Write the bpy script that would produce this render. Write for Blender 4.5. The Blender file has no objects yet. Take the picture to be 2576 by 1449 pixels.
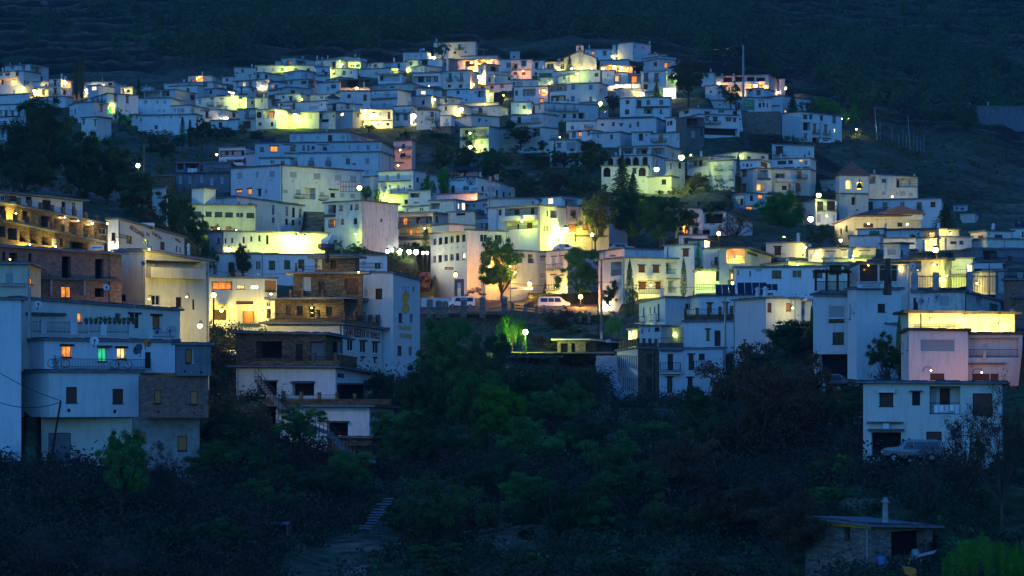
import bpy, math, random
import numpy as np
from mathutils import Vector
random.seed(7); RNG = np.random.default_rng(7)
SC = bpy.context.scene; COL = SC.collection
# ---------------------------------------------------------------- camera, world, exposure
F, CX, HY, DS = 6500., 1288., 1000., 1.354
cam = bpy.data.objects.new('camera', bpy.data.cameras.new('camera')); COL.objects.link(cam)
cam.data.sensor_width = 36; cam.data.lens = 36*F/2576; cam.data.shift_y = (HY-724.5)/2576
cam.rotation_euler = (math.pi/2, 0, 0); cam.data.clip_start = 1; cam.data.clip_end = 6000
SC.camera = cam
SUN_EL, SUN_ROT = -3.0, 195.0
w = bpy.data.worlds.new('World'); SC.world = w; w.use_nodes = True
nt = w.node_tree; bg = nt.nodes['Background']
sky = nt.nodes.new('ShaderNodeTexSky'); sky.sky_type = 'NISHITA'; sky.sun_disc = False
sky.sun_elevation = math.radians(SUN_EL); sky.sun_rotation = math.radians(SUN_ROT)
mx = nt.nodes.new('ShaderNodeMix'); mx.data_type = 'RGBA'; mx.blend_type = 'MULTIPLY'; mx.inputs[0].default_value = 1
mx.inputs[7].default_value = (.13, .56, 1.5, 1)          # blue-hour tint
nt.links.new(sky.outputs[0], mx.inputs[6]); nt.links.new(mx.outputs[2], bg.inputs[0])
bg.inputs[1].default_value = 6.6
sl = bpy.data.lights.new('dusk_glow', 'SUN'); sl.energy = .04; sl.angle = math.radians(60); sl.color = (.3, .55, 1)  # added lamp for directional dusk sky glow; no sun is up
so = bpy.data.objects.new('dusk_glow', sl); COL.objects.link(so); so.rotation_euler = (math.radians(48), 0, math.radians(-15))
vs = SC.view_settings; vs.view_transform = 'Standard'; vs.look = 'None'; vs.gamma = 1; vs.exposure = 0
SC.render.engine = 'CYCLES'; SC.cycles.use_denoising = True; SC.cycles.max_bounces = 4; SC.cycles.diffuse_bounces = 2
SC.cycles.glossy_bounces = 2; SC.cycles.sample_clamp_indirect = 3; SC.cycles.caustics_reflective = False
SC.cycles.use_light_tree = True
# ---------------------------------------------------------------- materials
MAT = {}
def mat(name, c, c2=None, rough=.85, sc=1.2, bump=0., kind='noise', emit=0, ew=None, metal=0, var=.2):
    if name in MAT: return MAT[name]
    m = bpy.data.materials.new(name); m.use_nodes = True; n = m.node_tree.nodes; L = m.node_tree.links
    p = n['Principled BSDF']; p.inputs['Roughness'].default_value = rough; p.inputs['Metallic'].default_value = metal
    p.inputs['Specular IOR Level'].default_value = .25 if rough > .5 else .5
    c = (*c, 1); c2 = (*(c2 or [v*.75 for v in c[:3]]), 1)
    if emit:
        p.inputs['Emission Color'].default_value = c; p.inputs['Emission Strength'].default_value = emit
        p.inputs['Base Color'].default_value = c
        if kind == 'curtain':
            tc = n.new('ShaderNodeTexCoord'); w_ = n.new('ShaderNodeTexNoise'); w_.inputs['Scale'].default_value = 2.2
            r = n.new('ShaderNodeMapRange'); r.inputs[1].default_value = .3; r.inputs[2].default_value = .7
            r.inputs[3].default_value = emit*.35; r.inputs[4].default_value = emit*1.5
            L.new(tc.outputs['Object'], w_.inputs['Vector']); L.new(w_.outputs[0], r.inputs[0]); L.new(r.outputs[0], p.inputs['Emission Strength'])
        MAT[name] = m; return m
    tc = n.new('ShaderNodeTexCoord'); co = tc.outputs['Object']
    if kind in ('plaster', 'noise', 'ground', 'leaf'):
        t = n.new('ShaderNodeTexNoise'); t.inputs['Scale'].default_value = sc; t.inputs['Detail'].default_value = 6; t.inputs['Roughness'].default_value = .65
        L.new(co, t.inputs['Vector']); f = t.outputs[0]
        if kind == 'plaster':     # rain streaks and patchy whitewash
            mp = n.new('ShaderNodeMapping'); mp.inputs['Scale'].default_value = (2.2, 2.2, .22); L.new(co, mp.inputs[0])
            t2 = n.new('ShaderNodeTexNoise'); t2.inputs['Scale'].default_value = 1.3; t2.inputs['Detail'].default_value = 5; L.new(mp.outputs[0], t2.inputs['Vector'])
            mu = n.new('ShaderNodeMath'); mu.operation = 'MULTIPLY'; L.new(f, mu.inputs[0]); L.new(t2.outputs[0], mu.inputs[1]); f = mu.outputs[0]
        r = n.new('ShaderNodeValToRGB'); e = r.color_ramp.elements
        lo, hi = {'plaster': (.1, .27), 'noise': (.35, .65), 'ground': (.38, .62), 'leaf': (.35, .65)}[kind]
        e[0].position = lo; e[1].position = hi; e[0].color = c2; e[1].color = c
    elif kind in ('brick', 'stone'):
        t = n.new('ShaderNodeTexBrick'); t.inputs['Scale'].default_value = 1
        t.inputs['Brick Width'].default_value = .3 if kind == 'brick' else .5; t.inputs['Row Height'].default_value = .1 if kind == 'brick' else .16
        t.inputs['Mortar Size'].default_value = .012; t.inputs['Color1'].default_value = c; t.inputs['Color2'].default_value = c2
        t.inputs['Mortar'].default_value = (.22, .19, .16, 1) if kind == 'brick' else tuple(v*.35 for v in c[:3])+(1,)
        ns = n.new('ShaderNodeTexNoise'); ns.inputs['Scale'].default_value = 3; ns.inputs['Detail'].default_value = 4; L.new(co, ns.inputs['Vector'])
        ad = n.new('ShaderNodeMix'); ad.data_type = 'RGBA'; ad.blend_type = 'MULTIPLY'; ad.inputs[0].default_value = .8
        rr = n.new('ShaderNodeValToRGB'); rr.color_ramp.elements[0].position = .3; rr.color_ramp.elements[0].color = (.45, .45, .45, 1); rr.color_ramp.elements[1].position = .65
        mw = n.new('ShaderNodeMix'); mw.data_type = 'RGBA'; mw.blend_type = 'LINEAR_LIGHT'; mw.inputs[0].default_value = .12 if kind == 'stone' else .02
        L.new(tc.outputs['UV'], mw.inputs[6]); L.new(ns.outputs[1], mw.inputs[7]); L.new(mw.outputs[2], t.inputs['Vector'])
        L.new(ns.outputs[0], rr.inputs[0]); L.new(t.outputs[0], ad.inputs[6]); L.new(rr.outputs[0], ad.inputs[7])
        r = None; col = ad.outputs[2]; f = t.outputs[1]
    elif kind == 'slat':
        t = n.new('ShaderNodeTexWave'); t.bands_direction = 'Z'; t.inputs['Scale'].default_value = 5; t.inputs['Distortion'].default_value = .3
        L.new(co, t.inputs['Vector']); f = t.outputs[1]; r = n.new('ShaderNodeValToRGB'); r.color_ramp.elements[0].color = c2; r.color_ramp.elements[1].color = c
    if r is not None: L.new(f, r.inputs[0]); col = r.outputs[0]
    if kind == 'plaster':
        o2 = n.new('ShaderNodeObjectInfo'); m2 = n.new('ShaderNodeMath'); m2.operation = 'MULTIPLY'; m2.inputs[1].default_value = 7.31; m3 = n.new('ShaderNodeMath'); m3.operation = 'FRACT'
        L.new(o2.outputs['Random'], m2.inputs[0]); L.new(m2.outputs[0], m3.inputs[0]); rp = n.new('ShaderNodeValToRGB'); q = rp.color_ramp.elements; q[0].color = (1, .93, .80, 1); q[1].color = (.86, .94, 1, 1); q.new(.4).color = (1, 1, 1, 1); q.new(.75).color = (.96, 1, .96, 1)
        mz = n.new('ShaderNodeMix'); mz.data_type = 'RGBA'; mz.blend_type = 'MULTIPLY'; mz.inputs[0].default_value = 1; L.new(m3.outputs[0], rp.inputs[0]); L.new(col, mz.inputs[6]); L.new(rp.outputs[0], mz.inputs[7]); col = mz.outputs[2]
    if var:
        oi = n.new('ShaderNodeObjectInfo'); mr = n.new('ShaderNodeMapRange'); mr.inputs[3].default_value = 1-var; mr.inputs[4].default_value = 1+var*.6
        hs = n.new('ShaderNodeHueSaturation'); L.new(oi.outputs['Random'], mr.inputs[0]); L.new(mr.outputs[0], hs.inputs['Value']); L.new(col, hs.inputs['Color']); col = hs.outputs[0]
    L.new(col, p.inputs['Base Color'])
    if kind == 'leaf':
        g = n.new('ShaderNodeBsdfTranslucent'); a = n.new('ShaderNodeMixShader'); a.inputs[0].default_value = .3
        L.new(col, g.inputs[0]); L.new(p.outputs[0], a.inputs[1]); L.new(g.outputs[0], a.inputs[2]); L.new(a.outputs[0], n['Material Output'].inputs[0])
    if bump:
        b = n.new('ShaderNodeBump'); b.inputs['Strength'].default_value = bump; b.inputs['Distance'].default_value = .15
        L.new(f, b.inputs['Height']); L.new(b.outputs[0], p.inputs['Normal'])
    MAT[name] = m; return m
mat('whitewash', (.68, .67, .65), (.54, .54, .53), kind='plaster', sc=.7, bump=.15)
mat('old_whitewash', (.62, .61, .59), (.36, .35, .34), kind='plaster', sc=1.6, bump=.3)
mat('pink_plaster', (.82, .60, .52), (.66, .47, .42), kind='plaster', sc=.7, bump=.15)
mat('cream_plaster', (.68, .62, .48), (.50, .45, .35), kind='plaster', sc=.7, bump=.15)
mat('cement_render', (.17, .18, .20), (.09, .10, .11), kind='plaster', sc=1.1, bump=.3)
mat('dry_stone', (.27, .18, .10), (.12, .08, .045), kind='stone', bump=.5)
mat('rubble_stone', (.30, .25, .20), (.15, .12, .10), kind='stone', bump=.6)
mat('red_brick', (.44, .20, .13), (.26, .11, .08), kind='brick', bump=.2)
mat('launa_roof', (.24, .25, .27), (.12, .125, .14), sc=2.5, bump=.4)
mat('slate_edge', (.13, .13, .14), (.05, .05, .06), sc=3, bump=.5)
mat('terracotta', (.15, .085, .07), (.08, .05, .045), sc=3, bump=.3)
mat('glass_dark', (.015, .02, .025), (.01, .012, .015), rough=.12, sc=.5)
mat('wood_brown', (.11, .05, .025), (.05, .024, .014), sc=2, rough=.7)
mat('wood_dark', (.04, .024, .016), (.02, .014, .01), sc=2, rough=.7)
mat('shutter_tan', (.55, .21, .07), (.40, .15, .05), kind='slat')
mat('blind_pale', (.42, .42, .40), (.32, .32, .31), kind='slat')
mat('blind_brown', (.17, .065, .045), (.10, .04, .03), kind='slat')
mat('paint_blue', (.05, .16, .42), (.04, .12, .3), rough=.5)
mat('paint_green', (.02, .22, .09), (.015, .15, .06), rough=.5)
mat('paint_white', (.75, .75, .75), (.6, .6, .6), rough=.5)
mat('paint_yellow', (.62, .42, .03), (.5, .32, .03), rough=.6)
mat('paint_red', (.55, .05, .02), (.4, .04, .02), rough=.5)
mat('paint_orange', (.75, .24, .03), (.6, .18, .03), rough=.5)
mat('paint_gold', (.70, .52, .10), (.5, .36, .08), rough=.6)
mat('paint_maroon', (.30, .03, .04), (.2, .02, .03), rough=.6)
mat('navy_paint', (.02, .03, .09), (.015, .02, .06), rough=.5); mat('grey_door', (.17, .20, .22), (.12, .14, .16), rough=.6)
mat('iron', (.03, .03, .035), (.02, .02, .02), rough=.5, metal=.6)
mat('galvanised', (.32, .34, .36), (.22, .24, .25), rough=.45, metal=.4)
mat('concrete', (.38, .37, .35), (.22, .21, .20), sc=1.5, bump=.3)
mat('solar_glass', (.015, .025, .05), (.01, .016, .035), rough=.12, kind='slat')
mat('cloth_white', (.8, .8, .8), (.7, .7, .72)); mat('cloth_blue', (.03, .08, .4), (.02, .05, .3))
mat('rubber', (.015, .015, .015)); mat('black_void', (.006, .006, .006))  # black_void paints the unlit depth of open holes and vents
mat('lit_warm', (1., .62, .20), emit=1.5, kind='curtain'); mat('lit_orange', (1., .30, .05), emit=1.1, kind='curtain')
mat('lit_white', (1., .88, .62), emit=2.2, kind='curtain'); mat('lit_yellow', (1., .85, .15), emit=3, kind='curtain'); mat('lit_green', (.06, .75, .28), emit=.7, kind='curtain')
mat('lamp_yellow', (1, .93, .35), emit=22); mat('lamp_orange', (1, .55, .15), emit=22); mat('lamp_white', (1, .93, .75), emit=22)
mat('lamp_green', (.9, 1., .3), emit=22)
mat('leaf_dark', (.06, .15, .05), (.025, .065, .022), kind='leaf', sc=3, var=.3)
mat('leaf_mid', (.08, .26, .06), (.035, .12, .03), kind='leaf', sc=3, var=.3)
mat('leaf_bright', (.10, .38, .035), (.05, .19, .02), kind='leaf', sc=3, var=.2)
mat('leaf_scrub', (.045, .08, .04), (.018, .03, .018), kind='leaf', sc=.35, var=.3); mat('leaf_brown', (.11, .075, .05), (.03, .025, .02), kind='leaf', sc=.35, var=.3)
mat('leaf_olive', (.13, .15, .045), (.06, .07, .025), kind='leaf', sc=3, var=.3)
mat('leaf_rust', (.16, .095, .045), (.075, .05, .028), kind='leaf', sc=3, var=.3)
mat('leaf_bare', (.15, .10, .08), (.08, .06, .05), kind='leaf', sc=3, var=.3)
mat('bark', (.10, .075, .055), (.05, .035, .028), sc=4, bump=.4)
mat('bark_pale', (.26, .22, .18), (.14, .11, .09), sc=4, bump=.4)
mat('asphalt', (.09, .085, .08), (.06, .056, .052), sc=2); mat('dirt_track', (.26, .21, .18), (.08, .09, .05), sc=.9); mat('silver_paint', (.13, .15, .17), (.10, .12, .14), rough=.25, metal=.5)
mat('rock', (.24, .20, .17), (.12, .10, .09), sc=1.5, bump=.5)
mat('grass', (.05, .085, .02), (.03, .05, .015), kind='leaf', sc=.5, var=.1)

# ---------------------------------------------------------------- mesh helpers
class MB:
    def __init__(s): s.v = []; s.f = []; s.m = []; s.uv = []
    def q(s, pts, m=0, uv=None):
        i = len(s.v); s.v += [tuple(p) for p in pts]; s.f.append(tuple(range(i, i+len(pts)))); s.m.append(m)
        s.uv += uv if uv else [(p[0]+p[1], p[2]) for p in pts]
    def hexa(s, P, m=0):      # P: 4 bottom, 4 top (ccw from above)
        b = P[:4]; t = P[4:]
        s.q(t, m); s.q(b[::-1], m)
        for i in range(4): j = (i+1) % 4; s.q([b[i], b[j], t[j], t[i]], m)
    def box(s, x0, x1, y0, y1, z0, z1, m=0):
        s.hexa([(x0, y0, z0), (x1, y0, z0), (x1, y1, z0), (x0, y1, z0), (x0, y0, z1), (x1, y0, z1), (x1, y1, z1), (x0, y1, z1)], m)
    def tube(s, pts, r, n=6, m=0, cap=True):
        rings = []
        for k, p in enumerate(pts):
            p = Vector(p); a = Vector(pts[max(k-1, 0)]); b = Vector(pts[min(k+1, len(pts)-1)]); d = (b-a).normalized()
            x = d.cross(Vector((0, 0, 1)) if abs(d.z) < .9 else Vector((1, 0, 0))).normalized(); y = d.cross(x)
            rr = r[k] if isinstance(r, (list, tuple)) else r
            rings.append([p+(x*math.cos(6.2832*i/n)+y*math.sin(6.2832*i/n))*rr for i in range(n)])
        for A, B in zip(rings, rings[1:]):
            for i in range(n): j = (i+1) % n; s.q([A[i], A[j], B[j], B[i]], m)
        if cap: s.q(rings[0][::-1], m); s.q(rings[-1], m)
    def lathe(s, c, prof, n=12, m=0):
        for (r0, z0), (r1, z1) in zip(prof, prof[1:]):
            for i in range(n):
                a, b = 6.2832*i/n, 6.2832*(i+1)/n
                s.q([(c[0]+r0*math.cos(a), c[1]+r0*math.sin(a), c[2]+z0), (c[0]+r0*math.cos(b), c[1]+r0*math.sin(b), c[2]+z0),
                     (c[0]+r1*math.cos(b), c[1]+r1*math.sin(b), c[2]+z1), (c[0]+r1*math.cos(a), c[1]+r1*math.sin(a), c[2]+z1)], m)
    def build(s, name, mats, parent=None, loc=None):
        if not s.v: return None
        me = bpy.data.meshes.new(name); me.from_pydata(s.v, [], s.f)
        for k in (mats if isinstance(mats, (list, tuple)) else [mats]): me.materials.append(MAT[k])
        me.polygons.foreach_set('material_index', s.m)
        ul = me.uv_layers.new(name='UVMap'); li = np.zeros(len(me.loops), 'i'); me.loops.foreach_get('vertex_index', li)
        ul.data.foreach_set('uv', np.array(s.uv, 'f')[li].ravel())
        o = bpy.data.objects.new(name, me); COL.objects.link(o)
        if parent: o.parent = parent
        if loc is not None: o.location = loc
        return o
LABELS = {}
def tag(o, label, cat, group=None, kind=None):
    if label:
        label = ' '.join(label.split()); n = len(label.split())
        if not 4 <= n <= 16: print('LABELLEN', n, label)
        if label in LABELS: print('DUPLABEL', label)
        LABELS[label] = 1; o['label'] = label
    if cat: o['category'] = cat
    if group: o['group'] = group
    if kind: o['kind'] = kind
    return o
def empty(name, loc, label, cat, group=None):
    o = bpy.data.objects.new(name, None); COL.objects.link(o); o.location = loc; o.empty_display_size = .5
    return tag(o, label, cat, group)
def npmesh(name, V, faces_n, mname):
    """V: (n*k,3) verts, faces of k verts each"""
    k = faces_n; n = len(V)//k
    me = bpy.data.meshes.new(name); me.vertices.add(len(V)); me.vertices.foreach_set('co', V.astype('f').ravel())
    me.loops.add(len(V)); me.loops.foreach_set('vertex_index', np.arange(len(V), dtype='i'))
    me.polygons.add(n); me.polygons.foreach_set('loop_start', np.arange(0, len(V), k, dtype='i'))
    me.update(calc_edges=True); me.materials.append(MAT[mname]); return me

# ---------------------------------------------------------------- terrain
# ground height as profiles (angular column px -> [(row px, distance)])
TCOL = {
 -700: [(1449,120),(1200,150),(900,200),(640,270),(500,300),(350,430),(240,500),(190,540),(0,720),(-700,1500)],
 80: [(1449,118),(1270,135),(1190,146),(1000,160),(740,176),(650,205),(560,260),(480,300),(350,430),(240,500),(190,540),(0,720),(-700,1500)],
 330: [(1449,120),(1290,135),(1215,148),(1000,168),(740,192),(640,235),(560,275),(480,315),(380,400),(330,430),(240,490),(190,530),(0,715),(-700,1500)],
 580: [(1449,122),(1350,138),(1200,158),(1000,188),(925,212),(850,235),(810,252),(700,285),(600,312),(500,340),(420,380),(325,440),(250,490),(180,530),(0,710),(-700,1500)],
 850: [(1449,130),(1330,150),(1220,168),(1120,182),(1000,203),(940,222),(800,240),(720,275),(640,300),(520,335),(440,370),(330,440),(230,500),(160,545),(0,710),(-700,1500)],
 1050: [(1449,128),(1300,155),(1150,178),(980,215),(850,268),(790,297),(765,308),(735,314),(650,322),(600,338),(500,375),(420,410),(325,455),(230,505),(150,555),(0,715),(-700,1500)],
 1320: [(1449,126),(1300,150),(1100,188),(1000,218),(893,259),(885,270),(806,287),(790,296),(772,302),(755,325),(735,335),(620,350),(500,385),(400,430),(300,480),(230,515),(140,565),(0,720),(-700,1500)],
 1560: [(1449,126),(1300,150),(1150,175),(1010,218),(897,258),(886,270),(812,287),(792,296),(760,308),(740,330),(620,350),(500,385),(400,430),(300,475),(230,515),(130,575),(0,740),(-700,1500)],
 1760: [(1449,126),(1300,150),(1150,178),(1015,234),(800,255),(740,290),(640,325),(540,365),(450,400),(350,440),(250,500),(150,580),(0,760),(-700,1500)],
 2000: [(1449,124),(1300,142),(1150,162),(1000,196),(850,225),(760,245),(690,285),(620,330),(520,400),(430,440),(350,500),(230,600),(0,820),(-700,1500)],
 2160: [(1449,120),(1300,134),(1180,148),(975,200),(800,222),(740,240),(640,300),(560,380),(480,430),(350,505),(200,640),(0,860),(-700,1500)],
 2380: [(1449,118),(1330,132),(1160,146),(1000,160),(850,180),(750,205),(640,290),(560,380),(470,450),(350,540),(200,660),(0,880),(-700,1500)],
 2600: [(1449,118),(1330,132),(1160,146),(1000,160),(850,180),(750,205),(640,290),(560,390),(470,480),(350,570),(200,680),(0,890),(-700,1500)],
 3300: [(1449,118),(1200,150),(900,200),(640,300),(500,450),(350,570),(200,680),(0,890),(-700,1500)]}
_px = np.array(sorted(TCOL), float); _D = np.concatenate([np.linspace(60, 700, 640), np.linspace(701, 1500, 300)])*DS
_T = []
for p in sorted(TCOL):
    a = sorted((d*DS, (HY-y)/F*d*DS) for y, d in TCOL[p]); d0, z0 = a[0]; d1, z1 = a[1]
    a = [(60*DS, z0-(d0-60*DS)*.12)] + a
    _T.append(np.interp(_D, [q[0] for q in a], [q[1] for q in a]))
_T = np.array(_T)
_K = np.exp(-np.linspace(-2, 2, 9)**2); _K /= _K.sum()
for i in range(len(_T)): _T[i] = np.convolve(np.pad(_T[i], 4, mode='edge'), _K, 'valid')
def H0(X, Y):
    X = np.asarray(X, float); Y = np.asarray(Y, float); px = CX+X/np.maximum(Y, 1)*F
    i = np.clip(np.searchsorted(_px, px)-1, 0, len(_px)-2); t = np.clip((px-_px[i])/(_px[i+1]-_px[i]), 0, 1); t = t*t*(3-2*t)
    j = np.clip(np.searchsorted(_D, Y)-1, 0, len(_D)-2); s = np.clip((Y-_D[j])/(_D[j+1]-_D[j]), 0, 1)
    a = _T[i, j]*(1-s)+_T[i, j+1]*s; b = _T[i+1, j]*(1-s)+_T[i+1, j+1]*s
    return a*(1-t)+b*t
_march = np.arange(150, 1900, .5)
def findD(x, y, d0=150):
    z = (HY-y)/F*_march; h = H0((x-CX)/F*_march, _march); k = np.where((h >= z) & (_march > d0))[0]
    return float(_march[k[0]]) if len(k) else 900.
def P3(x, y, D): return Vector(((x-CX)/F*D, D, (HY-y)/F*D))
# ---------------------------------------------------------------- buildings
FACADES = []; SITES = []; LOS = []; FOOT = []; BLD = {}
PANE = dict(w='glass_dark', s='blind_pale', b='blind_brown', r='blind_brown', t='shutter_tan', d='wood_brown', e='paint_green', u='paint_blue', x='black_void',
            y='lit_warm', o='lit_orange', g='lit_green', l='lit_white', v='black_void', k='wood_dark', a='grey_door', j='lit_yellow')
WALLM = dict(W='whitewash', O='old_whitewash', P='pink_plaster', Y='cream_plaster', G='cement_render', S='dry_stone', B='red_brick', U='rubble_stone', C='concrete')
class Fac:
    """a wall plane: P0 left end, u to the right, n towards the viewer; coordinates relative to the building's base"""
    def __init__(s, P0, P1, z0, zl, zr):
        s.P0, s.P1 = Vector(P0[:2]), Vector(P1[:2]); d = s.P1-s.P0; s.L = d.length; s.u = d/s.L; s.n = Vector((s.u.y, -s.u.x)); s.z0, s.zl, s.zr = z0, zl, zr
    def hit(s, x, y=None, off=0):
        t = (x-CX)/F; P = s.P0+s.n*off; den = s.u.x-t*s.u.y
        a = (t*P.y-P.x)/den; Y = P.y+a*s.u.y
        return (a, Y, (HY-y)/F*Y if y is not None else 0)
    def pt(s, a, z, o=0):
        p = s.P0+s.u*a+s.n*o; return Vector((p.x, p.y, z))
    def ztop(s, a): return s.zl+(s.zr-s.zl)*a/s.L
    def shift(s, o):
        g = Fac(s.P0+s.n*o, s.P1+s.n*o, s.z0, s.zl, s.zr); return g
def fbox(mb, f, B, a0, a1, z0, z1, o0, o1, m=0):      # box in wall coordinates, B = base offset; o1 towards the viewer
    c = [(a0, o1), (a1, o1), (a1, o0), (a0, o0)]
    mb.hexa([f.pt(a, z0, o)-B for a, o in c]+[f.pt(a, z1, o)-B for a, o in c], m)
def wall_face(mb, f, B, holes):
    S = sorted({0, f.L, *[h[0] for h in holes], *[h[1] for h in holes]}); zt = max(f.zl, f.zr)
    Z = sorted({f.z0, *[h[2] for h in holes], *[h[3] for h in holes], zt})
    for a, b in zip(S, S[1:]):
        if b-a < 1e-4: continue
        for c, d in zip(Z, Z[1:]):
            if d-c < 1e-4: continue
            am, zm = (a+b)/2, (c+d)/2
            if any(h[0] < am < h[1] and h[2] < zm < h[3] for h in holes): continue
            P, Q = [(a, c), (b, c), (b, d), (a, d)], []
            for (s1, z1), (s2, z2) in zip(P, P[1:]+P[:1]):        # cut the cell by the roof line
                e1, e2 = f.ztop(s1)-z1, f.ztop(s2)-z2
                if e1 >= -1e-6: Q.append((s1, z1))
                if (e1 > 1e-6 and e2 < -1e-6) or (e1 < -1e-6 and e2 > 1e-6): t = e1/(e1-e2); Q.append((s1+(s2-s1)*t, z1+(z2-z1)*t))
            if len(Q) > 2: mb.q([f.pt(*q)-B for q in Q], 0, Q)
    for h in holes:
        a, b, c, d, r, arch = h
        P = [f.pt(a, c)-B, f.pt(b, c)-B, f.pt(b, d)-B, f.pt(a, d)-B]; Q = [f.pt(a, c, -r)-B, f.pt(b, c, -r)-B, f.pt(b, d, -r)-B, f.pt(a, d, -r)-B]
        for i in range(4): j = (i+1) % 4; mb.q([P[j], P[i], Q[i], Q[j]])
        mb.q(Q, 0, [(a, c), (b, c), (b, d), (a, d)])
        if arch:
            R = (b-a)/2; zc = d-min(R, d-c); N = 8
            pts = [(a+R-R*math.cos(math.pi*k/N), zc+(d-zc)*math.sin(math.pi*k/N)) for k in range(N+1)]
            for (a1, z1), (a2, z2) in zip(pts, pts[1:]):
                mb.q([f.pt(a1, z1)-B, f.pt(a2, z2)-B, f.pt(a2, d)-B, f.pt(a1, d)-B], 0, [(a1, z1), (a2, z2), (a2, d), (a1, d)])
                mb.q([f.pt(a2, z2)-B, f.pt(a1, z1)-B, f.pt(a1, z1, -r)-B, f.pt(a2, z2, -r)-B])
def opening(f, B, root, k, a0, a1, z0, z1, rec, near, flat=False):
    """window / door / vent set in the recess (or on the back wall of a loggia when flat)"""
    low = k.lower() if k in 'WSTDYOK' else k; lint = k in 'WSTDYOKr'; pane = PANE[low]
    w, h = a1-a0, z1-z0; o = -rec+.02 if not flat else .02; t = .05 if w > .5 else .03; t *= 1 if near else 1.3
    if low == 'v':
        m = MB(); fbox(m, f, B, a0, a1, z0, z1, o-.01, o+.02); m.build('vent', pane, root); return
    door = (low in 'dekx' and h > w*1.3); nm = 'door' if door and low != 'x' else 'window'  # dark panels that paint recess shade also take these names
    fr = MB(); pn = MB() if near else fr; pm = 0 if near else 1
    fbox(pn, f, B, a0+.001, a1-.001, z0+.001, z1-.001, o-.015, o+.02, pm)
    if low not in 'x':
        for (p, q, r, s_) in ((a0, a0+t, z0, z1), (a1-t, a1, z0, z1), (a0+t, a1-t, z1-t, z1), (a0+t, a1-t, z0, z0+t)): fbox(fr, f, B, p+.002, q-.002, r+.002, s_-.002, o, o+.06)
        if low in 'wyogl' and w > .5:
            n = max(1, round(w/.75))
            for i in range(1, n+ (1 if n == 1 else 0)):
                c = a0+w*i/(n if n > 1 else 2); fbox(fr, f, B, c-t*.45, c+t*.45, z0+t, z1-t, o+.003, o+.055)
            if h > 1.5: fbox(fr, f, B, a0+t, a1-t, z1-h*.28, z1-h*.28+t*.8, o+.003, o+.05)
        if not flat and not door: fbox(fr, f, B, a0-.06, a1+.06, z0-.07, z0-.003, -.05, .08, 0)
    else: fbox(fr, f, B, a0, a0+.03, z0, z1, o, o+.03)
    if lint:
        L = MB() if near else fr; mi = 0 if near else 2
        fbox(L, f, B, a0-.22, a1+.22, z1+.003, z1+.17, -.1 if not flat else 0, .09, mi)
    frm = 'paint_white' if low in 's' or (low in 'wl' and random.random() < .35) else 'wood_dark'
    if near:
        q = fr.build(nm, frm, root); pn.build('pane' if nm == 'window' else 'door_leaf', pane, q)
        if lint: L.build('lintel', 'wood_dark', q)
    else: fr.build(nm, [frm, pane, 'wood_dark'], root)
def railing(name, f, B, root, a0, a1, z0, z1, o, near, side=True, m='iron'):
    r = MB(); t = .02 if near else .03; st = .14 if near else .3
    paths = [((a0, o), (a1, o))] + ([((a0, .02), (a0, o)), ((a1, o), (a1, .02))] if side else [])
    for (a, p), (b, q) in paths:
        n = max(1, int(math.hypot(b-a, q-p)/st))
        for z in (z0+.08, z1-.02): r.tube([f.pt(a, z, p)-B, f.pt(b, z, q)-B], t, 4)
        for i in range(n+1):
            s = i/n; x, y = a+(b-a)*s, p+(q-p)*s; r.tube([f.pt(x, z0, y)-B, f.pt(x, z1, y)-B], t*.7, 4, cap=False)
    return r.build(name, m, root)
def expand(t, tx, ty):
    out = []
    for tok in t.split():
        p = tok.split(','); k = p[0]; v = [float(q) for q in p[1:]]; n = 1
        if '*' in k: k, n = k.split('*'); n = int(n)
        dx, dy = (v[4] if len(v) > 4 else 0), (v[5] if len(v) > 5 else 0)
        for i in range(n): out.append((k, tx+(v[0]+dx*i)/4, ty+(v[1]+dy*i)/4, v[2]/4, v[3]/4))
    return out
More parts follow.
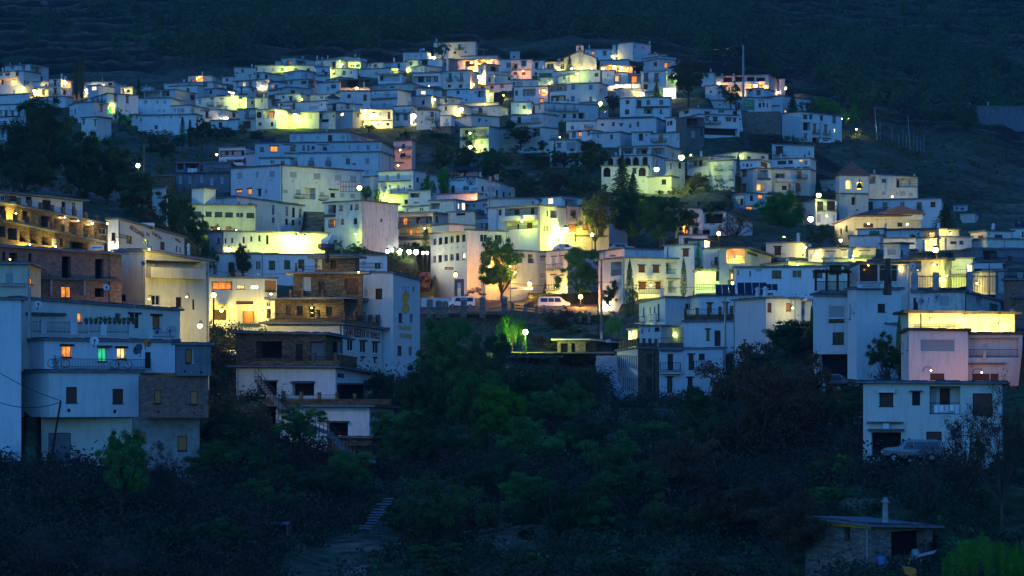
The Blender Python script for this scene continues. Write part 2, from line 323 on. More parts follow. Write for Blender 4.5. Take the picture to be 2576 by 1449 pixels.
def volume(root, B, geom, o, ops, name='wall'):
    x0, xc, x1, yt, yb, tx, ty = geom
    D = o['_D']; t = (xc-CX)/F; r = Vector((t, 1)).normalized(); T = Vector((r.y, -r.x))
    left = xc-x0 > .6; right = x1-xc > .6
    a = math.radians(float(o.get('a', 0 if not (left and right) else (28 if xc-x0 >= x1-xc else 62))))
    e1 = -T*math.cos(a)+r*math.sin(a); e2 = T*math.sin(a)+r*math.cos(a)
    C = Vector((t*D, D)); dep = float(o.get('k', 7))
    if not left and right and 'a' not in o: a = math.pi/2; e1 = r.copy(); e2 = T.copy()
    def ln(e, x): tt = (x-CX)/F; return (tt*C.y-C.x)/(e.x-tt*e.y)
    L1 = ln(e1, x0) if left else dep; L2 = ln(e2, x1) if right else dep
    if L1 < 0 or L1 > 70: print('BADL1', geom, L1); L1 = 10
    if L2 < 0 or L2 > 70: print('BADL2', geom, L2); L2 = 10
    if left and right and 'k' in o and min(L1, L2) < dep: pass
    A, R = C+e1*L1, C+e2*L2; Q = C+e1*L1+e2*L2
    yl, yc, yr = (ty+float(q)/4 for q in o['t'].split(',')) if 't' in o else (None, yt, None)
    zC = (HY-yc)/F*D; zA = (HY-yl)/F*A.y if yl is not None and left else zC; zR = (HY-yr)/F*R.y if yr is not None and right else zC
    zb = (HY-yb)/F*D; low = zb-4.5
    for p in (A, R, Q): low = min(low, float(H0(p.x, p.y))-1, zb-1)
    if 'fl' in o: low = zb
    th = float(o.get('th', .22)); ov = float(o.get('ov', .28)); rt = o.get('r', 'f')
    if rt == 'n': th = 0
    fl = Fac(A, C, low, zA-th, zC-th); frr = Fac(C, R, low, zC-th, zR-th)
    near = D < 330; wall = MB(); hl, hr, later = [], [], []
    zQ = zA+zR-zC
    loggias = []; LK_ = []
    for (k, cx, cy, w_, h_) in ops:
        if k in 'CKRQ': continue
        f, hs = (fl, hl) if (cx <= xc and left) or not right else (frr, hr)
        s0, Y0, _ = f.hit(cx-w_/2); s1, Y1, _ = f.hit(cx+w_/2); _, Ym, _ = f.hit(cx, cy)
        z0, z1 = (HY-cy-h_/2)/F*Ym, (HY-cy+h_/2)/F*Ym
        s0 = max(s0, .12); s1 = min(s1, f.L-.12)
        if s1-s0 < .1: continue
        if k in 'LNA':
            z1 = min(z1, f.ztop(s0)-.12, f.ztop(s1)-.12)
            if z1-z0 < .3: continue
            dp = {'L': 1.5, 'N': 1.5, 'A': 1.0}[k]*float(o.get('ld', 1)); loggias.append((f, s0, s1, z0, z1, dp, cx, w_)); LK_.append((f, s0, s1, z0, z1, dp, cx, w_, k)); hs.append((s0, s1, z0, z1, dp, k == 'A'))
            if k == 'L': railing('railing', f, B, root, s0+.03, s1-.03, z0, z0+min(1., (z1-z0)*.42), -.12, near, False)
        else: later.append((k, f, hs, s0, s1, z0, z1, cx, cy, w_, h_))
    for (f, s0, s1, z0, z1, dp, cx, w_, k) in LK_:
        if any(q[1] is f and abs(cx-q[7]) < w_/2 and q[5] < z1 and q[6] > z0 and q[0] not in 'BMH' for q in later): continue
        g = f.shift(-dp)
        if k == 'L': c = (s0+s1)/2; hw = min(.7, (s1-s0)*.2); n_ = max(1, int((s1-s0)/3.2)); [opening(g, B, root, 'w' if i_ % 2 else 'd', s0+(s1-s0)*(i_+.5)/n_-hw, s0+(s1-s0)*(i_+.5)/n_+hw, z0+.02, z0+min(2.1, (z1-z0)*.8), 0, near, True) for i_ in range(n_)]
        else: opening(g, B, root, 'k', s0+.01, s1-.01, z0+.01, z1-.01, 0, near, True)  # dark back panel paints the shade inside open arches and bays
    for (k, f, hs, s0, s1, z0, z1, cx, cy, w_, h_) in later:
        if k in 'BM':
            m = MB(); fbox(m, f, B, s0, s1, z0-.16, z0, .003, .95)
            if k == 'M':
                for (p, q, u, v) in ((s0, s1, .83, .95), (s0, s0+.12, .003, .83), (s1-.12, s1, .003, .83)): fbox(m, f, B, p, q, z0+.002, z1, u, v)
                m.build('balcony', WALLM[o.get('m', 'W')], root)
            else:
                q = m.build('balcony', 'concrete', root); railing('railing', f, B, q, s0+.03, s1-.03, z0, z1, .9, near); 
            continue
        if k == 'H':
            m = MB(); fbox(m, f, B, s0, s1, z0, z1, .003, .45); m.build('ledge', o.get('hm', 'slate_edge'), root); continue
        lg = [l for l in loggias if l[0] is f and abs(cx-l[6]) < l[7]/2 and l[3]-.3 < (z0+z1)/2 < l[4]+.3]
        if lg:
            l = lg[0]; g = f.shift(-l[5]); s0, _, _ = g.hit(cx-w_/2); s1, Ym, _ = g.hit(cx+w_/2); z0, z1 = (HY-cy-h_/2)/F*Ym, (HY-cy+h_/2)/F*Ym
            s0 = max(s0, l[1]+.05); s1 = min(s1, l[2]-.05); z0 = max(z0, l[3]+.02); z1 = min(z1, l[4]-.05)
            if s1-s0 > .15 and z1-z0 > .15: opening(g, B, root, k, s0, s1, z0, z1, 0, near, True)
            continue
        z1 = min(z1, f.ztop(s0)-.1, f.ztop(s1)-.1)
        if z1-z0 < .15: continue
        if any(h[0] < s1+.02 and h[1] > s0-.02 and h[2] < z1+.02 and h[3] > z0-.02 for h in hs): continue
        rec = .9 if k == 'x' else (.12 if k in 'sbtgr' else .2)
        hs.append((s0, s1, z0, z1, rec, False)); opening(f, B, root, k, s0, s1, z0, z1, rec, near)
    V0 = Vector((0, 0, 0)); 
    wall_face(wall, fl, B, hl)
    if 'mr' in o: wr = MB(); wall_face(wr, frr, B, hr); wr.build('wall', WALLM[o['mr']], root)
    else: wall_face(wall, frr, B, hr)
    v3 = lambda p, z: Vector((p.x, p.y, z))-B
    if 'fl' in o: wall.q([v3(A, low), v3(Q, low), v3(R, low), v3(C, low)])
    wall.q([v3(R, low), v3(Q, low), v3(Q, zQ-th), v3(R, zR-th)]); wall.q([v3(Q, low), v3(A, low), v3(A, zA-th), v3(Q, zQ-th)])
    if rt == 'n': wall.q([v3(C, zC), v3(R, zR), v3(Q, zQ), v3(A, zA)])
    wo = wall.build(name, WALLM[o.get('m', 'W')], root)
    # roof
    ro = None
    if rt in 'fot':
        if rt == 'o': ov = float(o.get('ov', .6))
        s1 = ov/L1; s2 = ov/L2
        def rp(i, j, z): p = C+e1*(L1*i)+e2*(L2*j); return Vector((p.x, p.y, z))-B
        cs = [(-s1, -s2, zC), (-s1, 1+s2, zR), (1+s1, 1+s2, zQ), (1+s1, -s2, zA)]
        m = MB()
        if rt == 't':
            pk = rp(.5, .5, max(zC, zA, zR)+float(o.get('pk', 1.8))); m.hexa([rp(i, j, z-th+.003) for i, j, z in cs]+[rp(i, j, z) for i, j, z in cs], 0)
            for i in range(4): m.q([rp(*cs[i]), rp(*cs[(i+1) % 4]), pk])
            ro = m.build('roof', 'terracotta', root)
        else:
            # subdivided rim with irregular slate edge
            m.hexa([rp(i, j, z-th+.003) for i, j, z in cs]+[rp(i, j, z-.06) for i, j, z in cs], 0)
            for (p, q) in ((0, 3), (0, 1)):
                i0, j0, za = cs[p]; i1, j1, zb_ = cs[q]; Lr = L1 if q == 3 else L2; n = max(2, int(Lr/(.55 if near else 1.4)))
                for k in range(n):
                    a0, a1 = k/n, (k+1)/n; hh = random.uniform(.0, .10); ins = .45
                    b0, b1 = ((0, ins/L2) if q == 3 else (ins/L1, 0))
                    P = [(i0+(i1-i0)*s, j0+(j1-j0)*s, za+(zb_-za)*s) for s in (a0, a1)]
                    P2 = [(P[1][0]+b0, P[1][1]+b1, P[1][2]), (P[0][0]+b0, P[0][1]+b1, P[0][2])] if q == 3 else [(P[1][0]+b0, P[1][1]+b1, P[1][2]), (P[0][0]+b0, P[0][1]+b1, P[0][2])]
                    ring = P+P2
                    m.hexa([rp(i, j, z-.058) for i, j, z in ring]+[rp(i, j, z-.02+hh) for i, j, z in ring], 1)
            ro = m.build('roof', ['launa_roof' if 'rm' not in o else o['rm'], 'slate_edge'], root)
    else: ro = wo
    # roof furniture
    for (k, cx, cy, w_, h_) in ops:
        if k not in 'CKRQ': continue
        f = fl if (cx <= xc and left) or not right else frr
        if k == 'C':
            Y = f.hit(cx)[1]+1.2; X = (cx-CX)/F*Y; zt = (HY-cy)/F*Y; ww = w_/F*Y/2; z0 = (HY-cy-h_)/F*Y-.4
            m = MB(); c = (X-B.x, Y-B.y, 0)
            m.lathe(c, [(ww, z0-B.z), (ww*.85, zt-.35-B.z), (ww*.85, zt-.34-B.z), (ww*1.35, zt-.32-B.z), (ww*1.35, zt-.24-B.z), (ww*.7, zt-.18-B.z), (ww*.6, zt-B.z), (0, zt-B.z)], 8)
            m.build('chimney', 'concrete' if o.get('m') == 'U' else 'whitewash', ro)
        elif k in 'KRQ':
            s0, Y0, _ = f.hit(cx-w_/2); s1, Y1, _ = f.hit(cx+w_/2); Ym = (Y0+Y1)/2; z0, z1 = (HY-cy-h_/2)/F*Ym, (HY-cy+h_/2)/F*Ym
            oo = float(o.get('po', -.25)); oo = oo if z1 > f.ztop((s0+s1)/2)-.3 else .4
            if k == 'R': railing('railing', f, B, root, s0, s1, z0, z1, oo-.08, near, False)
            else:
                m = MB(); fbox(m, f, B, s0, s1, z0-.1, z1, oo-.3, oo)
                if k == 'K': fbox(m, f, B, s0-.04, s1+.04, z1+.002, z1+.08, oo-.34, oo+.04)
                m.build('pillar' if k == 'K' else 'parapet', WALLM[o.get('pm', o.get('m', 'W'))], root)
    rs = random.Random(int(x0*13+yt*7))
    for f, hs in ((fl, hl), (frr, hr)):
        if D < 560 and f.L > 4.5 and 'fl' not in o and rt != 'n' and rs.random() < .7:
            for _ in range(2 if f.L > 12 else 1):
                a = rs.choice((.25, f.L-.3, rs.uniform(.5, f.L-.5)))
                if any(h[0]-.15 < a < h[1]+.15 for h in hs): continue
                m = MB(); m.tube([f.pt(a, f.z0, .08)-B, f.pt(a, f.ztop(a)-.1, .08)-B], .06, 5, cap=False); m.build('drainpipe', rs.choice(('galvanised', 'concrete', 'whitewash', 'slate_edge')), root)
    if rt == 'f' and 'fl' not in o and not any(p[0] == 'C' for p in ops) and L1 > 3 and L2 > 3 and rs.random() < .6 and D > 300:
        for _ in range(rs.choice((1, 1, 2))):
            i, j = rs.uniform(.15, .85), rs.uniform(.2, .7); p = C+e1*(L1*i)+e2*(L2*j); z = (zC*(1-i)*(1-j)+zA*i*(1-j)+zR*(1-i)*j+zQ*i*j); r_ = rs.uniform(.2, .34); h_ = rs.uniform(.9, 1.7); m = MB(); c = (p.x-B.x, p.y-B.y, z-B.z)
            m.lathe(c, [(r_, -.2), (r_*.85, h_-.3), (r_*1.4, h_-.28), (r_*1.4, h_-.2), (r_*.6, h_-.15), (r_*.5, h_), (0, h_)], 8); m.build('chimney', 'whitewash', ro)
    FACADES.append((fl, zb)); FACADES.append((frr, zb))
    if 'fl' not in o:
        if left: LOS.append((x0, xc, A.y, D, yb))
        if right: LOS.append((xc, x1, D, R.y, yb))
        FOOT.append(([(C.x, C.y), (R.x, R.y), (Q.x, Q.y), (A.x, A.y)], zb))
        if 'd' in HO and 'ns' not in HO and (not SITES or SITES[-1][3] is not root or SITES[-1][4] < yb):
            if SITES and SITES[-1][3] is root: SITES.pop()
            SITES.append((C.x, C.y, zb-float(H0(C.x, C.y)), root, yb))
    return fl, frr, zb
CATS = dict(house='house', hotel='hotel', church='church', restaurant='restaurant', shop_building='shop building', stone_building='stone building', shed='shed',
            workshop_building='workshop', chapel='chapel', church_tower='bell tower', brick_building='unfinished building', retaining_wall='wall', garden_wall='wall', kiosk='kiosk')
def buildings(text):
    global HO
    tx = ty = 0; root = None
    for line in text.strip().splitlines():
        line = line.strip()
        if not line or line[0] == '#': continue
        if line[0] == '@': c, r = line[1:].split(); tx, ty = float(c)*644, float(r)*362.25; continue
        wing = line[0] == '+'
        p = [q.strip() for q in line.lstrip('+').split('|')]
        g = [float(q) for q in p[0].split()]; x0, xc, x1 = (tx+q/4 for q in g[:3]); yt, yb = (ty+q/4 for q in g[3:])
        o = dict(q.split('=', 1) if '=' in q else (q, '1') for q in p[1].split())
        if 'd' in o: D = float(o['d'])*DS
        elif wing and 'dd' in o: D = D0+float(o['dd'])
        elif wing: D = D0+2.5
        else: D = findD(xc, yb)
        o['_D'] = D
        if not wing:
            D0 = D; B = P3(xc, yb, D); name = o.get('n', 'house'); root = empty(name, B, p[3], CATS.get(name, name.replace('_', ' ')), o.get('g', '').replace('_', ' ') or ('white village houses' if name == 'house' else None))
            HO = o
            if 'id' in o: BLD[o['id']] = (root, B)
        res = volume(root, B, (x0, xc, x1, yt, yb, tx, ty), o, expand(p[2], tx, ty), 'wall')
        if 'id' in o: BLD[o['id']] = (root, B, *res)
def hitfac(x, y, dmin=0):
    best = None
    for f, zb in FACADES:
        a, Y, z = f.hit(x, y)
        if 0 <= a <= f.L and Y > dmin and zb-1 <= z <= f.ztop(a)+.3 and (best is None or Y < best[0]): best = (Y, f)
    return best or (findD(x, y), None)
FAR = """
@0 0
50 305 490 642 830|a=38 id=topleft|W,125,682,28,30 W,235,682,32,40 L,362,708,112,76 d,378,715,22,50 W,420,712,24,60 W,320,765,20,32 D,368,790,20,50 D,420,795,20,40 C,100,632,12,20 C,200,634,12,20|tall white house with glazed top-floor loggia at the far upper left
+ -90 238 400 708 952|dd=-6 a=35|W,0,745,45,45 W,75,745,45,40 W,172,745,32,38 N,80,822,190,64 y,130,825,22,40 D,20,825,30,50 W,250,832,14,28 W,282,842,14,26
340 487 490 812 962||D,437,935,26,50 w,465,855,16,22 B,420,885,120,24|plain white annex under the tall glazed house, balcony over its door
495 612 728 787 968|a=30|D,556,838,26,52 B,550,855,88,24 D,556,918,26,48 B,550,935,88,24 L,662,842,95,84 o,662,842,60,72 o,690,905,30,30 D,650,930,30,40|white house with a glowing orange corner loggia beside the tall poplar
345 660 730 965 1066|k=5|v,560,1000,10,12|long plain white wall block below the orange loggia house
-90 292 295 938 1046|k=9|W,38,985,58,46 s,170,968,30,12 s,235,968,30,12 C,140,905,14,36|low blue-white house with one dark square window, upper left edge
-90 216 260 1042 1264|id=leftrow|W,5,1140,26,46 W,62,1140,28,46 W,127,1140,28,46 W,190,1140,26,46 K,94,1110,10,60 W,-10,1243,26,36 W,50,1243,28,36 W,118,1243,28,36 W,184,1243,26,36 H,90,1172,250,10|white house with two rows of narrow lintelled windows, left edge
+ -90 168 170 1262 1465|dd=-3|W,27,1352,22,62 W,80,1352,22,62 W,27,1430,22,30
700 1078 1392 936 1182|a=58 t=1056,936,955 id=longhouse|w*6,800,1036,13,32,45,-10 w*8,722,1128,13,52,33,-7 B,1010,1012,110,20 T,1160,990,28,66 T,1280,1004,28,66 N,1120,1104,66,84 g,1120,1104,60,80 w,1232,1110,14,14 w,1272,1112,14,14|long white house in the upper left, its gable wall receding in small windows
+ 780 945 1082 1020 1184|a=40 dd=-5|T,1020,1090,28,66 K,958,1090,16,110
820 970 1120 1168 1406|a=40|W,840,1230,26,52 W,957,1240,16,66 H,1040,1182,150,8|plain white house below the long gabled house among green trees
1322 1388 1392 1150 1245||w,1375,1182,12,22 H,1355,1150,60,8|narrow white annex squeezed beside the big shuttered house
845 1135 1245 815 942|a=25|l,893,893,26,28 l,1035,853,34,18 w,1110,845,40,24 C,1030,785,10,28|low house with brightly lit windows right of the tall poplar
+ 884 990 1145 852 946|dd=-6 a=40|l,945,890,44,38
1212 1335 1402 870 950|a=30|D,1242,920,20,36 w,1290,915,28,26 C,1260,848,12,20|small yellow-lit house with brown door, upper left cluster
1400 1520 1560 862 905|a=30|w,1430,885,18,18 C,1470,850,12,20|tiny roof-level white hut behind the dark conifer, upper left
1450 1765 1968 897 1056|a=30|L,1530,942,160,66 s,1500,945,30,44 L,1665,938,80,66 w,1850,1010,14,14 W,1938,985,44,40|white house with open roof terrace and awning above a big blank facade
+ 1388 1720 1905 980 1155|a=18 dd=-5|s,1465,1027,38,38 s,1583,1027,34,36 s,1657,1027,32,36 s,1600,1112,30,22 s,1650,1112,30,22
1387 1965 2027 1145 1340|a=20|s,1595,1176,28,30 v,1648,1175,12,15 s,1722,1177,26,30 s,1808,1177,26,28 w,1571,1277,32,36 w,1418,1200,14,26 v,1990,1200,16,40|large blank white house with four tiny pale windows, upper left
1725 1905 2097 1053 1152|a=30|s,1820,1112,70,46 s,1940,1110,34,48 s,1760,1108,20,34|low blue-white house with wide pale blind behind the blank white house
1650 2145 2266 820 905|a=22|w,2065,852,46,38 v,1900,850,12,12|broad low house with small balcony window, upper left cluster
1710 1985 2052 852 984|a=30|w,1890,905,30,36 v,1800,895,20,12 C,1770,835,12,24|white house with one square dark window beside the roof terrace
1893 2135 2236 755 830|a=18|L,1936,808,42,32 o,1936,806,36,24 L,2010,795,64,50 o,2010,793,56,38 s,2180,800,30,20|topmost house of the left cluster with two glowing orange openings
2235 2356 2360 765 832||b,2285,802,26,28 v,2260,785,10,10|small white house with single brown shutter, top of left cluster
2357 2579 2580 676 806|a=0|L,2385,735,26,14 w,2440,712,24,34 W,2515,775,20,34 w,2560,740,16,26|tall white house at the top left of the main village slope
2350 2580 2584 802 908||S,2388,848,25,38 y,2455,848,28,40 T,2520,848,30,42|white house with one glowing window between two shuttered ones, top left
2050 2175 2388 885 968|a=45|w,2120,925,22,32 M,2240,943,110,26 l,2330,935,70,30|white house with yellow-lit terrace wall, left cluster
1968 2395 2398 960 1100||s,2008,1020,34,52 D,2135,1028,26,66 B,2127,1048,62,28 D,2232,1028,26,66 B,2225,1048,62,28|yellow-green lit house with two small balconies over the low roofs
2385 2500 2580 868 1004|a=25|D,2430,915,16,50 B,2450,932,92,24 w,2545,905,20,24|white house with brown balcony door at the edge of the left cluster
2255 2395 2400 1015 1094||v,2325,1055,14,16 D,2382,1060,24,50 B,2290,1080,60,22|cube-like white house with tiny window beneath the balconies, left cluster
2030 2246 2396 1097 1204|a=30|D,2082,1155,32,60 B,2125,1174,66,28 s,2200,1152,40,44 s,2268,1142,16,20 w,2356,1155,30,44|white house with brown door just above the bright garage lamp
2120 2396 2400 1195 1294|k=5|d,2218,1258,38,56 N,2330,1245,80,80 d,2350,1252,60,60 K,2195,1240,8,90|garage front flooded with white light from a bare lamp, upper left
2397 2580 2584 1088 1298||W,2487,1150,32,56 B,2525,1170,100,30 b,2485,1255,74,72|white house with reddish garage door right of the floodlit garage
2395 2480 2580 975 1094|a=40|w,2432,993,74,30 w,2540,1030,22,34|white house with a long dark strip window, left cluster
@1 0
1925 2210 2230 415 586|a=12|e,2048,470,26,52 B,2045,487,82,24 w,2003,527,22,22 w,2110,525,24,24|highest white house, green door and small balcony, against the dark wood
+ 1790 1932 1934 425 500|dd=4|v,1850,460,10,14
1480 1722 1762 518 602|a=14|s,1530,563,26,32 s,1608,563,26,32 s,1660,560,20,42|small white house with two pale blinds just left of the hilltop lamp
252 395 592 576 658|a=40|L,330,632,54,46 o,330,632,48,38 S,450,635,50,28 L,455,632,100,44|white house with one glowing orange window, top row of the left slope
195 252 254 612 658||s,225,635,24,20|tiny white lean-to left of the orange window house
595 842 928 592 688|a=25|s,660,640,30,42 B,662,657,62,20 D,782,652,40,48 C,616,558,14,34 C,722,556,14,36 C,665,572,10,22|house with three chimneys and a yellow-green lit side wall, top row
735 900 1116 562 618|a=50|v,800,590,12,10|long grey-roofed house top row behind the yellow-green gable
930 1055 1122 612 690|a=25|w,967,662,40,28 w,1025,662,40,28|greenish lit house with a pair of wide dark windows, top row
1060 1280 1284 625 694||w,1105,655,30,36 b,1200,660,34,30 v,1150,650,12,30|low white house with red curtain door, top row
1280 1510 1514 618 690||w,1435,660,28,44 L,1330,655,70,50 C,1388,580,16,40|low green-lit house with a tall chimney, top row
1510 1632 1634 603 674||W,1560,645,26,26 H,1565,602,124,8|small dark-eaved white house beneath the hilltop lamp
1632 1870 1944 588 660|a=18|D,1697,630,60,40 b,1660,620,14,14|cream-lit house with wide garage door right below the hilltop lamp
1875 1940 2030 590 720|m=G a=40|w,1905,650,20,30|dark unlit house behind the tall white flue pipe
600 745 762 668 800|a=10|e,678,712,30,28 D,705,745,26,36 B,680,745,140,24|house with roofed green terrace, left upper slope
750 1022 1024 686 784||b,785,733,26,36 e,887,735,30,50 w,956,727,14,22|pale green-lit house with green shutter and two dark windows
1025 1355 1500 680 750|a=22|s,1210,738,40,30 s,1080,725,30,24 N,1400,718,60,44|long house whose right-hand porch is lit yellow-green, upper middle
-10 592 602 655 718|a=4|s,170,700,28,34 e,265,697,30,30 w,400,693,36,14 b,525,703,34,30|very long white house with one green shutter, upper left slope
280 450 696 706 796|a=48|s,350,743,72,46 s,505,760,26,50 w,595,745,20,16 w,510,745,12,14|blue-white house with one wide pale blind, upper left slope
-10 78 268 725 802|a=40|w,20,768,30,30 d,105,770,25,42 w,145,760,22,18 C,78,690,18,60|blue-white house with square flue stack, upper left slope
-10 130 278 797 888|a=15|S,20,850,36,56 T,100,845,26,40|cream-lit house with a pale blind and tan shutter, upper left slope
285 510 608 792 940|a=35|b,355,828,26,22 b,483,828,56,28 L,560,850,60,70 b,300,825,20,24|white house with brown pergola over its right-hand terrace
120 218 322 822 942|a=45|o,165,870,22,36 d,205,875,25,50 w,140,850,14,20 B,170,895,80,22|shadowy blue house with one dim orange window, left slope
190 320 545 872 962|a=60|d,370,930,64,40 w,250,905,24,22 v,470,915,12,12|blue-white house with wide dark garage, left slope
190 450 548 936 1024|a=20|b,275,975,20,26 B,410,1000,112,24 D,350,990,30,30|white house with long terrace rail and one brown window, left slope
610 845 850 820 940||d,725,890,12,40 w,780,868,52,36 w,820,930,30,20 C,725,860,10,40|blue-white house with black stovepipe, centre left slope
710 850 972 773 832|a=60|w,800,800,16,14 s,900,800,40,20|low roofed blue house behind the black stovepipe house
1228 1470 1502 738 834|a=14|L,1345,785,200,60 d,1270,790,20,40|white house with a row of pots along its open terrace, centre top
850 1105 1132 795 890|m=S a=10 r=o|d,1070,842,90,60 w,900,850,60,40 N,975,845,110,60|dark brown stone house with boarded front above the orange lamp
850 1150 1152 880 934|k=5|N,995,895,80,34 l,990,893,66,28 C,1086,825,16,50|low wall house with glowing window strip beside the orange lamp
1135 1575 1668 834 904|a=22|w,1555,845,22,36 w,1290,876,40,14 w,1370,876,40,14 w,1620,880,14,22|long low blue-white house in the centre of the upper slope
1560 1690 1872 655 724|a=45|M,1780,702,130,28 s,1600,690,22,24|white house with plain parapet terrace left of the white flue pipe
1575 1862 1884 728 855|a=6|L,1705,798,260,66 b,1660,800,56,60 w,1738,797,50,58 w,1815,797,50,58|white house with three tall glazed doors on a balcony, left of clock
1858 2155 2232 706 888|a=16 id=clock|W,1953,775,30,64 B,1950,796,58,28 W,2065,772,30,64 B,2060,796,60,28 d,1946,865,30,26 d,2060,865,32,32 w,1902,735,50,10|cream house with a round wall clock between two balcony windows
2022 2450 2580 588 696|a=12 r=o id=porch|L,2290,640,120,52 N,2150,640,100,60 o,2100,650,30,30 s,2020,670,40,36|old house with a beamed porch glowing orange under a wide grey roof
2070 2430 2576 555 606|a=10 rm=launa_roof dd=4|v,2200,590,10,8|long lean-to roofed barn above the glowing orange porch
2235 2310 2450 640 836|a=50|L,2380,690,130,64 b,2390,697,60,46 w,2270,720,16,50 b,2350,800,20,40|brightly lit white house with a balcony by the orange alley lamps
2450 2580 2590 595 726|a=0|w,2550,655,64,54 M,2520,705,120,30|pinkish-lit house with a deep balcony right of the alley lamps
2298 2400 2580 745 842|a=48|w,2315,810,30,30 b,2405,800,14,40 w,2550,790,30,26 C,2510,730,14,40|blue-white house below the pinkish-lit balcony house
2212 2576 2580 838 906|k=8|d,2280,880,36,34 w,2375,880,34,28 T,2475,866,34,32|blue-white house with an arched brown doorway, upper centre
1784 2310 2392 888 1006|a=15|T,1895,937,48,54 y,1900,930,20,40 v,1977,910,14,12 b,2033,927,28,28 s,2117,927,24,28 w,2208,930,22,28 L,2262,945,66,66 b,2245,945,26,60 w,2117,1003,20,16|large house with one glowing barred window and recessed balcony, upper centre
1610 1640 1784 880 956|a=60|l,1685,932,46,36 C,1700,880,10,18|small blue house with one brilliant white window, upper centre
1560 1770 1832 958 1064|m=O a=20|w,1683,1030,26,38|derelict grey-blue house with a single window, upper centre
1828 1930 2052 973 1052|a=40 r=o|W,1910,1010,28,48 s,1985,1015,30,26|house under a wide brown eave, yellow-lit, centre of the slope
1960 2440 2495 1030 1066|a=3 k=9|v,2000,1050,8,6|long low wall strip glowing yellow-white behind the central lamp
2088 2445 2580 1058 1156|a=20|S,2146,1115,36,46 b,2257,1108,40,50 s,2392,1115,28,42 w,2563,1085,24,44 B,2250,1135,150,26|blue-white house right of the yellow starry lamp, centre slope
1836 2050 2172 1046 1160|a=22|w,1910,1090,26,38 H,2110,1160,110,8|blue-white house left of the central yellow lamp, one dark window
1840 1965 2002 1158 1270|a=20|s,1920,1210,24,32 d,1925,1250,26,24|small blue house in shade directly under the central lamp house
2000 2176 2450 1155 1262|a=58|w,2250,1210,26,38 w,2318,1215,24,22 w,2170,1190,20,24 l,2520,1175,60,24|terraced house stepping down below the central yellow lamp
1615 1838 1852 1106 1298|m=O a=8|s,1675,1142,22,36 b,1773,1150,32,50 B,1750,1187,76,28 w,1667,1230,15,30 w,1775,1230,16,28|patchy white house with green balcony, right of the white-lit terrace
1385 1556 1562 1138 1256|a=0|W,1426,1184,32,52 W,1506,1182,40,52|white house with two barred dark windows by the tall white lamp
+ 1390 1560 1622 1060 1142|dd=3 a=20|s,1490,1110,40,40 B,1485,1122,190,26 s,1580,1105,36,40
1150 1425 1560 900 1106|a=24|B,1285,972,262,36 s,1320,950,62,50 s,1225,945,20,20 B,1270,1077,215,40 s,1290,1055,40,50 v,1200,940,12,12|tall white house with two stacked full-width balconies, centre slope
1055 1376 1388 1098 1276|a=2|v,1108,1150,14,24 s,1250,1147,18,36 d,1338,1162,28,76 s,1140,1247,60,26 w,1325,1248,30,20 d,1230,1250,26,22 H,1220,1212,300,8|house front flooded by the brightest yellow-white lamp, centre slope
790 972 1062 1112 1276|m=O a=20|l,862,1150,36,36 w,1020,1145,30,60|rough white house with one white-lit window, left of the floodlit front
708 845 1062 1030 1124|a=55|W,787,1078,36,72 B,775,1108,50,30 T,922,1068,36,46 v,865,1085,16,16 C,958,1005,18,50|white house with black balcony door under a tiled roof, centre left
+ 845 1145 1152 910 1040|dd=4 a=4|b,937,967,34,36 b,1098,982,34,60
705 720 848 985 1036|r=t a=60 pk=1.2 th=.1|v,780,1020,6,5|low outbuilding with a red tiled pyramid roof, centre left
+ 1060 1100 1162 1030 1110|dd=-3 a=35|T,1105,1068,28,36 v,1075,1075,12,16
545 846 850 938 1010|k=6|w,658,982,30,28 l,760,987,36,36 v,590,985,10,10|blue-white house with one white-lit window, left slope
404 706 712 1010 1128|id=gl1|L,585,1060,92,76 w,600,1060,44,50 w,658,1052,14,22 M,650,1108,110,16|green-lit white house with recessed balcony, left slope
238 402 408 1020 1134||d,252,1070,20,56 d,380,1070,26,66 M,316,1080,90,30|green-lit house with a flowered parapet between two doors, left slope
-10 122 238 978 1102|a=30|w,58,1015,14,28 L,190,1035,66,70 w,200,1040,20,40|yellow-green lit house with side terrace at the left slope foot
-10 205 346 1092 1280|a=28|d,25,1155,60,56 L,130,1150,120,76 o,155,1160,42,60 w,40,1245,32,26 d,160,1250,28,44 w,268,1168,12,20|house with a glowing orange door and side wall lit green, left slope
320 636 640 1122 1278|m=O k=6|w,340,1145,18,26 W,463,1175,34,44 s,545,1170,50,60 s,560,1195,60,30|faded white house right beside the bright green lamp, left slope
635 800 882 1118 1280|m=O a=20|W,655,1172,32,38 w,780,1165,15,20 N,690,1215,80,30|crumbling white house with a dark open shed, left slope
2052 2342 2452 1266 1516|a=30|L,2205,1328,270,62 W,2118,1330,36,46 W,2197,1322,36,36 s,2287,1325,56,50 s,2137,1432,36,38 s,2270,1430,36,42 H,2195,1385,285,30|green-lit house with long balcony above a wall lamp, centre
+ 2342 2452 2640 1290 1516|dd=6 m=Y a=60|v,2500,1380,8,8
1770 1960 2060 1268 1330|m=U a=30|w,1850,1300,20,16|ruined stone outhouse on the bank below the central lamp
"""
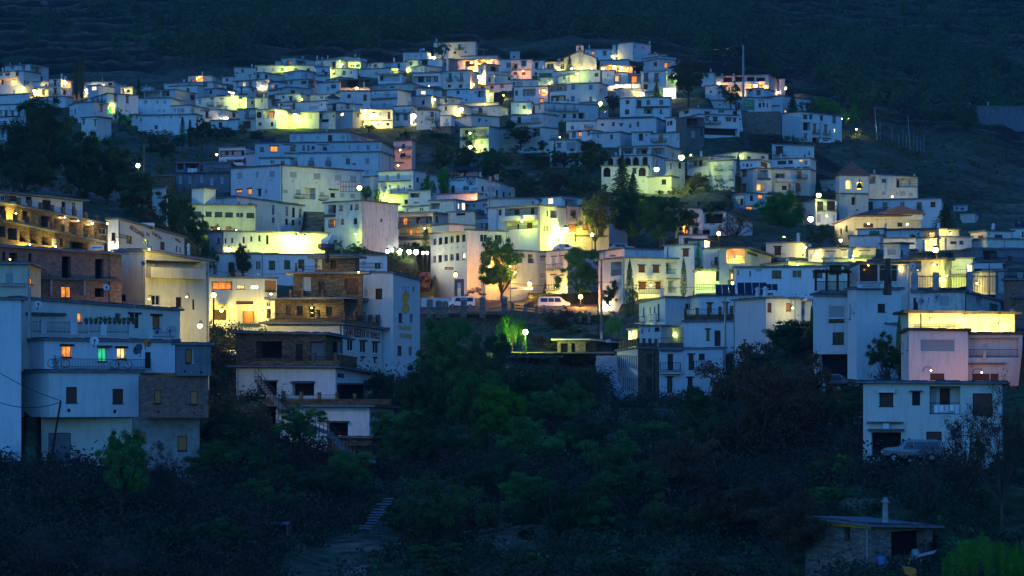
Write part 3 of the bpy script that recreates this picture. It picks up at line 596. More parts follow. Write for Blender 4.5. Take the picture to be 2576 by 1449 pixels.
FAR2 = """
@2 0
-20 76 80 508 604||w,20,570,20,20|small white house under the wood, left of the chapel
735 1000 1008 490 576|a=0|O,817,533,28,30 T,933,537,34,38 y,933,540,22,28 C,778,452,14,46 v,765,530,10,16|low white house with two lit windows right of the chapel
1010 1215 1396 420 556|a=40|W,1055,480,16,46 W,1055,535,16,30 w,1238,467,12,26 w,1318,480,16,26 v,1225,530,12,20 C,1384,412,16,30|big blank white house standing highest right of the chapel
1320 1480 1686 588 712|a=55|w,1327,650,10,24 W,1442,648,36,40 O,1562,657,56,60 N,1562,657,66,66|blue-white house with one glowing window, right of the orange gallery
+ 1320 1500 1652 562 612|a=50 dd=5|v,1400,590,8,8
1380 1400 1560 536 590|a=60 k=5|w,1480,560,14,14 C,1440,525,16,30|small white house tucked under the highest blank house
885 1175 1197 598 646|a=4 k=7|v,1000,625,8,8|plain pinkish wall house directly behind the orange-lit gallery
882 955 1215 648 732|a=60 r=o id=gallery|l,915,690,50,24 N,1080,680,250,60 o,985,680,34,42 y,1028,676,50,50 y,1100,678,46,46 y,1150,684,44,44 o,1195,682,22,40|glazed gallery house blazing with orange light below the chapel
-10 193 202 595 756|a=6 id=pinkrow|L,30,665,60,56 W,120,640,48,44 b,35,738,36,26 b,118,738,34,26 H,90,705,190,8|pink-lit house with a dark square window at the lane below the wood
196 330 336 604 700||D,247,662,34,60 M,300,680,50,26 b,240,740,28,26|pink-lit narrow house with dark balcony door near the chapel
334 530 562 616 712|a=10|L,385,662,82,54 w,385,662,70,44 W,507,668,38,60|yellow-lit low house with wide porch immediately left of the chapel conifer
262 424 440 690 806|a=8|e,336,755,128,38 s,350,730,34,14|white house with a long green awning, left of the chapel
+ 270 410 416 770 864|dd=-5|s,335,828,34,44
430 640 644 704 826|k=5|s,490,748,30,20 s,590,742,80,22|yellow-lit wall house under the chapel forecourt
638 884 915 700 836|a=14|b,850,752,38,34 v,700,740,8,8 C,865,790,10,40|blue-shadowed house with a red blind below the chapel
908 1026 1040 704 842|a=12|w,965,753,16,20 s,940,800,36,30 s,960,828,24,26|green-lit white house with one tiny window below the orange gallery
1030 1168 1172 726 838|a=0|y,1055,790,42,60 L,1065,795,60,80|narrow white house with a lit doorway under the gallery
1165 1294 1300 738 838|a=0|L,1232,795,120,84 o,1230,800,54,66|white house whose open balcony shows a lit orange doorway
1298 1556 1562 710 896|a=3|K,1412,800,8,160 W,1350,776,44,76 B,1352,808,60,28 W,1453,780,42,76 B,1455,810,60,28 d,1345,870,42,50|white house with two tall dark balcony windows, upper right
1555 1662 1668 740 886||L,1600,765,90,40 e,1615,818,30,32|yellow-topped house with small green shutter behind the big walnut tree
958 1290 1296 836 894|k=5|v,1100,860,10,10 s,1120,870,40,20|low lit wall house beneath the orange doorway balcony
1028 1095 1340 883 982|a=60|s,1110,940,40,50 L,1265,938,140,66 y,1250,940,66,50 l,1310,940,34,50|white house with yellow-lit glazed terrace left of the pine
1338 1420 1424 922 982||w,1380,950,24,16|small white box house in front of the yellow-lit terrace
1520 1648 1655 878 982|id=flood|W,1615,922,30,58|white wall flooded with white light behind the big walnut tree
1086 1243 1248 976 1206||w,1162,1025,38,36 b,1158,1125,42,46 v,1150,1065,10,10|cream-lit tall house with two windows one above the other
1245 1590 1606 973 1182|a=4|b,1280,1038,44,62 w,1372,1028,38,44 w,1502,1028,38,44 H,1415,1077,340,14 L,1372,1118,90,56 w,1498,1122,26,46 K,1420,1025,6,90|wide blue-white house with pillared balconies, right centre
20 362 380 863 1032|a=12|w,45,935,30,50 L,172,930,130,70 s,190,935,80,54 L,305,920,62,58 o,305,920,50,50 s,165,1010,36,30 O,297,1013,34,40|white house with a glazed gallery and one orange-lit window, upper middle
380 870 962 828 1050|a=20 id=bluehouse|L,468,885,170,72 w,475,890,60,40 w,540,890,26,46 u,617,877,36,42 u,792,877,36,42 L,465,990,150,60 w,445,992,60,50 w,537,992,26,50 u,613,993,38,52 u,790,1005,34,64 B,790,1030,70,30 w,890,900,8,30 w,905,905,8,30 w,920,910,8,30|tall house with bright blue shutters above the green lane lamp
-10 268 282 798 870|a=6|s,75,845,70,60 s,190,845,40,46 w,20,840,20,30|green-lit white house with pale garage blinds, upper middle
462 545 712 752 836|a=60|w,520,785,18,24 s,570,795,26,50 w,680,800,12,30|blue-white house with a small round-topped stair, above the blue shutters
-10 195 212 1022 1136|a=5|b,123,1078,30,32 v,60,1060,12,12|plain blue-white house with one brown shutter, upper middle
230 320 868 1028 1206|a=68|w,275,1075,12,40 s,425,1082,34,56 s,537,1082,34,54 s,628,1082,36,56 B,490,1103,340,22 b,428,1165,34,34 b,527,1165,34,38 d,628,1165,34,40 N,700,1165,60,60|cream-lit house with three pale doors along one iron balcony
+ 690 865 870 1020 1110|dd=6|v,720,1060,8,8
-10 305 466 1138 1300|a=35|w,72,1208,38,62 s,230,1195,92,56 B,150,1222,290,36 s,335,1195,12,30 s,385,1215,12,30 C,355,1105,18,40|white house with a long iron balcony behind the bare trained tree
-10 325 466 1275 1520|a=40|L,240,1325,80,90 L,80,1330,190,90 s,60,1330,50,60 w,275,1440,50,30 B,430,1385,90,30 s,230,1410,40,50 K,322,1350,8,120|big house with pillars lit yellow at the foot of the bare tree
545 852 872 1213 1316|a=5|e,608,1282,30,30 B,770,1270,80,26 v,740,1260,10,10|cream-lit low house behind the bare tree, one green shutter
855 1452 1542 1178 1326|a=12|w,910,1253,30,22 w,1020,1248,26,40 W,1098,1257,28,22 w,1190,1265,24,34 w,1267,1248,26,50 w,1490,1245,12,40 s,1510,1245,34,56 H,1150,1182,560,8|long blue-white house with five assorted small windows, right centre
575 800 902 1303 1420|a=35|L,622,1355,40,70 O,683,1350,30,44 W,770,1345,28,44 w,600,1350,16,30|white house with a lamp-lit kitchen window, right of the bare tree
800 1090 1206 1323 1470|a=25|w,865,1375,16,36 w,1002,1375,26,46 v,930,1345,10,10|white house with a shadowed curved side wall, right centre
1205 1406 1430 1323 1470|m=O a=4|d,1298,1380,42,70 w,1352,1358,18,26|weathered grey-blue house with one dark door, right centre
1405 1710 1714 1323 1470|m=O|t,1500,1388,40,62 B,1482,1410,150,26 v,1665,1395,8,20|whitewashed house with tan shuttered balcony door, right centre
1550 1652 1757 1173 1310|a=35|w,1600,1235,30,40 w,1570,1240,20,40|narrow white house wedged beside the bare cement house
1650 1755 1937 1173 1480|m=G a=55|L,1815,1230,112,70 s,1822,1350,34,62 w,1905,1330,16,70 H,1850,1272,170,12|unpainted cement house with open upper porch, right centre
1705 1882 2290 1145 1372|a=68 n=hotel id=helio|W,1760,1190,20,20 W,1965,1196,38,40 W,2045,1200,46,38 B,1932,1228,104,22 B,2038,1228,104,22 W,2180,1205,60,38 W,2240,1208,32,34 N,2080,1325,380,70|white hotel on pillars with red-railed balconies and sloping name board
+ 1682 1815 2222 1080 1150|dd=7 a=66|W,1755,1130,44,20 W,1965,1135,50,14 w,2108,1118,60,40 C,1875,1058,14,30
2000 2245 2252 1004 1096|a=0|v,2090,1055,20,12|plain white shed house below the walnut tree, right
2045 2580 2750 748 968|a=10 r=o id=gal2 n=hotel|N,2170,800,90,64 N,2290,800,100,64 N,2400,805,80,66 N,2500,812,90,66 K,2112,800,18,110 K,2228,800,18,110 K,2450,810,16,110 M,2350,838,400,24 N,2500,868,190,34 o,2500,868,180,28|long pinkish hotel with deep brown galleries and orange lights, upper right
+ 2690 2744 2748 790 960|dd=-4|l,2680,930,50,40
2355 2535 2640 884 984|a=20|T,2400,927,42,46 T,2480,935,42,42|yellow-lit cream house with two tan shutters, upper right
2250 2375 2610 975 1106|a=62|w,2280,1060,18,50 s,2505,1010,60,24 d,2495,1060,26,46 d,2532,1055,18,50 w,2570,1060,14,40|white house beside the green billboard, upper right
1905 2030 2048 728 830|a=10|s,1965,775,26,36 C,2000,690,20,40|small blue house in shade between walnut tree and long hotel
1945 2060 2160 850 975|m=O a=40|w,2000,920,20,22 w,2085,935,24,30|shaded grey house under the orange lamp, upper right
@3 0
-70 145 432 958 1136|a=35|w,-20,1020,20,20 s,347,1045,28,66 y,178,1120,20,28 H,30,1068,180,6|white house with a wide dark fir in front, right of the hotel
142 326 742 1120 1406|a=58 t=1140,1118,1165 id=rightblock|W,375,1178,40,36 W,430,1178,28,40 W,538,1190,28,44 W,668,1207,38,80 N,385,1272,80,84 T,470,1290,28,80 T,580,1300,28,80 B,475,1325,66,30 B,582,1335,66,30 l,668,1315,18,40 W,380,1370,30,44 N,480,1412,70,60 N,590,1415,90,60 w,695,1420,20,18 K,338,1320,14,180 K,428,1320,14,190 K,520,1330,12,190 K,648,1335,12,180|lone three-storey white block at the right end of the village
1870 1942 2620 1062 1140|m=G a=86 t=1070,1062,1072|w,1885,1108,22,34 w,1953,1108,34,48 w,2265,1115,48,46 w,2565,1105,20,20|long ruined grey-white barn alone on the dark right slope
"""
MID = """
@0 1
1530 1665 1668 428 548|m=W d=300|w,1583,467,12,30|small white shed cube among the dark left trees
+ 1600 1680 1690 530 680|dd=-3|w,1640,690,30,60
1545 1760 1765 308 470|m=S d=345|v,1600,360,8,8|dark brown stone shed below the street lamp in the left trees
1770 2325 2368 180 470|m=G a=5 d=352|L,1815,225,66,66 L,1935,215,140,70 b,2028,240,30,60 w,2135,255,60,40 H,2050,288,550,10 s,1815,360,26,70 s,1912,360,26,70 s,2027,350,26,66 s,2130,375,26,66 s,2234,365,24,62 R,2230,265,160,34|dark unrendered two-storey house with pale narrow windows and hung washing
+ 2085 2325 2420 200 290|dd=3 a=10|s,2135,255,60,50 s,2200,255,30,60 w,2290,260,34,60
2203 2468 2660 24 196|a=20 d=385|L,2335,95,250,66 b,2285,90,30,46 d,2342,90,20,46 d,2445,92,30,48 L,2370,170,180,30 s,2240,172,50,30|yellow-lit house with long loggia above the dark unrendered house
@1 1
300 1256 1386 72 330|a=14 d=368 id=terraces|s,395,172,42,76 s,560,170,46,76 s,732,170,48,76 w,925,172,42,56 s,1122,170,44,60 w,988,200,30,12 s,1118,284,44,60 v,708,98,12,12 v,880,122,12,12 v,912,122,12,12 B,395,192,46,34 B,560,190,50,34 B,732,190,50,34|very long white building with a brown-pillared roof terrace, centre left
+ -10 1262 1386 -30 76|dd=6 a=10 pm=S|w,60,55,42,44 O,180,50,76,56 T,370,45,52,48 w,480,35,24,50 w,528,38,24,50 b,575,35,30,30 w,683,35,62,50 s,775,30,40,60 s,940,35,40,60 s,1028,35,36,56 w,1127,35,36,54 s,1222,30,36,56 
+ 340 936 1278 -128 -30|dd=14 a=18|s,380,-60,60,56 s,462,-60,42,70 s,620,-60,44,50 d,745,-62,42,56 s,875,-65,42,56 s,992,-65,62,66 s,1085,-65,60,66 s,1220,-65,32,56 C,712,-175,16,50
-100 0 300 80 200|a=60 d=375|w,95,115,64,30 s,-60,100,36,34|low white extension at the left end of the pillared terrace
45 345 368 133 212|a=10 d=348|w,165,182,46,36 w,268,187,40,28|little flat-roofed pavilion standing on the large blue-white block
-252 246 1068 208 660|a=55 k=12 d=336 t=238,208,265 id=bigblue|s,-165,318,58,66 s,10,308,32,66 s,160,303,58,66 v,-170,385,12,12 v,160,366,12,12 v,372,370,12,12 v,610,388,12,12 v,825,404,12,12 O,-170,475,56,28 O,-64,480,40,60 W,35,490,30,60 s,100,478,26,46 s,375,308,74,66 s,615,325,74,66 s,828,340,74,66 s,980,350,72,66 s,296,476,46,40 s,428,488,52,62 B,430,522,76,34 L,547,498,102,116 w,560,490,40,60 s,665,505,50,50 B,665,540,76,36 w,773,515,46,42 s,870,515,52,50 s,973,522,54,50 H,775,458,86,12|huge blue-white apartment block with grey blinds left of centre
1383 1568 1604 -40 250|m=P a=20 d=395|w,1485,20,30,44 B,1475,37,180,22 w,1478,112,52,40 B,1510,125,90,16 w,1388,135,14,46 H,1435,188,110,8|pink house lit red at the right end of the pillared terrace
1040 1255 1258 318 580|d=352 k=5|v,1150,400,6,6|plain wall glowing yellow behind the small street trees
1232 1582 1712 256 664|a=30 d=348 id=yellowhouse|s,1320,335,24,60 s,1433,322,38,66 b,1627,360,24,46 w,1305,437,26,30 B,1455,483,230,38 s,1433,445,28,74 w,1548,425,30,30 H,1400,375,320,10 s,1308,566,70,44 s,1420,580,44,34 w,1512,580,34,42|four-storey house lit vivid yellow beside the bright corner lamp
+ 1590 1720 1816 295 500|dd=6 a=40|b,1627,362,24,46 w,1700,350,40,40
1800 2226 2610 326 560|a=23 k=9 d=372 t=330,324,425 id=chorrillo n=workshop_building|w,1883,445,58,50 d,1982,458,34,78 w,2110,445,60,50 w,2282,450,26,50 w,2425,488,24,48 w,2495,505,24,48 w,2555,500,20,30 R,2200,470,40,50|wide ham workshop with black lettering and a pig emblem
+ 1535 2228 2420 488 620|dd=-7 a=20|R,1890,470,660,34
1950 2230 2442 268 336|a=35 d=392|v,2040,320,20,8 C,2290,232,12,50|low cream building stepped behind the ham workshop roof
1535 1757 1800 462 612|a=12 d=342|N,1600,515,96,46 w,1600,520,80,36 w,1770,515,26,50 w,1612,590,50,20|blue-white house with a scalloped porch window, below the ham workshop
+ 1488 1745 1755 614 696|dd=-6|N,1562,660,90,46 w,1562,662,80,40 w,1662,657,42,36
1750 2010 2160 556 716|a=28 d=335|N,1800,625,100,60 w,1775,635,30,60 l,2040,625,18,60 l,2090,628,34,72 T,2125,645,30,54 C,1865,625,30,60|house with a glazed balcony lit from inside, left of the lattice mast
1392 1782 1955 680 1000|a=24 r=o k=8 d=331 id=balconyhouse pm=S|L,1600,775,360,92 o,1505,780,42,72 w,1635,775,40,74 b,1722,770,14,60 b,1757,750,18,44 L,1600,890,390,84 s,1475,885,104,76 o,1563,890,26,46 o,1627,890,28,46 w,1710,880,20,30 H,1590,825,400,34 H,1590,940,400,20 w,1820,755,28,62 K,1415,800,26,36 K,1545,800,26,36 K,1655,795,20,36|yellow two-storey house with stone-fronted balconies and lit orange doors
690 1065 1432 566 1030|a=40 m=O k=11 d=318 t=585,562,602|L,768,655,84,86 b,778,660,44,70 L,765,800,84,84 o,775,795,46,62 t,857,643,32,54 b,960,635,22,54 t,1015,632,32,56 t,870,780,30,56 w,1000,775,32,56 w,1263,768,18,34 H,745,722,110,26|tall weathered cube house with peeling blank wall and corner balconies
2140 2345 2620 552 645|a=55 d=350|w,2190,620,30,36 s,2295,620,50,44 s,2430,600,120,50 C,2300,480,14,80|low blue-white house at the foot of the lattice mast
2298 2590 2600 610 750|a=2 d=343|S,2340,685,34,60 S,2460,690,42,66 B,2460,715,60,26 d,2560,650,16,60|white house with two lintelled blinds right of the lattice mast
1950 2195 2305 675 812|a=15 d=337|L,2010,750,110,80 s,2085,745,40,50 s,2155,725,60,66 s,2155,770,60,40 s,2225,705,30,50 s,2265,705,30,50|white house with glazed sun porches left of the lattice mast
1756 2126 2930 856 1290|a=60 k=10 r=f d=318 n=hotel id=hotel|w*6,1795,983,36,70,58.6,-7.5 v*6,1792,1067,8,22,58.8,-6.5 w*6,1793,1160,36,72,58.8,-6.5 v,1790,1243,8,20 v,1965,1226,8,20 w,2293,948,74,76 w,2440,950,74,76 w,2585,955,74,76 w,2719,960,74,76 v,2291,1033,14,18 v,2700,1040,12,16 w,2300,1125,74,76 s,2440,1130,70,70|large cream hotel with rows of small barred windows, centre
+ 1812 2128 2700 1284 1650|dd=3 a=60 m=P|N,1860,1395,70,110 d,1865,1400,50,90 w,1925,1380,30,60 N,2000,1390,80,160 b,2060,1330,40,130 L,2095,1400,120,90 N,2200,1400,90,200 b,2330,1400,30,70 t,2400,1390,30,70
+ 1935 2196 2210 672 862|dd=8|w,2060,700,90,30
+ 2196 2580 2660 738 862|dd=10 a=10|H,2430,768,110,10 w,2275,822,30,60 w,2335,825,54,64 w,2440,815,36,78 w,2560,800,24,40 R,2390,825,380,50
1770 1940 2205 800 872|a=55 d=317 ns=1 fl|R,2070,830,250,50 K*5,1835,850,14,50,75,-12|roof terrace with white posts on the left end of the cream hotel
@2 1
-240 265 556 608 1010|a=38 d=318 id=lime|L,95,682,330,82 w,52,685,46,50 d,210,675,30,66 d,-120,690,30,60 M,110,742,390,38 w,357,697,12,54 L,418,705,66,80 w,435,715,24,50 L,110,815,330,80 d,180,825,50,70 w,65,830,14,50 w,325,847,12,60 b,355,850,18,56 b,392,857,10,50 w,440,980,20,60 w,470,975,18,60|lime-lit four-storey house with deep balconies, centre
-240 240 288 538 606|a=8 d=332|s,120,590,80,12 w,210,585,16,20|blue roof house behind the lime-lit balconies
280 500 705 520 625|a=40 d=345|l,385,575,50,60 s,450,585,90,76 L,590,585,140,60 K,512,590,20,50|white house with glazed veranda and white round tank, centre
500 556 976 618 1022|a=72 m=P d=322 id=pinkflat|s,530,690,46,66 s,530,740,46,40 t,616,690,52,54 t,742,688,52,54 t,605,842,86,74 t,738,832,54,56 b,900,715,66,98 d,895,862,62,120 H,740,922,440,8 w,640,940,14,80|pinkish apartment house with tan blinds right of the lime-lit house
976 1158 1164 523 1000|d=330 k=8|w,1098,572,30,14 H,1070,545,170,6|narrow blue house hidden behind the big green trees, centre
1642 1716 1918 628 925|a=40 d=322|w,1748,747,18,96 w,1802,735,18,74 w,1865,752,20,76 d,1745,870,18,76 w,1813,880,14,60 R,1820,885,260,46|cream gabled house with three slim shutters, right centre
1895 2150 2420 678 910|a=10 d=330|N,2030,748,190,106 k,2030,748,180,98 N,1945,885,90,46 k,2300,780,60,80|cream house with a very large dark opening, right of the slim shutters
1680 1960 1988 908 1030|a=4 d=312|N,1770,985,90,90 b,1760,985,50,70 v,1900,960,6,6|low white garage wall with a slab roof, right centre
1772 1940 1992 956 1052|a=15 r=o rm=terracotta d=300|l,1972,1005,26,70 v,1840,990,6,6|little tiled-roof hut with a bright lit doorway, right centre
-270 -30 345 1062 1480|a=50 d=312|L,190,1155,64,90 s,322,1155,76,54 s,318,1325,78,60 H,322,1128,80,8 w,180,1185,36,50 L,60,1150,90,90|cream house with roller blinds behind the round plane tree
345 560 870 1062 1480|a=40 d=310|S,422,1185,34,100 B,408,1240,66,56 S,500,1180,30,100 B,485,1235,60,56 S,415,1370,34,100 B,400,1440,66,50 S,500,1370,30,90|white town house with stacked small balconies, behind the plane tree
870 1110 1838 1135 1530|a=65 k=12 d=292 id=curved r=o ov=.4|L,1050,1255,110,140 t,1000,1250,40,60 r,1305,1256,62,66 r,1450,1258,62,66 L,1680,1252,266,116 r,1590,1268,62,70 r,1750,1270,50,66 H,1700,1358,300,10 r,1310,1430,66,66 r,1475,1430,62,66 L,1400,1440,270,140 L,1700,1440,260,120|long white apartment house with maroon blinds and corner loggias
+ 870 1130 1530 1044 1140|dd=10 a=62|K,930,1130,14,36 C,1228,1050,44,60 w,1010,1125,60,20
+ 1530 1832 1842 1005 1270|dd=2|r,1748,1095,60,68
1925 2078 2090 1044 1290|d=292 a=6|d,2055,1180,34,90 B,2050,1200,80,40 s,2050,1120,40,30|blue-white house with one dark balcony door, right centre
2085 2350 2610 1034 1480|a=10 r=o d=286 id=orange m=Y|L,2250,1130,190,150 y,2167,1155,38,88 y,2285,1142,76,46 N,2225,1315,90,110 y,2225,1330,60,60 K,2135,1220,30,360 b,2420,1105,100,20 L,2230,1400,120,60|cream house with an orange-lit upper loggia and a stone pillar
1838 2110 2118 1268 1490|d=288 k=6|s,1950,1358,60,86 L,1955,1400,230,130 s,1955,1370,60,80 H,1960,1262,250,8|green-lit garage annex with the painted wall portrait
925 1400 1556 105 330|a=20 d=395 id=arches k=9|A,985,168,66,90 A,1160,168,70,98 A,1240,168,70,98 A,1337,168,70,98 A,1080,168,66,98 A,1425,180,30,90 A,1462,185,24,80|white house with two storeys of arched balconies behind the dark cedar
+ 1078 1552 1705 10 108|dd=8 a=16|L,1160,70,122,58 L,1312,70,124,62 L,1465,75,130,72 w,1170,75,60,40 w,1470,78,60,50 s,1620,110,30,60
+ 900 1370 1384 213 480|dd=-4 a=0|A,955,282,72,98 A,1310,278,72,92 W,1233,272,38,50 s,1320,375,20,30
+ 1370 1605 1745 318 490|dd=-6 a=20|w,1527,380,46,50
1550 1608 1740 160 330|a=40 m=O d=392|w,1690,215,30,60 w,1600,220,20,60|stone terrace house in the glare of two green-white lamps
383 650 705 -50 220|m=O a=12 d=418|W,475,15,36,40 s,600,22,110,86 w,485,100,18,32 s,590,110,40,50|patched white house standing alone in the dark wood, centre right
1765 1985 2232 118 270|a=62 d=392|L,1870,190,200,84 e,1840,190,44,60 d,1900,190,30,60 C,1905,68,24,50 B,2000,150,10,10|house with open balcony and white chimney right of the green lamps
1983 2232 2244 156 440|d=386 k=9|s,2087,218,46,66 B,2085,240,72,36 s,2087,318,48,70 B,2087,340,72,36 s,2228,218,22,66 B,2225,240,50,36 s,2228,318,22,70 B,2225,340,50,36|blue-white house with two pairs of small iron balconies, right
2040 2318 2580 72 162|a=45 d=410|w,2170,120,12,12 b,2385,135,34,24 b,2525,132,34,24|green-lit low house with two maroon windows, right
2240 2500 2600 153 246|a=15 d=402|w*3,2327,212,24,34,40,0 b,2540,205,60,50|white house with three small square windows left of the cypress
2310 2460 2610 238 500|a=55 d=396|T,2337,300,50,50 K,2407,370,24,220 L,2500,300,160,90 d,2560,300,14,50 L,2480,435,130,80 y,2478,437,104,68 T,2335,450,44,84 H,2500,350,180,20|house with glowing orange window in a dark stone-edged bay, right
2205 2350 2580 488 640|a=60 d=380|d,2410,545,32,60 O,2500,530,46,40 O,2390,650,60,40 d,2310,580,30,60 C,2340,560,16,60|white house with steps of lit windows below the dark cypress
@3 1
40 465 472 -5 140|a=0 d=425 t=-5,15,20|D,115,72,72,84 B,110,97,150,30 w,415,90,16,38 w,368,115,16,26|upper white house with wide brown door on a balcony, right
-20 425 482 136 268|a=12 d=418|b,140,185,88,34 o,140,212,88,40 b,227,180,46,32 o,227,208,46,44 y,330,168,36,24 w,380,187,36,46 H,300,236,280,8|white house with half-lowered blinds over orange light, right
+ 140 425 475 250 506|dd=-3 a=14|t,168,310,40,76 t,315,305,42,78 B,300,332,200,34 t,302,430,40,72 B,302,455,60,30 w,430,430,14,60
-20 65 275 240 470|a=60 r=o d=412|K,45,330,30,180 L,120,320,100,50 t,215,440,20,90 w,165,440,50,40 M,170,365,200,28|dark-timbered balcony house beside the white house with orange blinds
505 690 694 348 460|d=432|w,570,425,50,30 w,638,412,22,22 L,560,425,90,50|yellow-lit house with an awning left of the bell tower
1012 1502 1510 298 552|a=3 k=9 d=440 t=296,328,330 m=Y|L,1048,362,64,76 s,1050,365,50,50 w,1167,367,46,36 L,1392,382,204,112 d,1310,400,24,70 s,1425,390,30,60 v,1360,355,14,14 s,1162,495,46,44 s,1300,500,28,42 s,1355,497,64,54 s,1435,508,38,44 C,1070,258,22,50 C,1472,303,20,30|cream three-storey house with a corner balcony right of the bell tower
330 480 692 556 806|a=62 d=405 id=bright|k,527,625,66,96 B,530,650,76,50 k,635,622,82,104 B,635,650,90,50 s,512,748,42,86 s,665,760,18,90|dazzlingly lit white house with dark glazed balconies left of the bell tower
1003 1745 1772 543 840|a=2 k=9 d=424|d,1030,625,52,90 B,1060,660,60,30 w,1178,628,50,84 B,1178,655,84,34 w,1352,610,46,56 B,1355,650,60,20 w,1522,628,52,90 B,1520,655,84,34 b,1660,607,48,50|wide white house with five dark balcony windows behind the church
1930 2082 2120 692 786|d=430 a=10|v,2000,720,6,6|small white wall hut beside the dark cedar, right slope
1865 2005 2010 605 665|d=455|w,1900,645,20,20 b,1955,650,30,20|low ruined hut above the dark cedar, right slope
"""
NEAR2 = """
@3 1
900 1166 1198 846 930|a=12 d=352|e,1070,890,100,30 C,1182,798,22,60|low blue-white roof house with green awning below the church
1196 1536 1562 848 946|a=6 m=O r=o rm=terracotta d=348|v,1300,900,6,6|rough whitewashed house with tiled edge below the church
820 1155 1160 912 1040|a=0 d=330|C,858,890,14,40 v,1000,960,6,6|blank house wall with a curved parapet, right centre
1160 1580 1584 938 1050|a=0 d=326|v,1400,990,6,6 C,1390,915,10,30|plain yellowish blank house below the church, right centre
1538 1720 1922 846 946|a=50 d=338 m=Y|L,1625,910,140,84 y,1625,912,110,56 s,1778,905,62,34|cream-lit house with a glowing glass sun room, right
1578 1698 1704 946 1100|d=322|N,1635,1010,90,60 l,1640,1020,40,50|white wall panel ablaze next to the large orange-yellow lamp
1690 1740 2048 926 1040|a=72 m=O d=322|w,1865,990,60,24 e,1945,990,40,36 w,1940,945,20,16|rough grey house right of the large orange-yellow lamp
2038 2204 2470 864 956|a=62 d=335|b,2138,932,56,22 b,2320,926,76,28 v,2225,905,14,16|white house with two thin maroon windows, far right middle
2030 2205 2600 943 1052|a=60 d=322|v,2300,1000,6,6 C,2283,995,40,30 C,2385,995,34,30|blue-white house with twin chimney hoods, far right middle
2440 2580 2600 840 960|a=5 d=340|d,2565,910,24,60 C,2500,880,24,50|white house next to the blue solar tank, right edge
1865 2065 2610 1042 1200|m=G a=70 d=300|L,2235,1118,144,90 w,2435,1150,36,44 R,2350,1170,470,54 H,2340,1200,480,12|grey cement house with a long dark roof railing, far right
-20 375 412 982 1126|a=6 d=318|D,97,1075,66,80 R,60,1130,240,50 w,350,1110,16,40|yellow-lit house with a brown door behind the giant chimney, right
405 545 640 1046 1186|a=40 d=306|s,430,1130,20,50|cream corner house left of three lintelled blinds, right
545 1085 1092 1036 1150|a=0 d=304 m=Y|S,630,1110,76,50 S,790,1105,90,66 S,970,1108,92,60 R,1000,1130,170,20 C,700,1080,18,90|yellow-lit house with three wide lintelled blinds, right centre
1164 1330 1424 988 1146|a=35 r=o rm=terracotta d=300|s,1247,1090,84,60 w,1350,1100,22,66|small blue-white house with tiled eave and one wide window
1420 1610 1690 1080 1140|m=S a=25 d=298|v,1500,1110,6,6|low brown hut under the large orange-yellow lamp
550 1050 1145 1138 1200|a=15 d=290 m=Y|v,800,1180,6,6|green-glowing strip of wall under a tiled eave, right centre
-60 210 556 1182 1250|a=62 d=284 m=Y|C,195,1155,36,70 v,400,1210,6,6|long green-glowing parapet behind the three dark windows house
1048 1752 1860 1146 1420|a=18 r=o rm=terracotta d=268 m=Y id=yellowroof|L,1300,1225,480,130 d,1350,1235,60,90 s,1505,1262,60,40 l,1508,1268,30,14 C,1640,1240,40,60 w,1700,1215,20,30|yellow-lit house with overhanging tiled roof behind the restaurant
560 826 900 1190 1420|a=15 d=262 m=Y|D,677,1270,124,80 D,785,1270,40,70|cream balcony house between pergola terrace and glowing strip
1763 2062 2096 1138 1420|a=8 d=270|b,1840,1215,20,60 l,2026,1260,60,96 B,1925,1293,176,62|green-lit house with a brilliant white arched window, right
2066 2366 2372 1195 1300|a=0 d=262|N,2110,1265,70,60 M,2220,1225,280,40|white balcony house under the grey cement house, far right
2040 2140 2335 1276 1500|a=55 d=256 m=Y|v,2190,1330,14,14 s,2090,1370,30,50|yellow corner house behind the iron fence, far right
2290 2400 2620 1255 1620|a=50 m=G d=240|H,2500,1262,200,10 w,2550,1370,90,80|dim grey house gable at the far right edge
-345 -318 576 1240 1660|a=86 k=9 d=262 t=1236,1232,1222 id=threewin|w,87,1310,96,76 w,292,1308,94,76 w,500,1305,96,76 s,-96,1247,70,76 w,-300,1290,14,44 w,-180,1300,14,50|long white house with large square windows behind the solar panels
"""
NEAR = """
@0 1
-900 -60 832 492 1100|a=38 m=W r=o ov=.7 d=246 t=560,470,560 n=stone_building id=terrbld pm=S|w,30,545,50,50 b,120,545,90,50 w,290,560,60,60 k,470,620,90,110 w,640,640,40,120 w,745,650,40,130 l,632,560,70,36 l,740,575,90,34
+ -900 -60 1100 578 1100|dd=-7 a=38 m=S r=o ov=.5 t=660,560,806 pm=S|N,20,665,60,80 N,180,705,70,90 N,270,725,80,100 N,460,780,100,110 N,590,805,100,110 N,760,840,130,110 N,890,870,100,100 w,1035,880,70,60 K*10,100,560,30,76,112,24 H,640,735,130,8 H,780,768,140,8
+ -900 -60 1345 750 1260|dd=-14 a=38 m=S r=o ov=.5 t=850,735,1046 pm=S|N,20,880,70,110 N,125,905,90,120 N,240,925,90,120 N,345,950,80,100 N,470,975,100,90 s,545,985,44,60 w,620,990,40,80 N,790,1020,180,70 l,1175,1034,190,40 l,1035,1020,60,10 K*11,60,722,32,80,118,26
"""
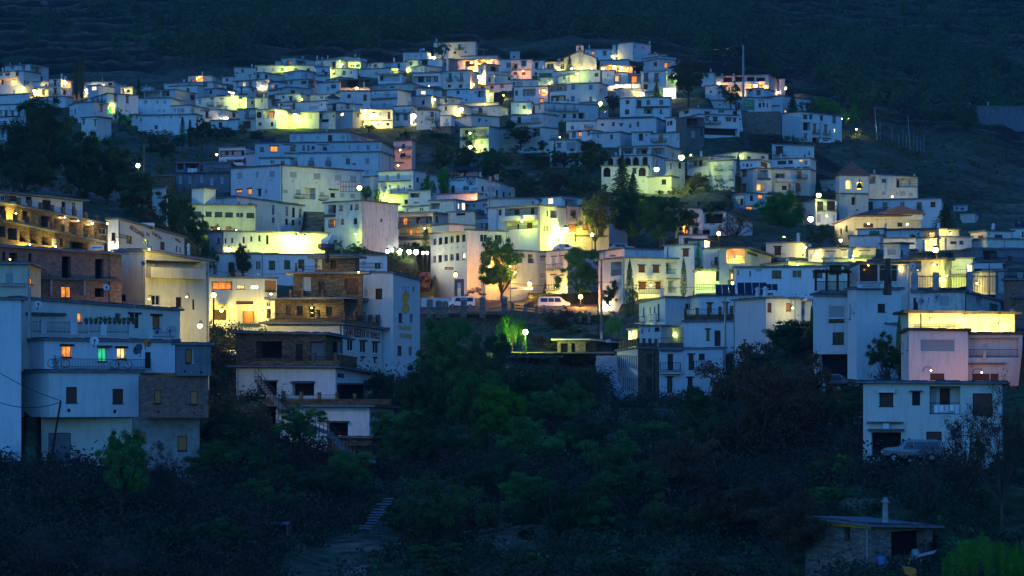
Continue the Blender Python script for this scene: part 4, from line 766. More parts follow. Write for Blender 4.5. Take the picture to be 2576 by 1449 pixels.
# label of the block above is added here: first line needs 4 fields
NEAR = NEAR.replace("l,740,575,90,34\n", "l,740,575,90,34|dark stone terraced building with rows of brick pillars and strip lights, left edge\n")
NEAR += """
1085 1190 1862 744 1100|a=22 k=9 d=250 t=752,742,930 id=artesania n=workshop_building|w,1140,930,40,80 w,1302,960,56,76 w,1473,992,54,76 b,1635,1022,44,76 w,1780,1052,16,56 w,1815,1062,16,50 R,1200,930,150,40|long white ham workshop with curved front and red painted lettering
-500 -60 1225 1012 1560|a=70 k=9 m=B d=180 r=o ov=.5 pm=C t=1010,1008,1095 n=brick_building id=brick|x,40,1130,30,90 x,135,1140,84,90 x,302,1150,34,92 x,668,1240,92,222 x,1000,1262,84,214 o,665,1490,94,110 x,1000,1495,90,90 H,770,1362,870,22 K,502,1230,22,280 K,838,1250,22,280 K,1160,1270,22,280 K,502,1440,22,150 K,838,1440,22,150|unfinished red brick building with black door holes, left
-500 278 412 1188 1560|a=8 r=o ov=.5 d=174 n=house m=Y|s,95,1352,88,112 R,130,1425,280,46 o,310,1380,40,60|small cream house with deep eaves in front of the brick building, left edge
1180 1462 2104 1060 1980|a=60 k=9 r=o ov=.5 d=189 t=1056,1058,1165 m=Y id=bigwhite|L,1745,1240,560,150 s,1572,1200,58,112 s,1785,1232,54,84 s,1945,1252,20,80 M,1740,1295,560,90 w,1568,1570,84,100 w,1798,1590,56,100 w,1218,1545,90,60 w,1950,1615,28,110 s,1568,1545,84,44 C,1898,998,34,86|big cream-white house with a long solid balcony behind the front left building
2030 2060 3896 1075 1400|a=84 k=9 d=292 t=1090,1090,1112 id=bluelong|w,2095,1265,32,88 w,2165,1260,32,90 w,2330,1235,62,90 w,2465,1228,62,90 w,2598,1222,50,90 w,2736,1218,64,88 w,2890,1212,62,86 w,3031,1205,62,86 w,3800,1225,60,66 s,3660,1200,50,50 R,3680,1222,330,50|very long blue-lit house with square windows behind the arched house
2085 2250 3296 842 1120|a=72 k=9 d=305 t=872,870,890 m=W id=pinklong|w,2198,975,26,56 w,2272,975,22,56 w,2338,970,22,56 w,2453,965,22,60 w,2530,955,22,56 w,2612,948,22,56 w,2690,962,24,88|long low pinkish workshop in the glare of the green floodlight
1885 2380 3052 540 900|a=55 k=10 d=325 t=560,520,612 id=backflats|s,2400,600,40,46 w,2520,620,50,50 w,2752,665,30,104 w,2888,678,28,96 w,2954,686,28,96 w,3021,696,28,96 w,2750,768,30,64 w,2885,780,28,56 w,2950,790,28,56 w,3018,795,28,56|pale blue long building with tall narrow windows left of the weathered cube
+ 1922 2570 2590 612 880|dd=-8 a=-3 m=Y|w*6,1985,702,78,50,107,3 t,2178,845,56,44 t,2300,850,56,44 t,2085,840,40,40
1930 2050 2170 436 520|a=40 k=5 d=318 ns=1|v,2100,480,8,8|white box-shaped stair head on the pale blue long building
@0 2
2050 2070 2785 -118 440|a=86 k=9 d=256 t=-120,-120,-105 n=restaurant m=Y id=arch|N,2235,-22,206,90 o,2235,-22,190,74 y,2422,-10,80,40 l,2562,-8,84,40 t,2735,-20,140,110 A,2215,240,204,176 d,2215,270,120,100 A,2495,262,190,188 t,2500,290,110,120 b,2462,145,170,26 w,2700,160,40,40 w,2720,110,30,20 H,2500,362,240,10|cream restaurant with two arched fanlight windows behind glaring lamps
215 216 1812 84 840|a=60 k=11 d=158 t=84,84,206 id=frontleft fl ns=1|o,800,300,40,90 d,840,330,50,120 x,1190,300,60,90 D,1352,335,90,140 T,1572,345,76,130 H,450,262,380,26 C,300,10,22,110|large blue-white front house with railed terraces and glowing windows, lower left
+ -300 214 218 92 1830|dd=-5 a=-2 k=10|t,278,613,86,132 t,268,1060,90,150 t,262,1816,92,152 v,263,1222,28,36
+ 216 445 1776 500 845|dd=-1.5 a=62 k=9 fl pm=W|O,672,640,96,110 g,1028,672,84,136 H,1040,588,130,18 Y,1220,660,84,110 d,1490,735,60,180 s,1556,740,70,190 B,1000,760,930,90 R,620,395,560,110 R,1130,395,420,110 K,455,385,50,130 K,760,395,70,120 K,1058,405,60,120 K,1340,410,56,130 K,1532,455,40,110 R,1660,470,240,60
+ 216 497 1412 820 1300|dd=-3.5 a=66 k=9 fl|b,720,1075,108,158 b,1186,1088,106,146 v,695,1232,34,34 v,1158,1242,32,34
+ 1395 1412 2098 880 1306|dd=-3 a=84 k=8 m=B fl r=n|t,1588,1095,72,134 s,1633,1095,14,134 t,1950,1104,74,134 s,1995,1104,14,134 v,1594,1248,18,26 v,1952,1255,18,26
+ 1760 1775 2122 545 882|dd=-2.8 a=84 k=8 m=G fl|t,1897,685,66,136 s,1940,685,14,136 v,1860,840,16,24 v,2025,850,20,24
+ 412 415 1360 1288 1870|dd=-1 a=84 k=7 r=n|a,600,1602,224,290 d,1130,1550,60,120
+ 1350 1352 2008 1300 2040|dd=-.5 a=84 k=7 m=C r=n|t,1835,1562,96,150 t,1440,1500,60,110
@1 2
1075 1380 1650 -160 940|a=24 k=9 d=228 t=-172,-165,-92 id=tower r=o ov=.3|w*3,1480,5,13,46,29,3 w,1587,15,28,58 w,1455,298,42,92 w,1565,308,42,92 b,1445,627,42,92 w,1557,637,42,92 v,1437,755,14,32 v,1553,765,14,30 s,1108,50,40,80 d,1235,60,70,110 s,1108,15,50,20|tall white ham drying house with orange emblem and painted lettering
+ 375 1070 1076 -160 100|dd=-3 m=S r=o ov=.9 pm=S a=3|s,510,-40,80,130 d,660,-10,60,110 d,960,-20,140,150 K,400,-210,20,70 R,520,-200,240,44 K,470,-210,18,60
+ 590 1000 1040 -320 -165|dd=3 m=S r=o ov=.7 a=20|s,640,-240,46,90 k,780,-240,60,90
+ 190 886 1136 92 345|dd=-5 m=S r=o ov=1. a=18 pm=S|d,325,225,50,90 w,440,225,60,90 x,560,240,66,110 w,735,230,60,90 H,640,160,560,12 x,1010,230,60,140 R,520,60,740,60 K,340,60,22,70 K,460,60,22,70 K,660,60,22,70 K,880,60,24,80
+ 110 872 1268 350 900|id=tierC dd=-8 a=32 r=o ov=.7 pm=S t=340,348,405|W,950,577,64,112 W,1078,592,62,112 W,1205,603,62,108 W,1072,722,22,42 W,1197,728,22,42 K,110,255,26,80 K,365,265,26,80 K,608,265,26,80 K,870,275,26,80 R,490,280,740,60 Q,490,318,750,22 K,1030,275,20,70 K,1110,280,20,70 K,1180,310,20,70 K,1255,315,22,76 R,1070,310,380,60 Q,1070,352,390,24
-200 800 1160 785 1090|a=20 k=9 d=200 r=o ov=.8 m=W id=jamones t=775,782,850 pm=S n=shop_building|x,110,1005,200,140 x,475,1010,220,148 x,985,1045,340,170 H,110,935,220,16 H,475,950,240,16 H,985,965,350,16 K,370,690,30,90 K,575,700,26,90 K,790,700,28,90 R,370,715,900,60 Q,370,752,920,40 K*5,850,720,28,90,44,6 Q,930,775,200,40|white ham shop with dark stone upper terrace stepping down the bank
+ -200 700 872 445 790|dd=6 m=S a=25 r=o ov=.7 t=430,450,495|x,110,630,320,180 a,612,645,130,200 k,435,655,70,180 w,795,600,50,120 w,840,600,30,120 N,130,620,260,170 H,612,530,160,14
+ 200 1140 1392 1190 1560|id=jamtier dd=-7 a=16 r=o ov=.8 pm=S t=1168,1175,1190|x,820,1420,210,130 x,1290,1420,220,140 H,820,1345,240,16 H,1280,1345,240,16 K*6,265,1090,30,90,180,6 Q,700,1140,1300,46 R,700,1095,1280,44
+ 720 1165 1620 1490 1900|dd=-12 a=25 m=S r=o ov=.3|x,1310,1610,100,230 s,1330,1600,50,90 x,1230,1790,40,140 H,1060,1580,230,14
@2 2
1278 1542 1880 84 372|a=46 k=9 d=258 t=140,82,90 id=rightwhite|w,1325,240,14,86 w,1390,225,14,64 w,1435,218,14,60 d,1475,245,18,170 B,1452,300,56,66 w,1785,185,80,60 B,1310,320,50,60|large white house group with stone terraces and slim stairs, centre right
+ 1745 1882 2600 70 340|dd=0 a=68 k=9 t=95,72,50 pm=S|T,1990,200,46,90 T,2152,200,46,100 T,2302,195,46,100 T,2430,185,46,90 C,2145,90,16,60
+ 1728 2440 2620 318 640|dd=-6 a=10 k=9 pm=S t=330,318,330|W,1972,472,32,108 d,2068,506,62,158 W,2290,465,60,100 Q,2060,290,660,44 R,2060,240,660,60 K*8,1740,255,28,90,116,-6 Q,2500,285,110,50
+ 1280 1500 1745 370 600|dd=-4 a=20 k=6|l,1205,470,20,60 w,1310,430,12,40 w,1380,420,12,30 w,1460,415,50,36 g,1600,430,50,80 N,1660,440,90,110
+ 1056 1266 1482 596 1180|dd=-9 a=66 mr=S k=9 pm=S t=620,590,598|k*9,1075,738,14,130,21.6,1 k*7,1118,965,14,140,21,3 d,1385,735,50,140 d,1380,965,52,140 Q,1370,575,200,44 K*7,1070,570,18,60,28,-4 K*4,1280,545,24,70,60,2
+ 1478 1482 2150 600 1178|dd=-8 a=87 k=8 t=600,600,596 pm=S|d,1593,745,56,165 W,1802,745,50,150 B,1590,790,210,80 W,1588,975,54,150 W,1792,978,50,150 B,1910,770,170,70 w,1910,690,60,60 Q,1600,575,250,44 R,1600,530,250,60 H,1570,625,290,20 M,1590,850,210,2
+ 1170 1262 1264 405 600|dd=2 a=3|l,1185,460,26,120 l,1218,450,14,60
@3 2
455 810 905 40 1010|a=25 k=9 d=202 t=60,70,20 id=gonzalez n=restaurant|s,690,240,166,126 w,690,325,160,38 w,707,505,116,120 x,700,830,380,330 w,850,225,12,150 H,620,50,380,14|white hillside restaurant with glazed dining room and black flue pipe
+ 800 892 1340 -10 360|dd=-3 a=60 k=8|w,825,235,12,150 w,845,230,10,60 w,868,195,8,110 w,1142,200,76,82 o,1150,215,40,30
+ 900 930 1340 350 940|dd=-2 a=70 k=8 m=W|w,987,488,92,172 H,985,600,100,14
+ 812 912 1432 -266 10|dd=2 a=58 k=9 m=W t=-210,-270,-258|w,1015,-155,186,170 w,1215,-155,184,180 w*4,836,-120,8,120,20,-8
1325 1980 2412 22 280|a=8 k=9 d=218 m=O|w,1485,155,46,112 s,1775,135,112,112 s,1775,125,100,90 w,2125,130,66,66 e,2275,190,90,60 H,1780,32,400,14|old blue-grey house hung with satellite dishes, lower right
-345 -20 334 90 440|a=60 k=8 d=222|b,15,195,40,90 t,205,190,46,80 w,345,240,20,70|white house with a diagonal lamp shadow right of the stone terrace house
330 440 452 115 300|d=224 k=5|w,345,240,26,70 M,400,110,100,20|narrow white wall house left of the hillside restaurant
1325 1412 2482 226 450|a=76 k=9 d=192 m=Y r=o rm=terracotta t=250,228,242 id=yellowterr|s,1835,370,100,90 s,2285,390,110,110 R,1620,382,310,30 R,1860,382,140,30 K,2462,330,30,220|yellow glowing terrace under a corrugated tile canopy, lower right
1340 1418 2012 404 960|a=74 k=9 d=180 m=P rm=terracotta t=440,402,412 id=pinkfront|s,1707,578,352,126 b,1703,890,142,60 w,1357,600,10,110 w,1405,560,12,130|salmon pink house with one huge roller blind, lower right
+ 1995 2000 2560 446 960|dd=2 a=86 k=8 m=P rm=terracotta|L,2270,600,500,200 t,2030,605,56,100 t,2182,605,114,110 K,2175,670,30,80 b,2142,892,174,60 b,2278,892,80,60 H,2150,762,480,8
2380 2420 2700 -100 460|a=80 m=B k=6 d=200 n=brick_building|H,2520,95,200,24 w,2465,110,30,120 H,2520,400,200,24|bare red brick house wall at the right edge
958 2350 2362 935 1712|a=3 k=10 d=150 t=930,938,960 id=lowright ov=.5|d,1190,1115,140,146 K,1190,1033,186,14 k,1490,1112,82,142 L,1780,1130,310,284 d,1780,1120,100,220 s,1670,1120,60,190 x,1190,1577,296,250 b,1670,1500,156,110 H,1190,1428,360,22 K,1192,1392,64,70 H,1180,1352,360,16 b,2160,1170,200,220 H,1490,1037,130,12|white house with stone-edged flat roof and red balcony, lower right corner
@3 3
375 1040 1655 848 1330|a=35 k=7 d=128 m=U r=o ov=.6 rm=launa_roof t=830,918,935 n=shed id=hut|x,795,1020,66,160 x,1420,1090,360,320 K,1190,1120,34,300 K,1105,1090,120,330 C,1180,660,64,190|half-built stone farm shed with a yellow band under its slab roof
"""
SPECIAL = """
@3 1
680 718 1010 500 800|a=72 m=O d=412 r=n n=church_tower id=belltower|A,862,572,48,84 k,862,576,44,78 w,895,662,20,12 v,850,655,60,6 H,700,792,10,4
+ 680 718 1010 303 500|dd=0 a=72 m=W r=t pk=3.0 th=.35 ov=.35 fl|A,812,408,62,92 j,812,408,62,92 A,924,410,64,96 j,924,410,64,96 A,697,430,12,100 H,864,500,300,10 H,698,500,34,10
""".replace("H,700,792,10,4\n", "H,700,792,10,4|square church bell tower with red tiled pyramid roof and lit arches\n") + """
668 862 1538 716 1010|a=66 d=396 m=Y r=t pk=1.6 th=.2 ov=.5 n=church id=nave t=800,722,716|d,1010,818,100,40 w,1327,810,50,40 w,735,880,14,60 w,700,900,10,60 w,790,850,20,60 v,1490,770,6,6|yellow-lit village church nave with low tiled hip roof beside its tower
+ 1112 1116 1560 698 760|dd=3 a=80 r=t pk=1.7 th=.2 ov=.5 fl|v,1200,740,5,5
@1 2
1640 1644 2600 262 620|a=80 d=288 m=U r=n n=retaining_wall k=2 id=plazawall t=262,262,228|v,2000,300,4,4|long dark rubble retaining wall below the plaza road
@2 2
-20 -18 950 222 335|a=84 d=286 m=U r=n n=retaining_wall k=2 t=222,222,318|v,500,330,4,4|rubble wall under the plaza, lit orange, behind the willow
455 740 1034 508 650|a=12 d=262 m=U r=o ov=.7 n=kiosk id=kiosk rm=cloth_white|N,525,600,70,90 t,525,605,72,76 N,640,600,84,90 t,640,605,80,76 N,780,600,80,90 t,780,600,74,90 N,885,600,70,90 t,885,600,68,86 s,838,524,64,14 s,968,534,46,28 C,902,440,28,60|low stone kiosk with plank doors and white scalloped roof edge
-60 -58 520 652 700|d=257 m=U r=n fl ns=1 k=2 n=garden_wall a=88|v,100,660,3,3|low pale kerb wall along the lower lamp terrace
@1 2
1660 1950 1960 100 160|d=300 a=2 r=n m=W k=4 n=garden_wall|v,1700,120,4,4|small greenish-white hut wall at the plaza's left end
@2 0
2300 2700 2710 1120 1330|d=448 m=U r=n n=retaining_wall a=2 k=2|v,2400,1200,4,4|pale stone terrace wall below the green billboard
@1 1
1640 1758 1762 1290 1440|d=318 m=U r=n n=retaining_wall a=0 k=2|v,1700,1300,4,4|dim reddish rubble wall left of the big cream hotel
"""
buildings(FAR); buildings(FAR2); buildings(MID); buildings(NEAR2); buildings(NEAR); buildings(SPECIAL)
print('houses', len(LABELS))
LOS += [(1050, 1345, 299*DS, 299*DS, 785), (1345, 1560, 305*DS, 305*DS, 787)]
# ---------------------------------------------------------------- terrain mesh
def HC(X, Y):
    h = H0(X, Y); num = np.zeros_like(h); den = np.ones_like(h)*.0+1e-9; wm = np.zeros_like(h)
    for x, y, d, _, _ in SITES:
        w = np.exp(-((X-x)**2+(Y-y)**2)/14.**2); num += w*d; den += w; wm = np.maximum(wm, w)
    return h+num/den*wm
def HL(X, Y):          # keep the slope below the foot of every house that stands on it
    h = HC(X, Y); px = CX+X/Y*F
    for x0, x1, Da, Db, yb in LOS:
        k = (px > x0-1) & (px < x1+1) & (Y < Da+(Db-Da)*np.clip((px-x0)/max(x1-x0, 1), 0, 1)+1.6); lim = (HY-yb)/F*Y-.15
        h = np.where(k, np.minimum(h, lim), h)
    return h
class Noise:
    def __init__(s, seed, cell): s.g = np.random.default_rng(seed).random((256, 256)); s.c = cell
    def __call__(s, X, Y):
        x, y = X/s.c, Y/s.c; i, j = np.floor(x).astype(int), np.floor(y).astype(int); u, v = x-i, y-j; u = u*u*(3-2*u); v = v*v*(3-2*v)
        g = s.g; a = g[i % 256, j % 256]; b = g[(i+1) % 256, j % 256]; c = g[i % 256, (j+1) % 256]; d = g[(i+1) % 256, (j+1) % 256]
        return (a*(1-u)+b*u)*(1-v)+(c*(1-u)+d*u)*v-.5
N1, N2, N3, N4 = Noise(1, 60), Noise(2, 19), Noise(3, 6), Noise(4, 2.2)
def HT(X, Y):
    X = np.asarray(X, float); Y = np.asarray(Y, float); h = HL(X, Y)
    far = np.clip((Y-700)/60, 0, 1)*np.clip((h-70)/20, 0, 1)
    far = np.maximum(far, np.clip((X-135)/15, 0, 1)*np.clip((Y-600)/40, 0, 1))
    st = 6.0; q = (h+N2(X, Y)*9+N1(X, Y)*8)/st; fr = q-np.floor(q)       # cultivation terraces on the open hillside
    ter = (np.clip((fr-.62)/.38, 0, 1)**1.0-fr)*st*1.15
    h = h+far*(ter+N3(X, Y)*1.5)
    nearv = np.clip((300-Y)/60, 0, 1)
    return h+N3(X, Y)*(.6+.9*nearv)-.3+N4(X, Y)*.35-nearv*.3
ys = np.concatenate([np.arange(4, 105, 6.), np.arange(105, 330, 1.1), np.arange(330, 700, 1.8), np.arange(700, 1260, 2.4), np.arange(1265, 2000, 22.)]); us = np.concatenate([np.linspace(-.75, -.272, 36), np.linspace(-.27, .27, 300), np.linspace(.272, .75, 36)])
YY, UU = np.meshgrid(ys, us, indexing='ij'); XX = UU*YY; ZZ = HT(XX, YY)
for fp, zb in FOOT:      # nothing of the slope stands inside a house
    P_ = np.array(fp); i0, i1 = np.searchsorted(ys, [P_[:, 1].min()-.5, P_[:, 1].max()+.5]); uu = P_[:, 0]/P_[:, 1]; j0, j1 = np.searchsorted(us, [uu.min(), uu.max()]); j0 = max(j0-1, 0); j1 = min(j1+1, len(us))
    if i1 <= i0 or j1 <= j0: continue
    x, y = XX[i0:i1, j0:j1], YY[i0:i1, j0:j1]; s = np.zeros(x.shape); ins = np.ones(x.shape, bool); c0 = P_.mean(0)
    for a, b in zip(P_, np.roll(P_, -1, 0)):
        n = np.array([-(b-a)[1], (b-a)[0]]); n = n/np.linalg.norm(n); n = n if n@(c0-a) > 0 else -n; ins &= ((x-a[0])*n[0]+(y-a[1])*n[1]) > -.2
    ZZ[i0:i1, j0:j1] = np.where(ins, np.minimum(ZZ[i0:i1, j0:j1], zb+.3), ZZ[i0:i1, j0:j1])
V = np.stack([XX, YY, ZZ], -1).reshape(-1, 3); n, m_ = YY.shape
idx = np.arange(n*m_).reshape(n, m_); Q = np.stack([idx[:-1, :-1], idx[:-1, 1:], idx[1:, 1:], idx[1:, :-1]], -1).reshape(-1, 4)
me = bpy.data.meshes.new('ground'); me.from_pydata(V, [], Q.tolist()); me.polygons.foreach_set('use_smooth', [True]*len(Q))
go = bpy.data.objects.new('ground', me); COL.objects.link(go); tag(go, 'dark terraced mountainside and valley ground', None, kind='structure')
gm = bpy.data.materials.new('hillside'); gm.use_nodes = True; n_ = gm.node_tree.nodes; L_ = gm.node_tree.links; p_ = n_['Principled BSDF']; p_.inputs['Roughness'].default_value = 1; p_.inputs['Specular IOR Level'].default_value = .1
tc = n_.new('ShaderNodeTexCoord'); t1 = n_.new('ShaderNodeTexNoise'); t1.inputs['Scale'].default_value = .035; t1.inputs['Detail'].default_value = 7; t1.inputs['Roughness'].default_value = .7
L_.new(tc.outputs['Object'], t1.inputs['Vector']); r1 = n_.new('ShaderNodeValToRGB'); e = r1.color_ramp.elements
e[0].position = .36; e[0].color = (.028, .055, .02, 1); e[1].position = .66; e[1].color = (.15, .12, .085, 1); q = e.new(.5); q.color = (.055, .08, .045, 1)
t2 = n_.new('ShaderNodeTexNoise'); t2.inputs['Scale'].default_value = .7; t2.inputs['Detail'].default_value = 5; L_.new(tc.outputs['Object'], t2.inputs['Vector'])
r2 = n_.new('ShaderNodeValToRGB'); r2.color_ramp.elements[0].position = .35; r2.color_ramp.elements[0].color = (.4, .4, .4, 1); r2.color_ramp.elements[1].position = .7; r2.color_ramp.elements[1].color = (1.3, 1.25, 1.2, 1)
mm = n_.new('ShaderNodeMix'); mm.data_type = 'RGBA'; mm.blend_type = 'MULTIPLY'; mm.inputs[0].default_value = 1; L_.new(t1.outputs[0], r1.inputs[0]); L_.new(t2.outputs[0], r2.inputs[0])
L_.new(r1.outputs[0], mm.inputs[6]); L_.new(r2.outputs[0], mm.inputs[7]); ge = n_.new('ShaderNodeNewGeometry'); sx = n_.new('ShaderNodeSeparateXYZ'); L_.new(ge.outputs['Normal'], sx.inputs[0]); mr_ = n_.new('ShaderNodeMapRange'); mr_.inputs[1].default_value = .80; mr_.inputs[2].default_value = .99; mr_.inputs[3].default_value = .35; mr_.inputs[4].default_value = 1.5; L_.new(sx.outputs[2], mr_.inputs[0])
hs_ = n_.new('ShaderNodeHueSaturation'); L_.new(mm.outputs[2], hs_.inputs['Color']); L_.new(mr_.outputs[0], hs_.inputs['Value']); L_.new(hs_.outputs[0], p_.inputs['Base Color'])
b_ = n_.new('ShaderNodeBump'); b_.inputs['Strength'].default_value = .5; b_.inputs['Distance'].default_value = .5; L_.new(t2.outputs[0], b_.inputs['Height']); L_.new(b_.outputs[0], p_.inputs['Normal'])
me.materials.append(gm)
_GY = ys; _GU = us; _GZ = ZZ
def G(X, Y):           # height of the built ground sheet
    i = int(np.clip(np.searchsorted(_GY, Y)-1, 0, len(_GY)-2)); u = X/Y; j = int(np.clip(np.searchsorted(_GU, u)-1, 0, len(_GU)-2))
    s = (Y-_GY[i])/(_GY[i+1]-_GY[i]); t = (u-_GU[j])/(_GU[j+1]-_GU[j])
    return float((_GZ[i, j]*(1-t)+_GZ[i, j+1]*t)*(1-s)+(_GZ[i+1, j]*(1-t)+_GZ[i+1, j+1]*t)*s)
# ---------------------------------------------------------------- lamps
def lamp(tile, x, y, col, power, label, off=1.9, yb=None, r=.2, D=None, name='street_lamp', vis=True, dz=-.45, spot=None):
    px, py = tile[0]*644+x/4, tile[1]*362.25+y/4
    if D: Y = D*DS; f = None
    else: Y, f = hitfac(px, py); Y -= off
    r = max(r, .17)*min(1, max(.38, Y/540)); power *= LK
    P = P3(px, py, Y); rt = empty(name, (P.x, P.y, P.z), label, 'street lamp' if name == 'street_lamp' else 'lamp', 'lit lamps of the village')
    if name == 'string_light': rt['category'] = 'light'
    m = MB(); m.lathe((0, 0, 0), [(0, -r), (r*.7, -r*.7), (r, 0), (r*.7, r*.7), (0, r)], 10); m.build('bulb', 'lamp_'+col, rt)
    m = MB()
    if yb is not None:
        zb = G(P.x, P.y)-P.z-.2; zb = min(zb, -1.5); m.tube([(0, 0, zb), (0, 0, zb+.6), (0, 0, -r-.02)], [.13, .07, .05], 8); m.lathe((0, 0, 0), [(r*1.15, r*.85), (r*.5, r*1.6), (0, r*1.9)], 8); m.build('pole', 'iron', rt)
    else:
        m.tube([(0, 0, r*.8), (0, .05, r+.25), (0, off*.7, r+.3), (0, off-.06, r-.1)], .035, 6); m.build('bracket', 'iron', rt); m = MB(); m.lathe((0, 0, 0), [(r*1.25, r*.6), (r*.7, r*1.3), (0, r*1.5)], 8); m.build('shade', 'iron', rt)
    c = dict(yellow=(1, .80, .14), orange=(1, .40, .06), white=(1, .86, .45), green=(.78, 1, .10), red=(1, .22, .14), cream=(1, .76, .40))[LC.get((tile, x, y), col)]
    l = bpy.data.lights.new('lamp_light', 'POINT'); l.energy = power; l.color = c; l.shadow_soft_size = .12
    lo = bpy.data.objects.new('lamp_light', l); COL.objects.link(lo); lo.parent = rt; lo.location = (0, -.5, dz)
    return rt
LC = {}; LK = 2.25
# ---------------------------------------------------------------- church, chapel, walls, kiosk

def polyslab(f, B, pts, o0, o1, mats, root, name, mi=0):
    m = MB(); A = [f.pt(a, z, o1)-B for a, z in pts]; C_ = [f.pt(a, z, o0)-B for a, z in pts]
    m.q(A, mi); m.q(C_[::-1], mi)
    for i in range(len(A)): j = (i+1) % len(A); m.q([A[j], A[i], C_[i], C_[j]], mi)
    return m.build(name, mats, root)
# chapel with its bell gable
def chapel():
    tx = 1288; D = findD(tx+180, 175)-4; B = P3(tx+686/4, 176, D)
    root = empty('chapel', B, 'floodlit cream chapel with a little bell gable, top centre of the village', 'chapel')
    x0, x1 = tx+525/4, tx+850/4; f = Fac((P3(x0, 0, D).x, D), (P3(x1, 0, D).x, D), B.z-5, 0, 0); q = lambda x, y: (f.hit(tx+x/4)[0], (HY-y/4)/F*D)
    zL, zR = q(0, 588)[1], q(0, 592)[1]; f.zl = f.zr = zL; pk = q(683, 520)
    m = MB(); wall_face(m, f, B, [(q(642, 0)[0], q(668, 0)[0], q(0, 692)[1], q(0, 630)[1], .5, True), (q(684, 0)[0], q(711, 0)[0], q(0, 692)[1], q(0, 630)[1], .5, True)])
    m.q([f.pt(0, zL)-B, f.pt(f.L, zL)-B, f.pt(*pk)-B], 0, [(0, zL), (f.L, zL), pk])
    dp = 13
    for a in (0, f.L): m.q([f.pt(a, f.z0)-B, f.pt(a, f.z0, -dp)-B, f.pt(a, zL, -dp)-B, f.pt(a, zL)-B])
    m.build('wall', 'cream_plaster', root)
    for (a, z), s in (((-.5, zL-.2), 1), ((f.L+.5, zL-.2), -1)):
        r = MB(); e = (a, z); P = [f.pt(*e, .4)-B, f.pt(pk[0], pk[1]+.1, .4)-B, f.pt(pk[0], pk[1]+.1, -dp)-B, f.pt(*e, -dp)-B]
        if s < 0: P = [P[1], P[0], P[3], P[2]]
        r.hexa(P+[p+Vector((0, 0, .25)) for p in P]); r.build('roof', 'terracotta', root)
    g = f.shift(.15); a0, z0 = q(645, 522); a1, z1 = q(720, 462); g2 = Fac(g.pt(a0, 0), g.pt(a1, 0), z0-.6, z1, z1); b = MB()
    wall_face(b, g2, B, [(q(669, 0)[0]-a0, q(692, 0)[0]-a0, q(0, 502)[1], q(0, 464)[1]-.15, .9, True)])
    for a in (0, g2.L): b.q([g2.pt(a, g2.z0)-B, g2.pt(a, g2.z0, -1)-B, g2.pt(a, z1, -1)-B, g2.pt(a, z1)-B])
    gb = b.build('bell_gable', 'cream_plaster', root)
    polyslab(g2, B, [(-.3, z1), (g2.L+.3, z1), (g2.L/2, q(0, 440)[1])], -1, .2, 'terracotta', root, 'gable_cap')
    c = MB(); p = g2.pt(g2.L/2, 0, -.4)-B; zc = q(0, 482)[1]-B.z; c.lathe((p.x, p.y, zc), [(.42, -.5), (.3, -.1), (.22, .25), (0, .35)], 10); bo = c.build('bell', 'iron', gb)
    FACADES.append((f, B.z))
chapel()
# bell in the big tower
root, B, fl_, fr_, zb_ = BLD['belltower']
for nm, (x, y) in (('bell', (3*644+920/4, 362.25+410/4)),):
    Y, f = hitfac(x, y); P = P3(x, y, Y+.1)-B; m = MB(); m.lathe((P.x, P.y, P.z), [(.75, -.75), (.6, -.5), (.42, .2), (.2, .5), (0, .6)], 12); m.box(P.x-.6, P.x+.6, P.y-.12, P.y+.12, P.z+.6, P.z+.85); m.box(P.x-.15, P.x+.15, P.y-.1, P.y+.1, P.z+.8, P.z+1.4); m.build('bell', 'iron', root)
m = MB(); f = fr_; P = f.pt(f.L/2, 0, -f.L/2)-B; zt = (HY-(362.25+195/4))/F*P3(0, 0, B.y).y
m.tube([(P.x, P.y, zt-B.z-1.5), (P.x, P.y, zt-B.z+1.2)], .05, 6); m.box(P.x-.35, P.x+.35, P.y-.04, P.y+.04, zt-B.z+.6, zt-B.z+.7); m.build('cross', 'iron', root)
# ---------------------------------------------------------------- lettering and painted marks
def onfac(bid, x, y, k=None):
    root, B, fl, fr, zb = BLD[bid]; f = {'l': fl, 'r': fr}[k]; a, Y, z = f.hit(x, y); return root, B, f, a, z
def meshify(ob):
    me = bpy.data.meshes.new_from_object(ob.evaluated_get(bpy.context.evaluated_depsgraph_get())); nm = ob.name; m = ob.data.materials[0]; bpy.data.objects.remove(ob)
    o = bpy.data.objects.new('lettering', me); me.materials.clear(); me.materials.append(m); COL.objects.link(o); return o
def text(s, bid, side, tile, x, y, w, h, m, font_shear=0, tilt=0, o=.04, parent=None, name='lettering'):
    """s centred on pixel (x,y) of the tile, w x h pixels"""
    px, py = tile[0]*644+x/4, tile[1]*362.25+y/4; root, B, f, a, z = onfac(bid, px, py, side)
    a0 = f.hit(px-w/8)[0]; a1 = f.hit(px+w/8)[0]; hm = h/4/F*f.hit(px)[1]
    c = bpy.data.curves.new(name, 'FONT'); c.body = s; c.align_x = 'CENTER'; c.align_y = 'CENTER'; c.size = 1; c.extrude = .012; c.shear = font_shear; c.offset = .012
    c.materials.append(MAT[m]); ob = bpy.data.objects.new(name, c); COL.objects.link(ob); bpy.context.view_layer.update()
    d = ob.dimensions.copy(); ob = meshify(ob); ob.parent = root; ob.location = f.pt(a, z, o)-B; ob.rotation_euler = (math.pi/2, tilt, math.atan2(f.u.y, f.u.x)); ob.scale = ((a1-a0)/max(d.x, .1), hm/max(d.y, .1), 1)
    return ob
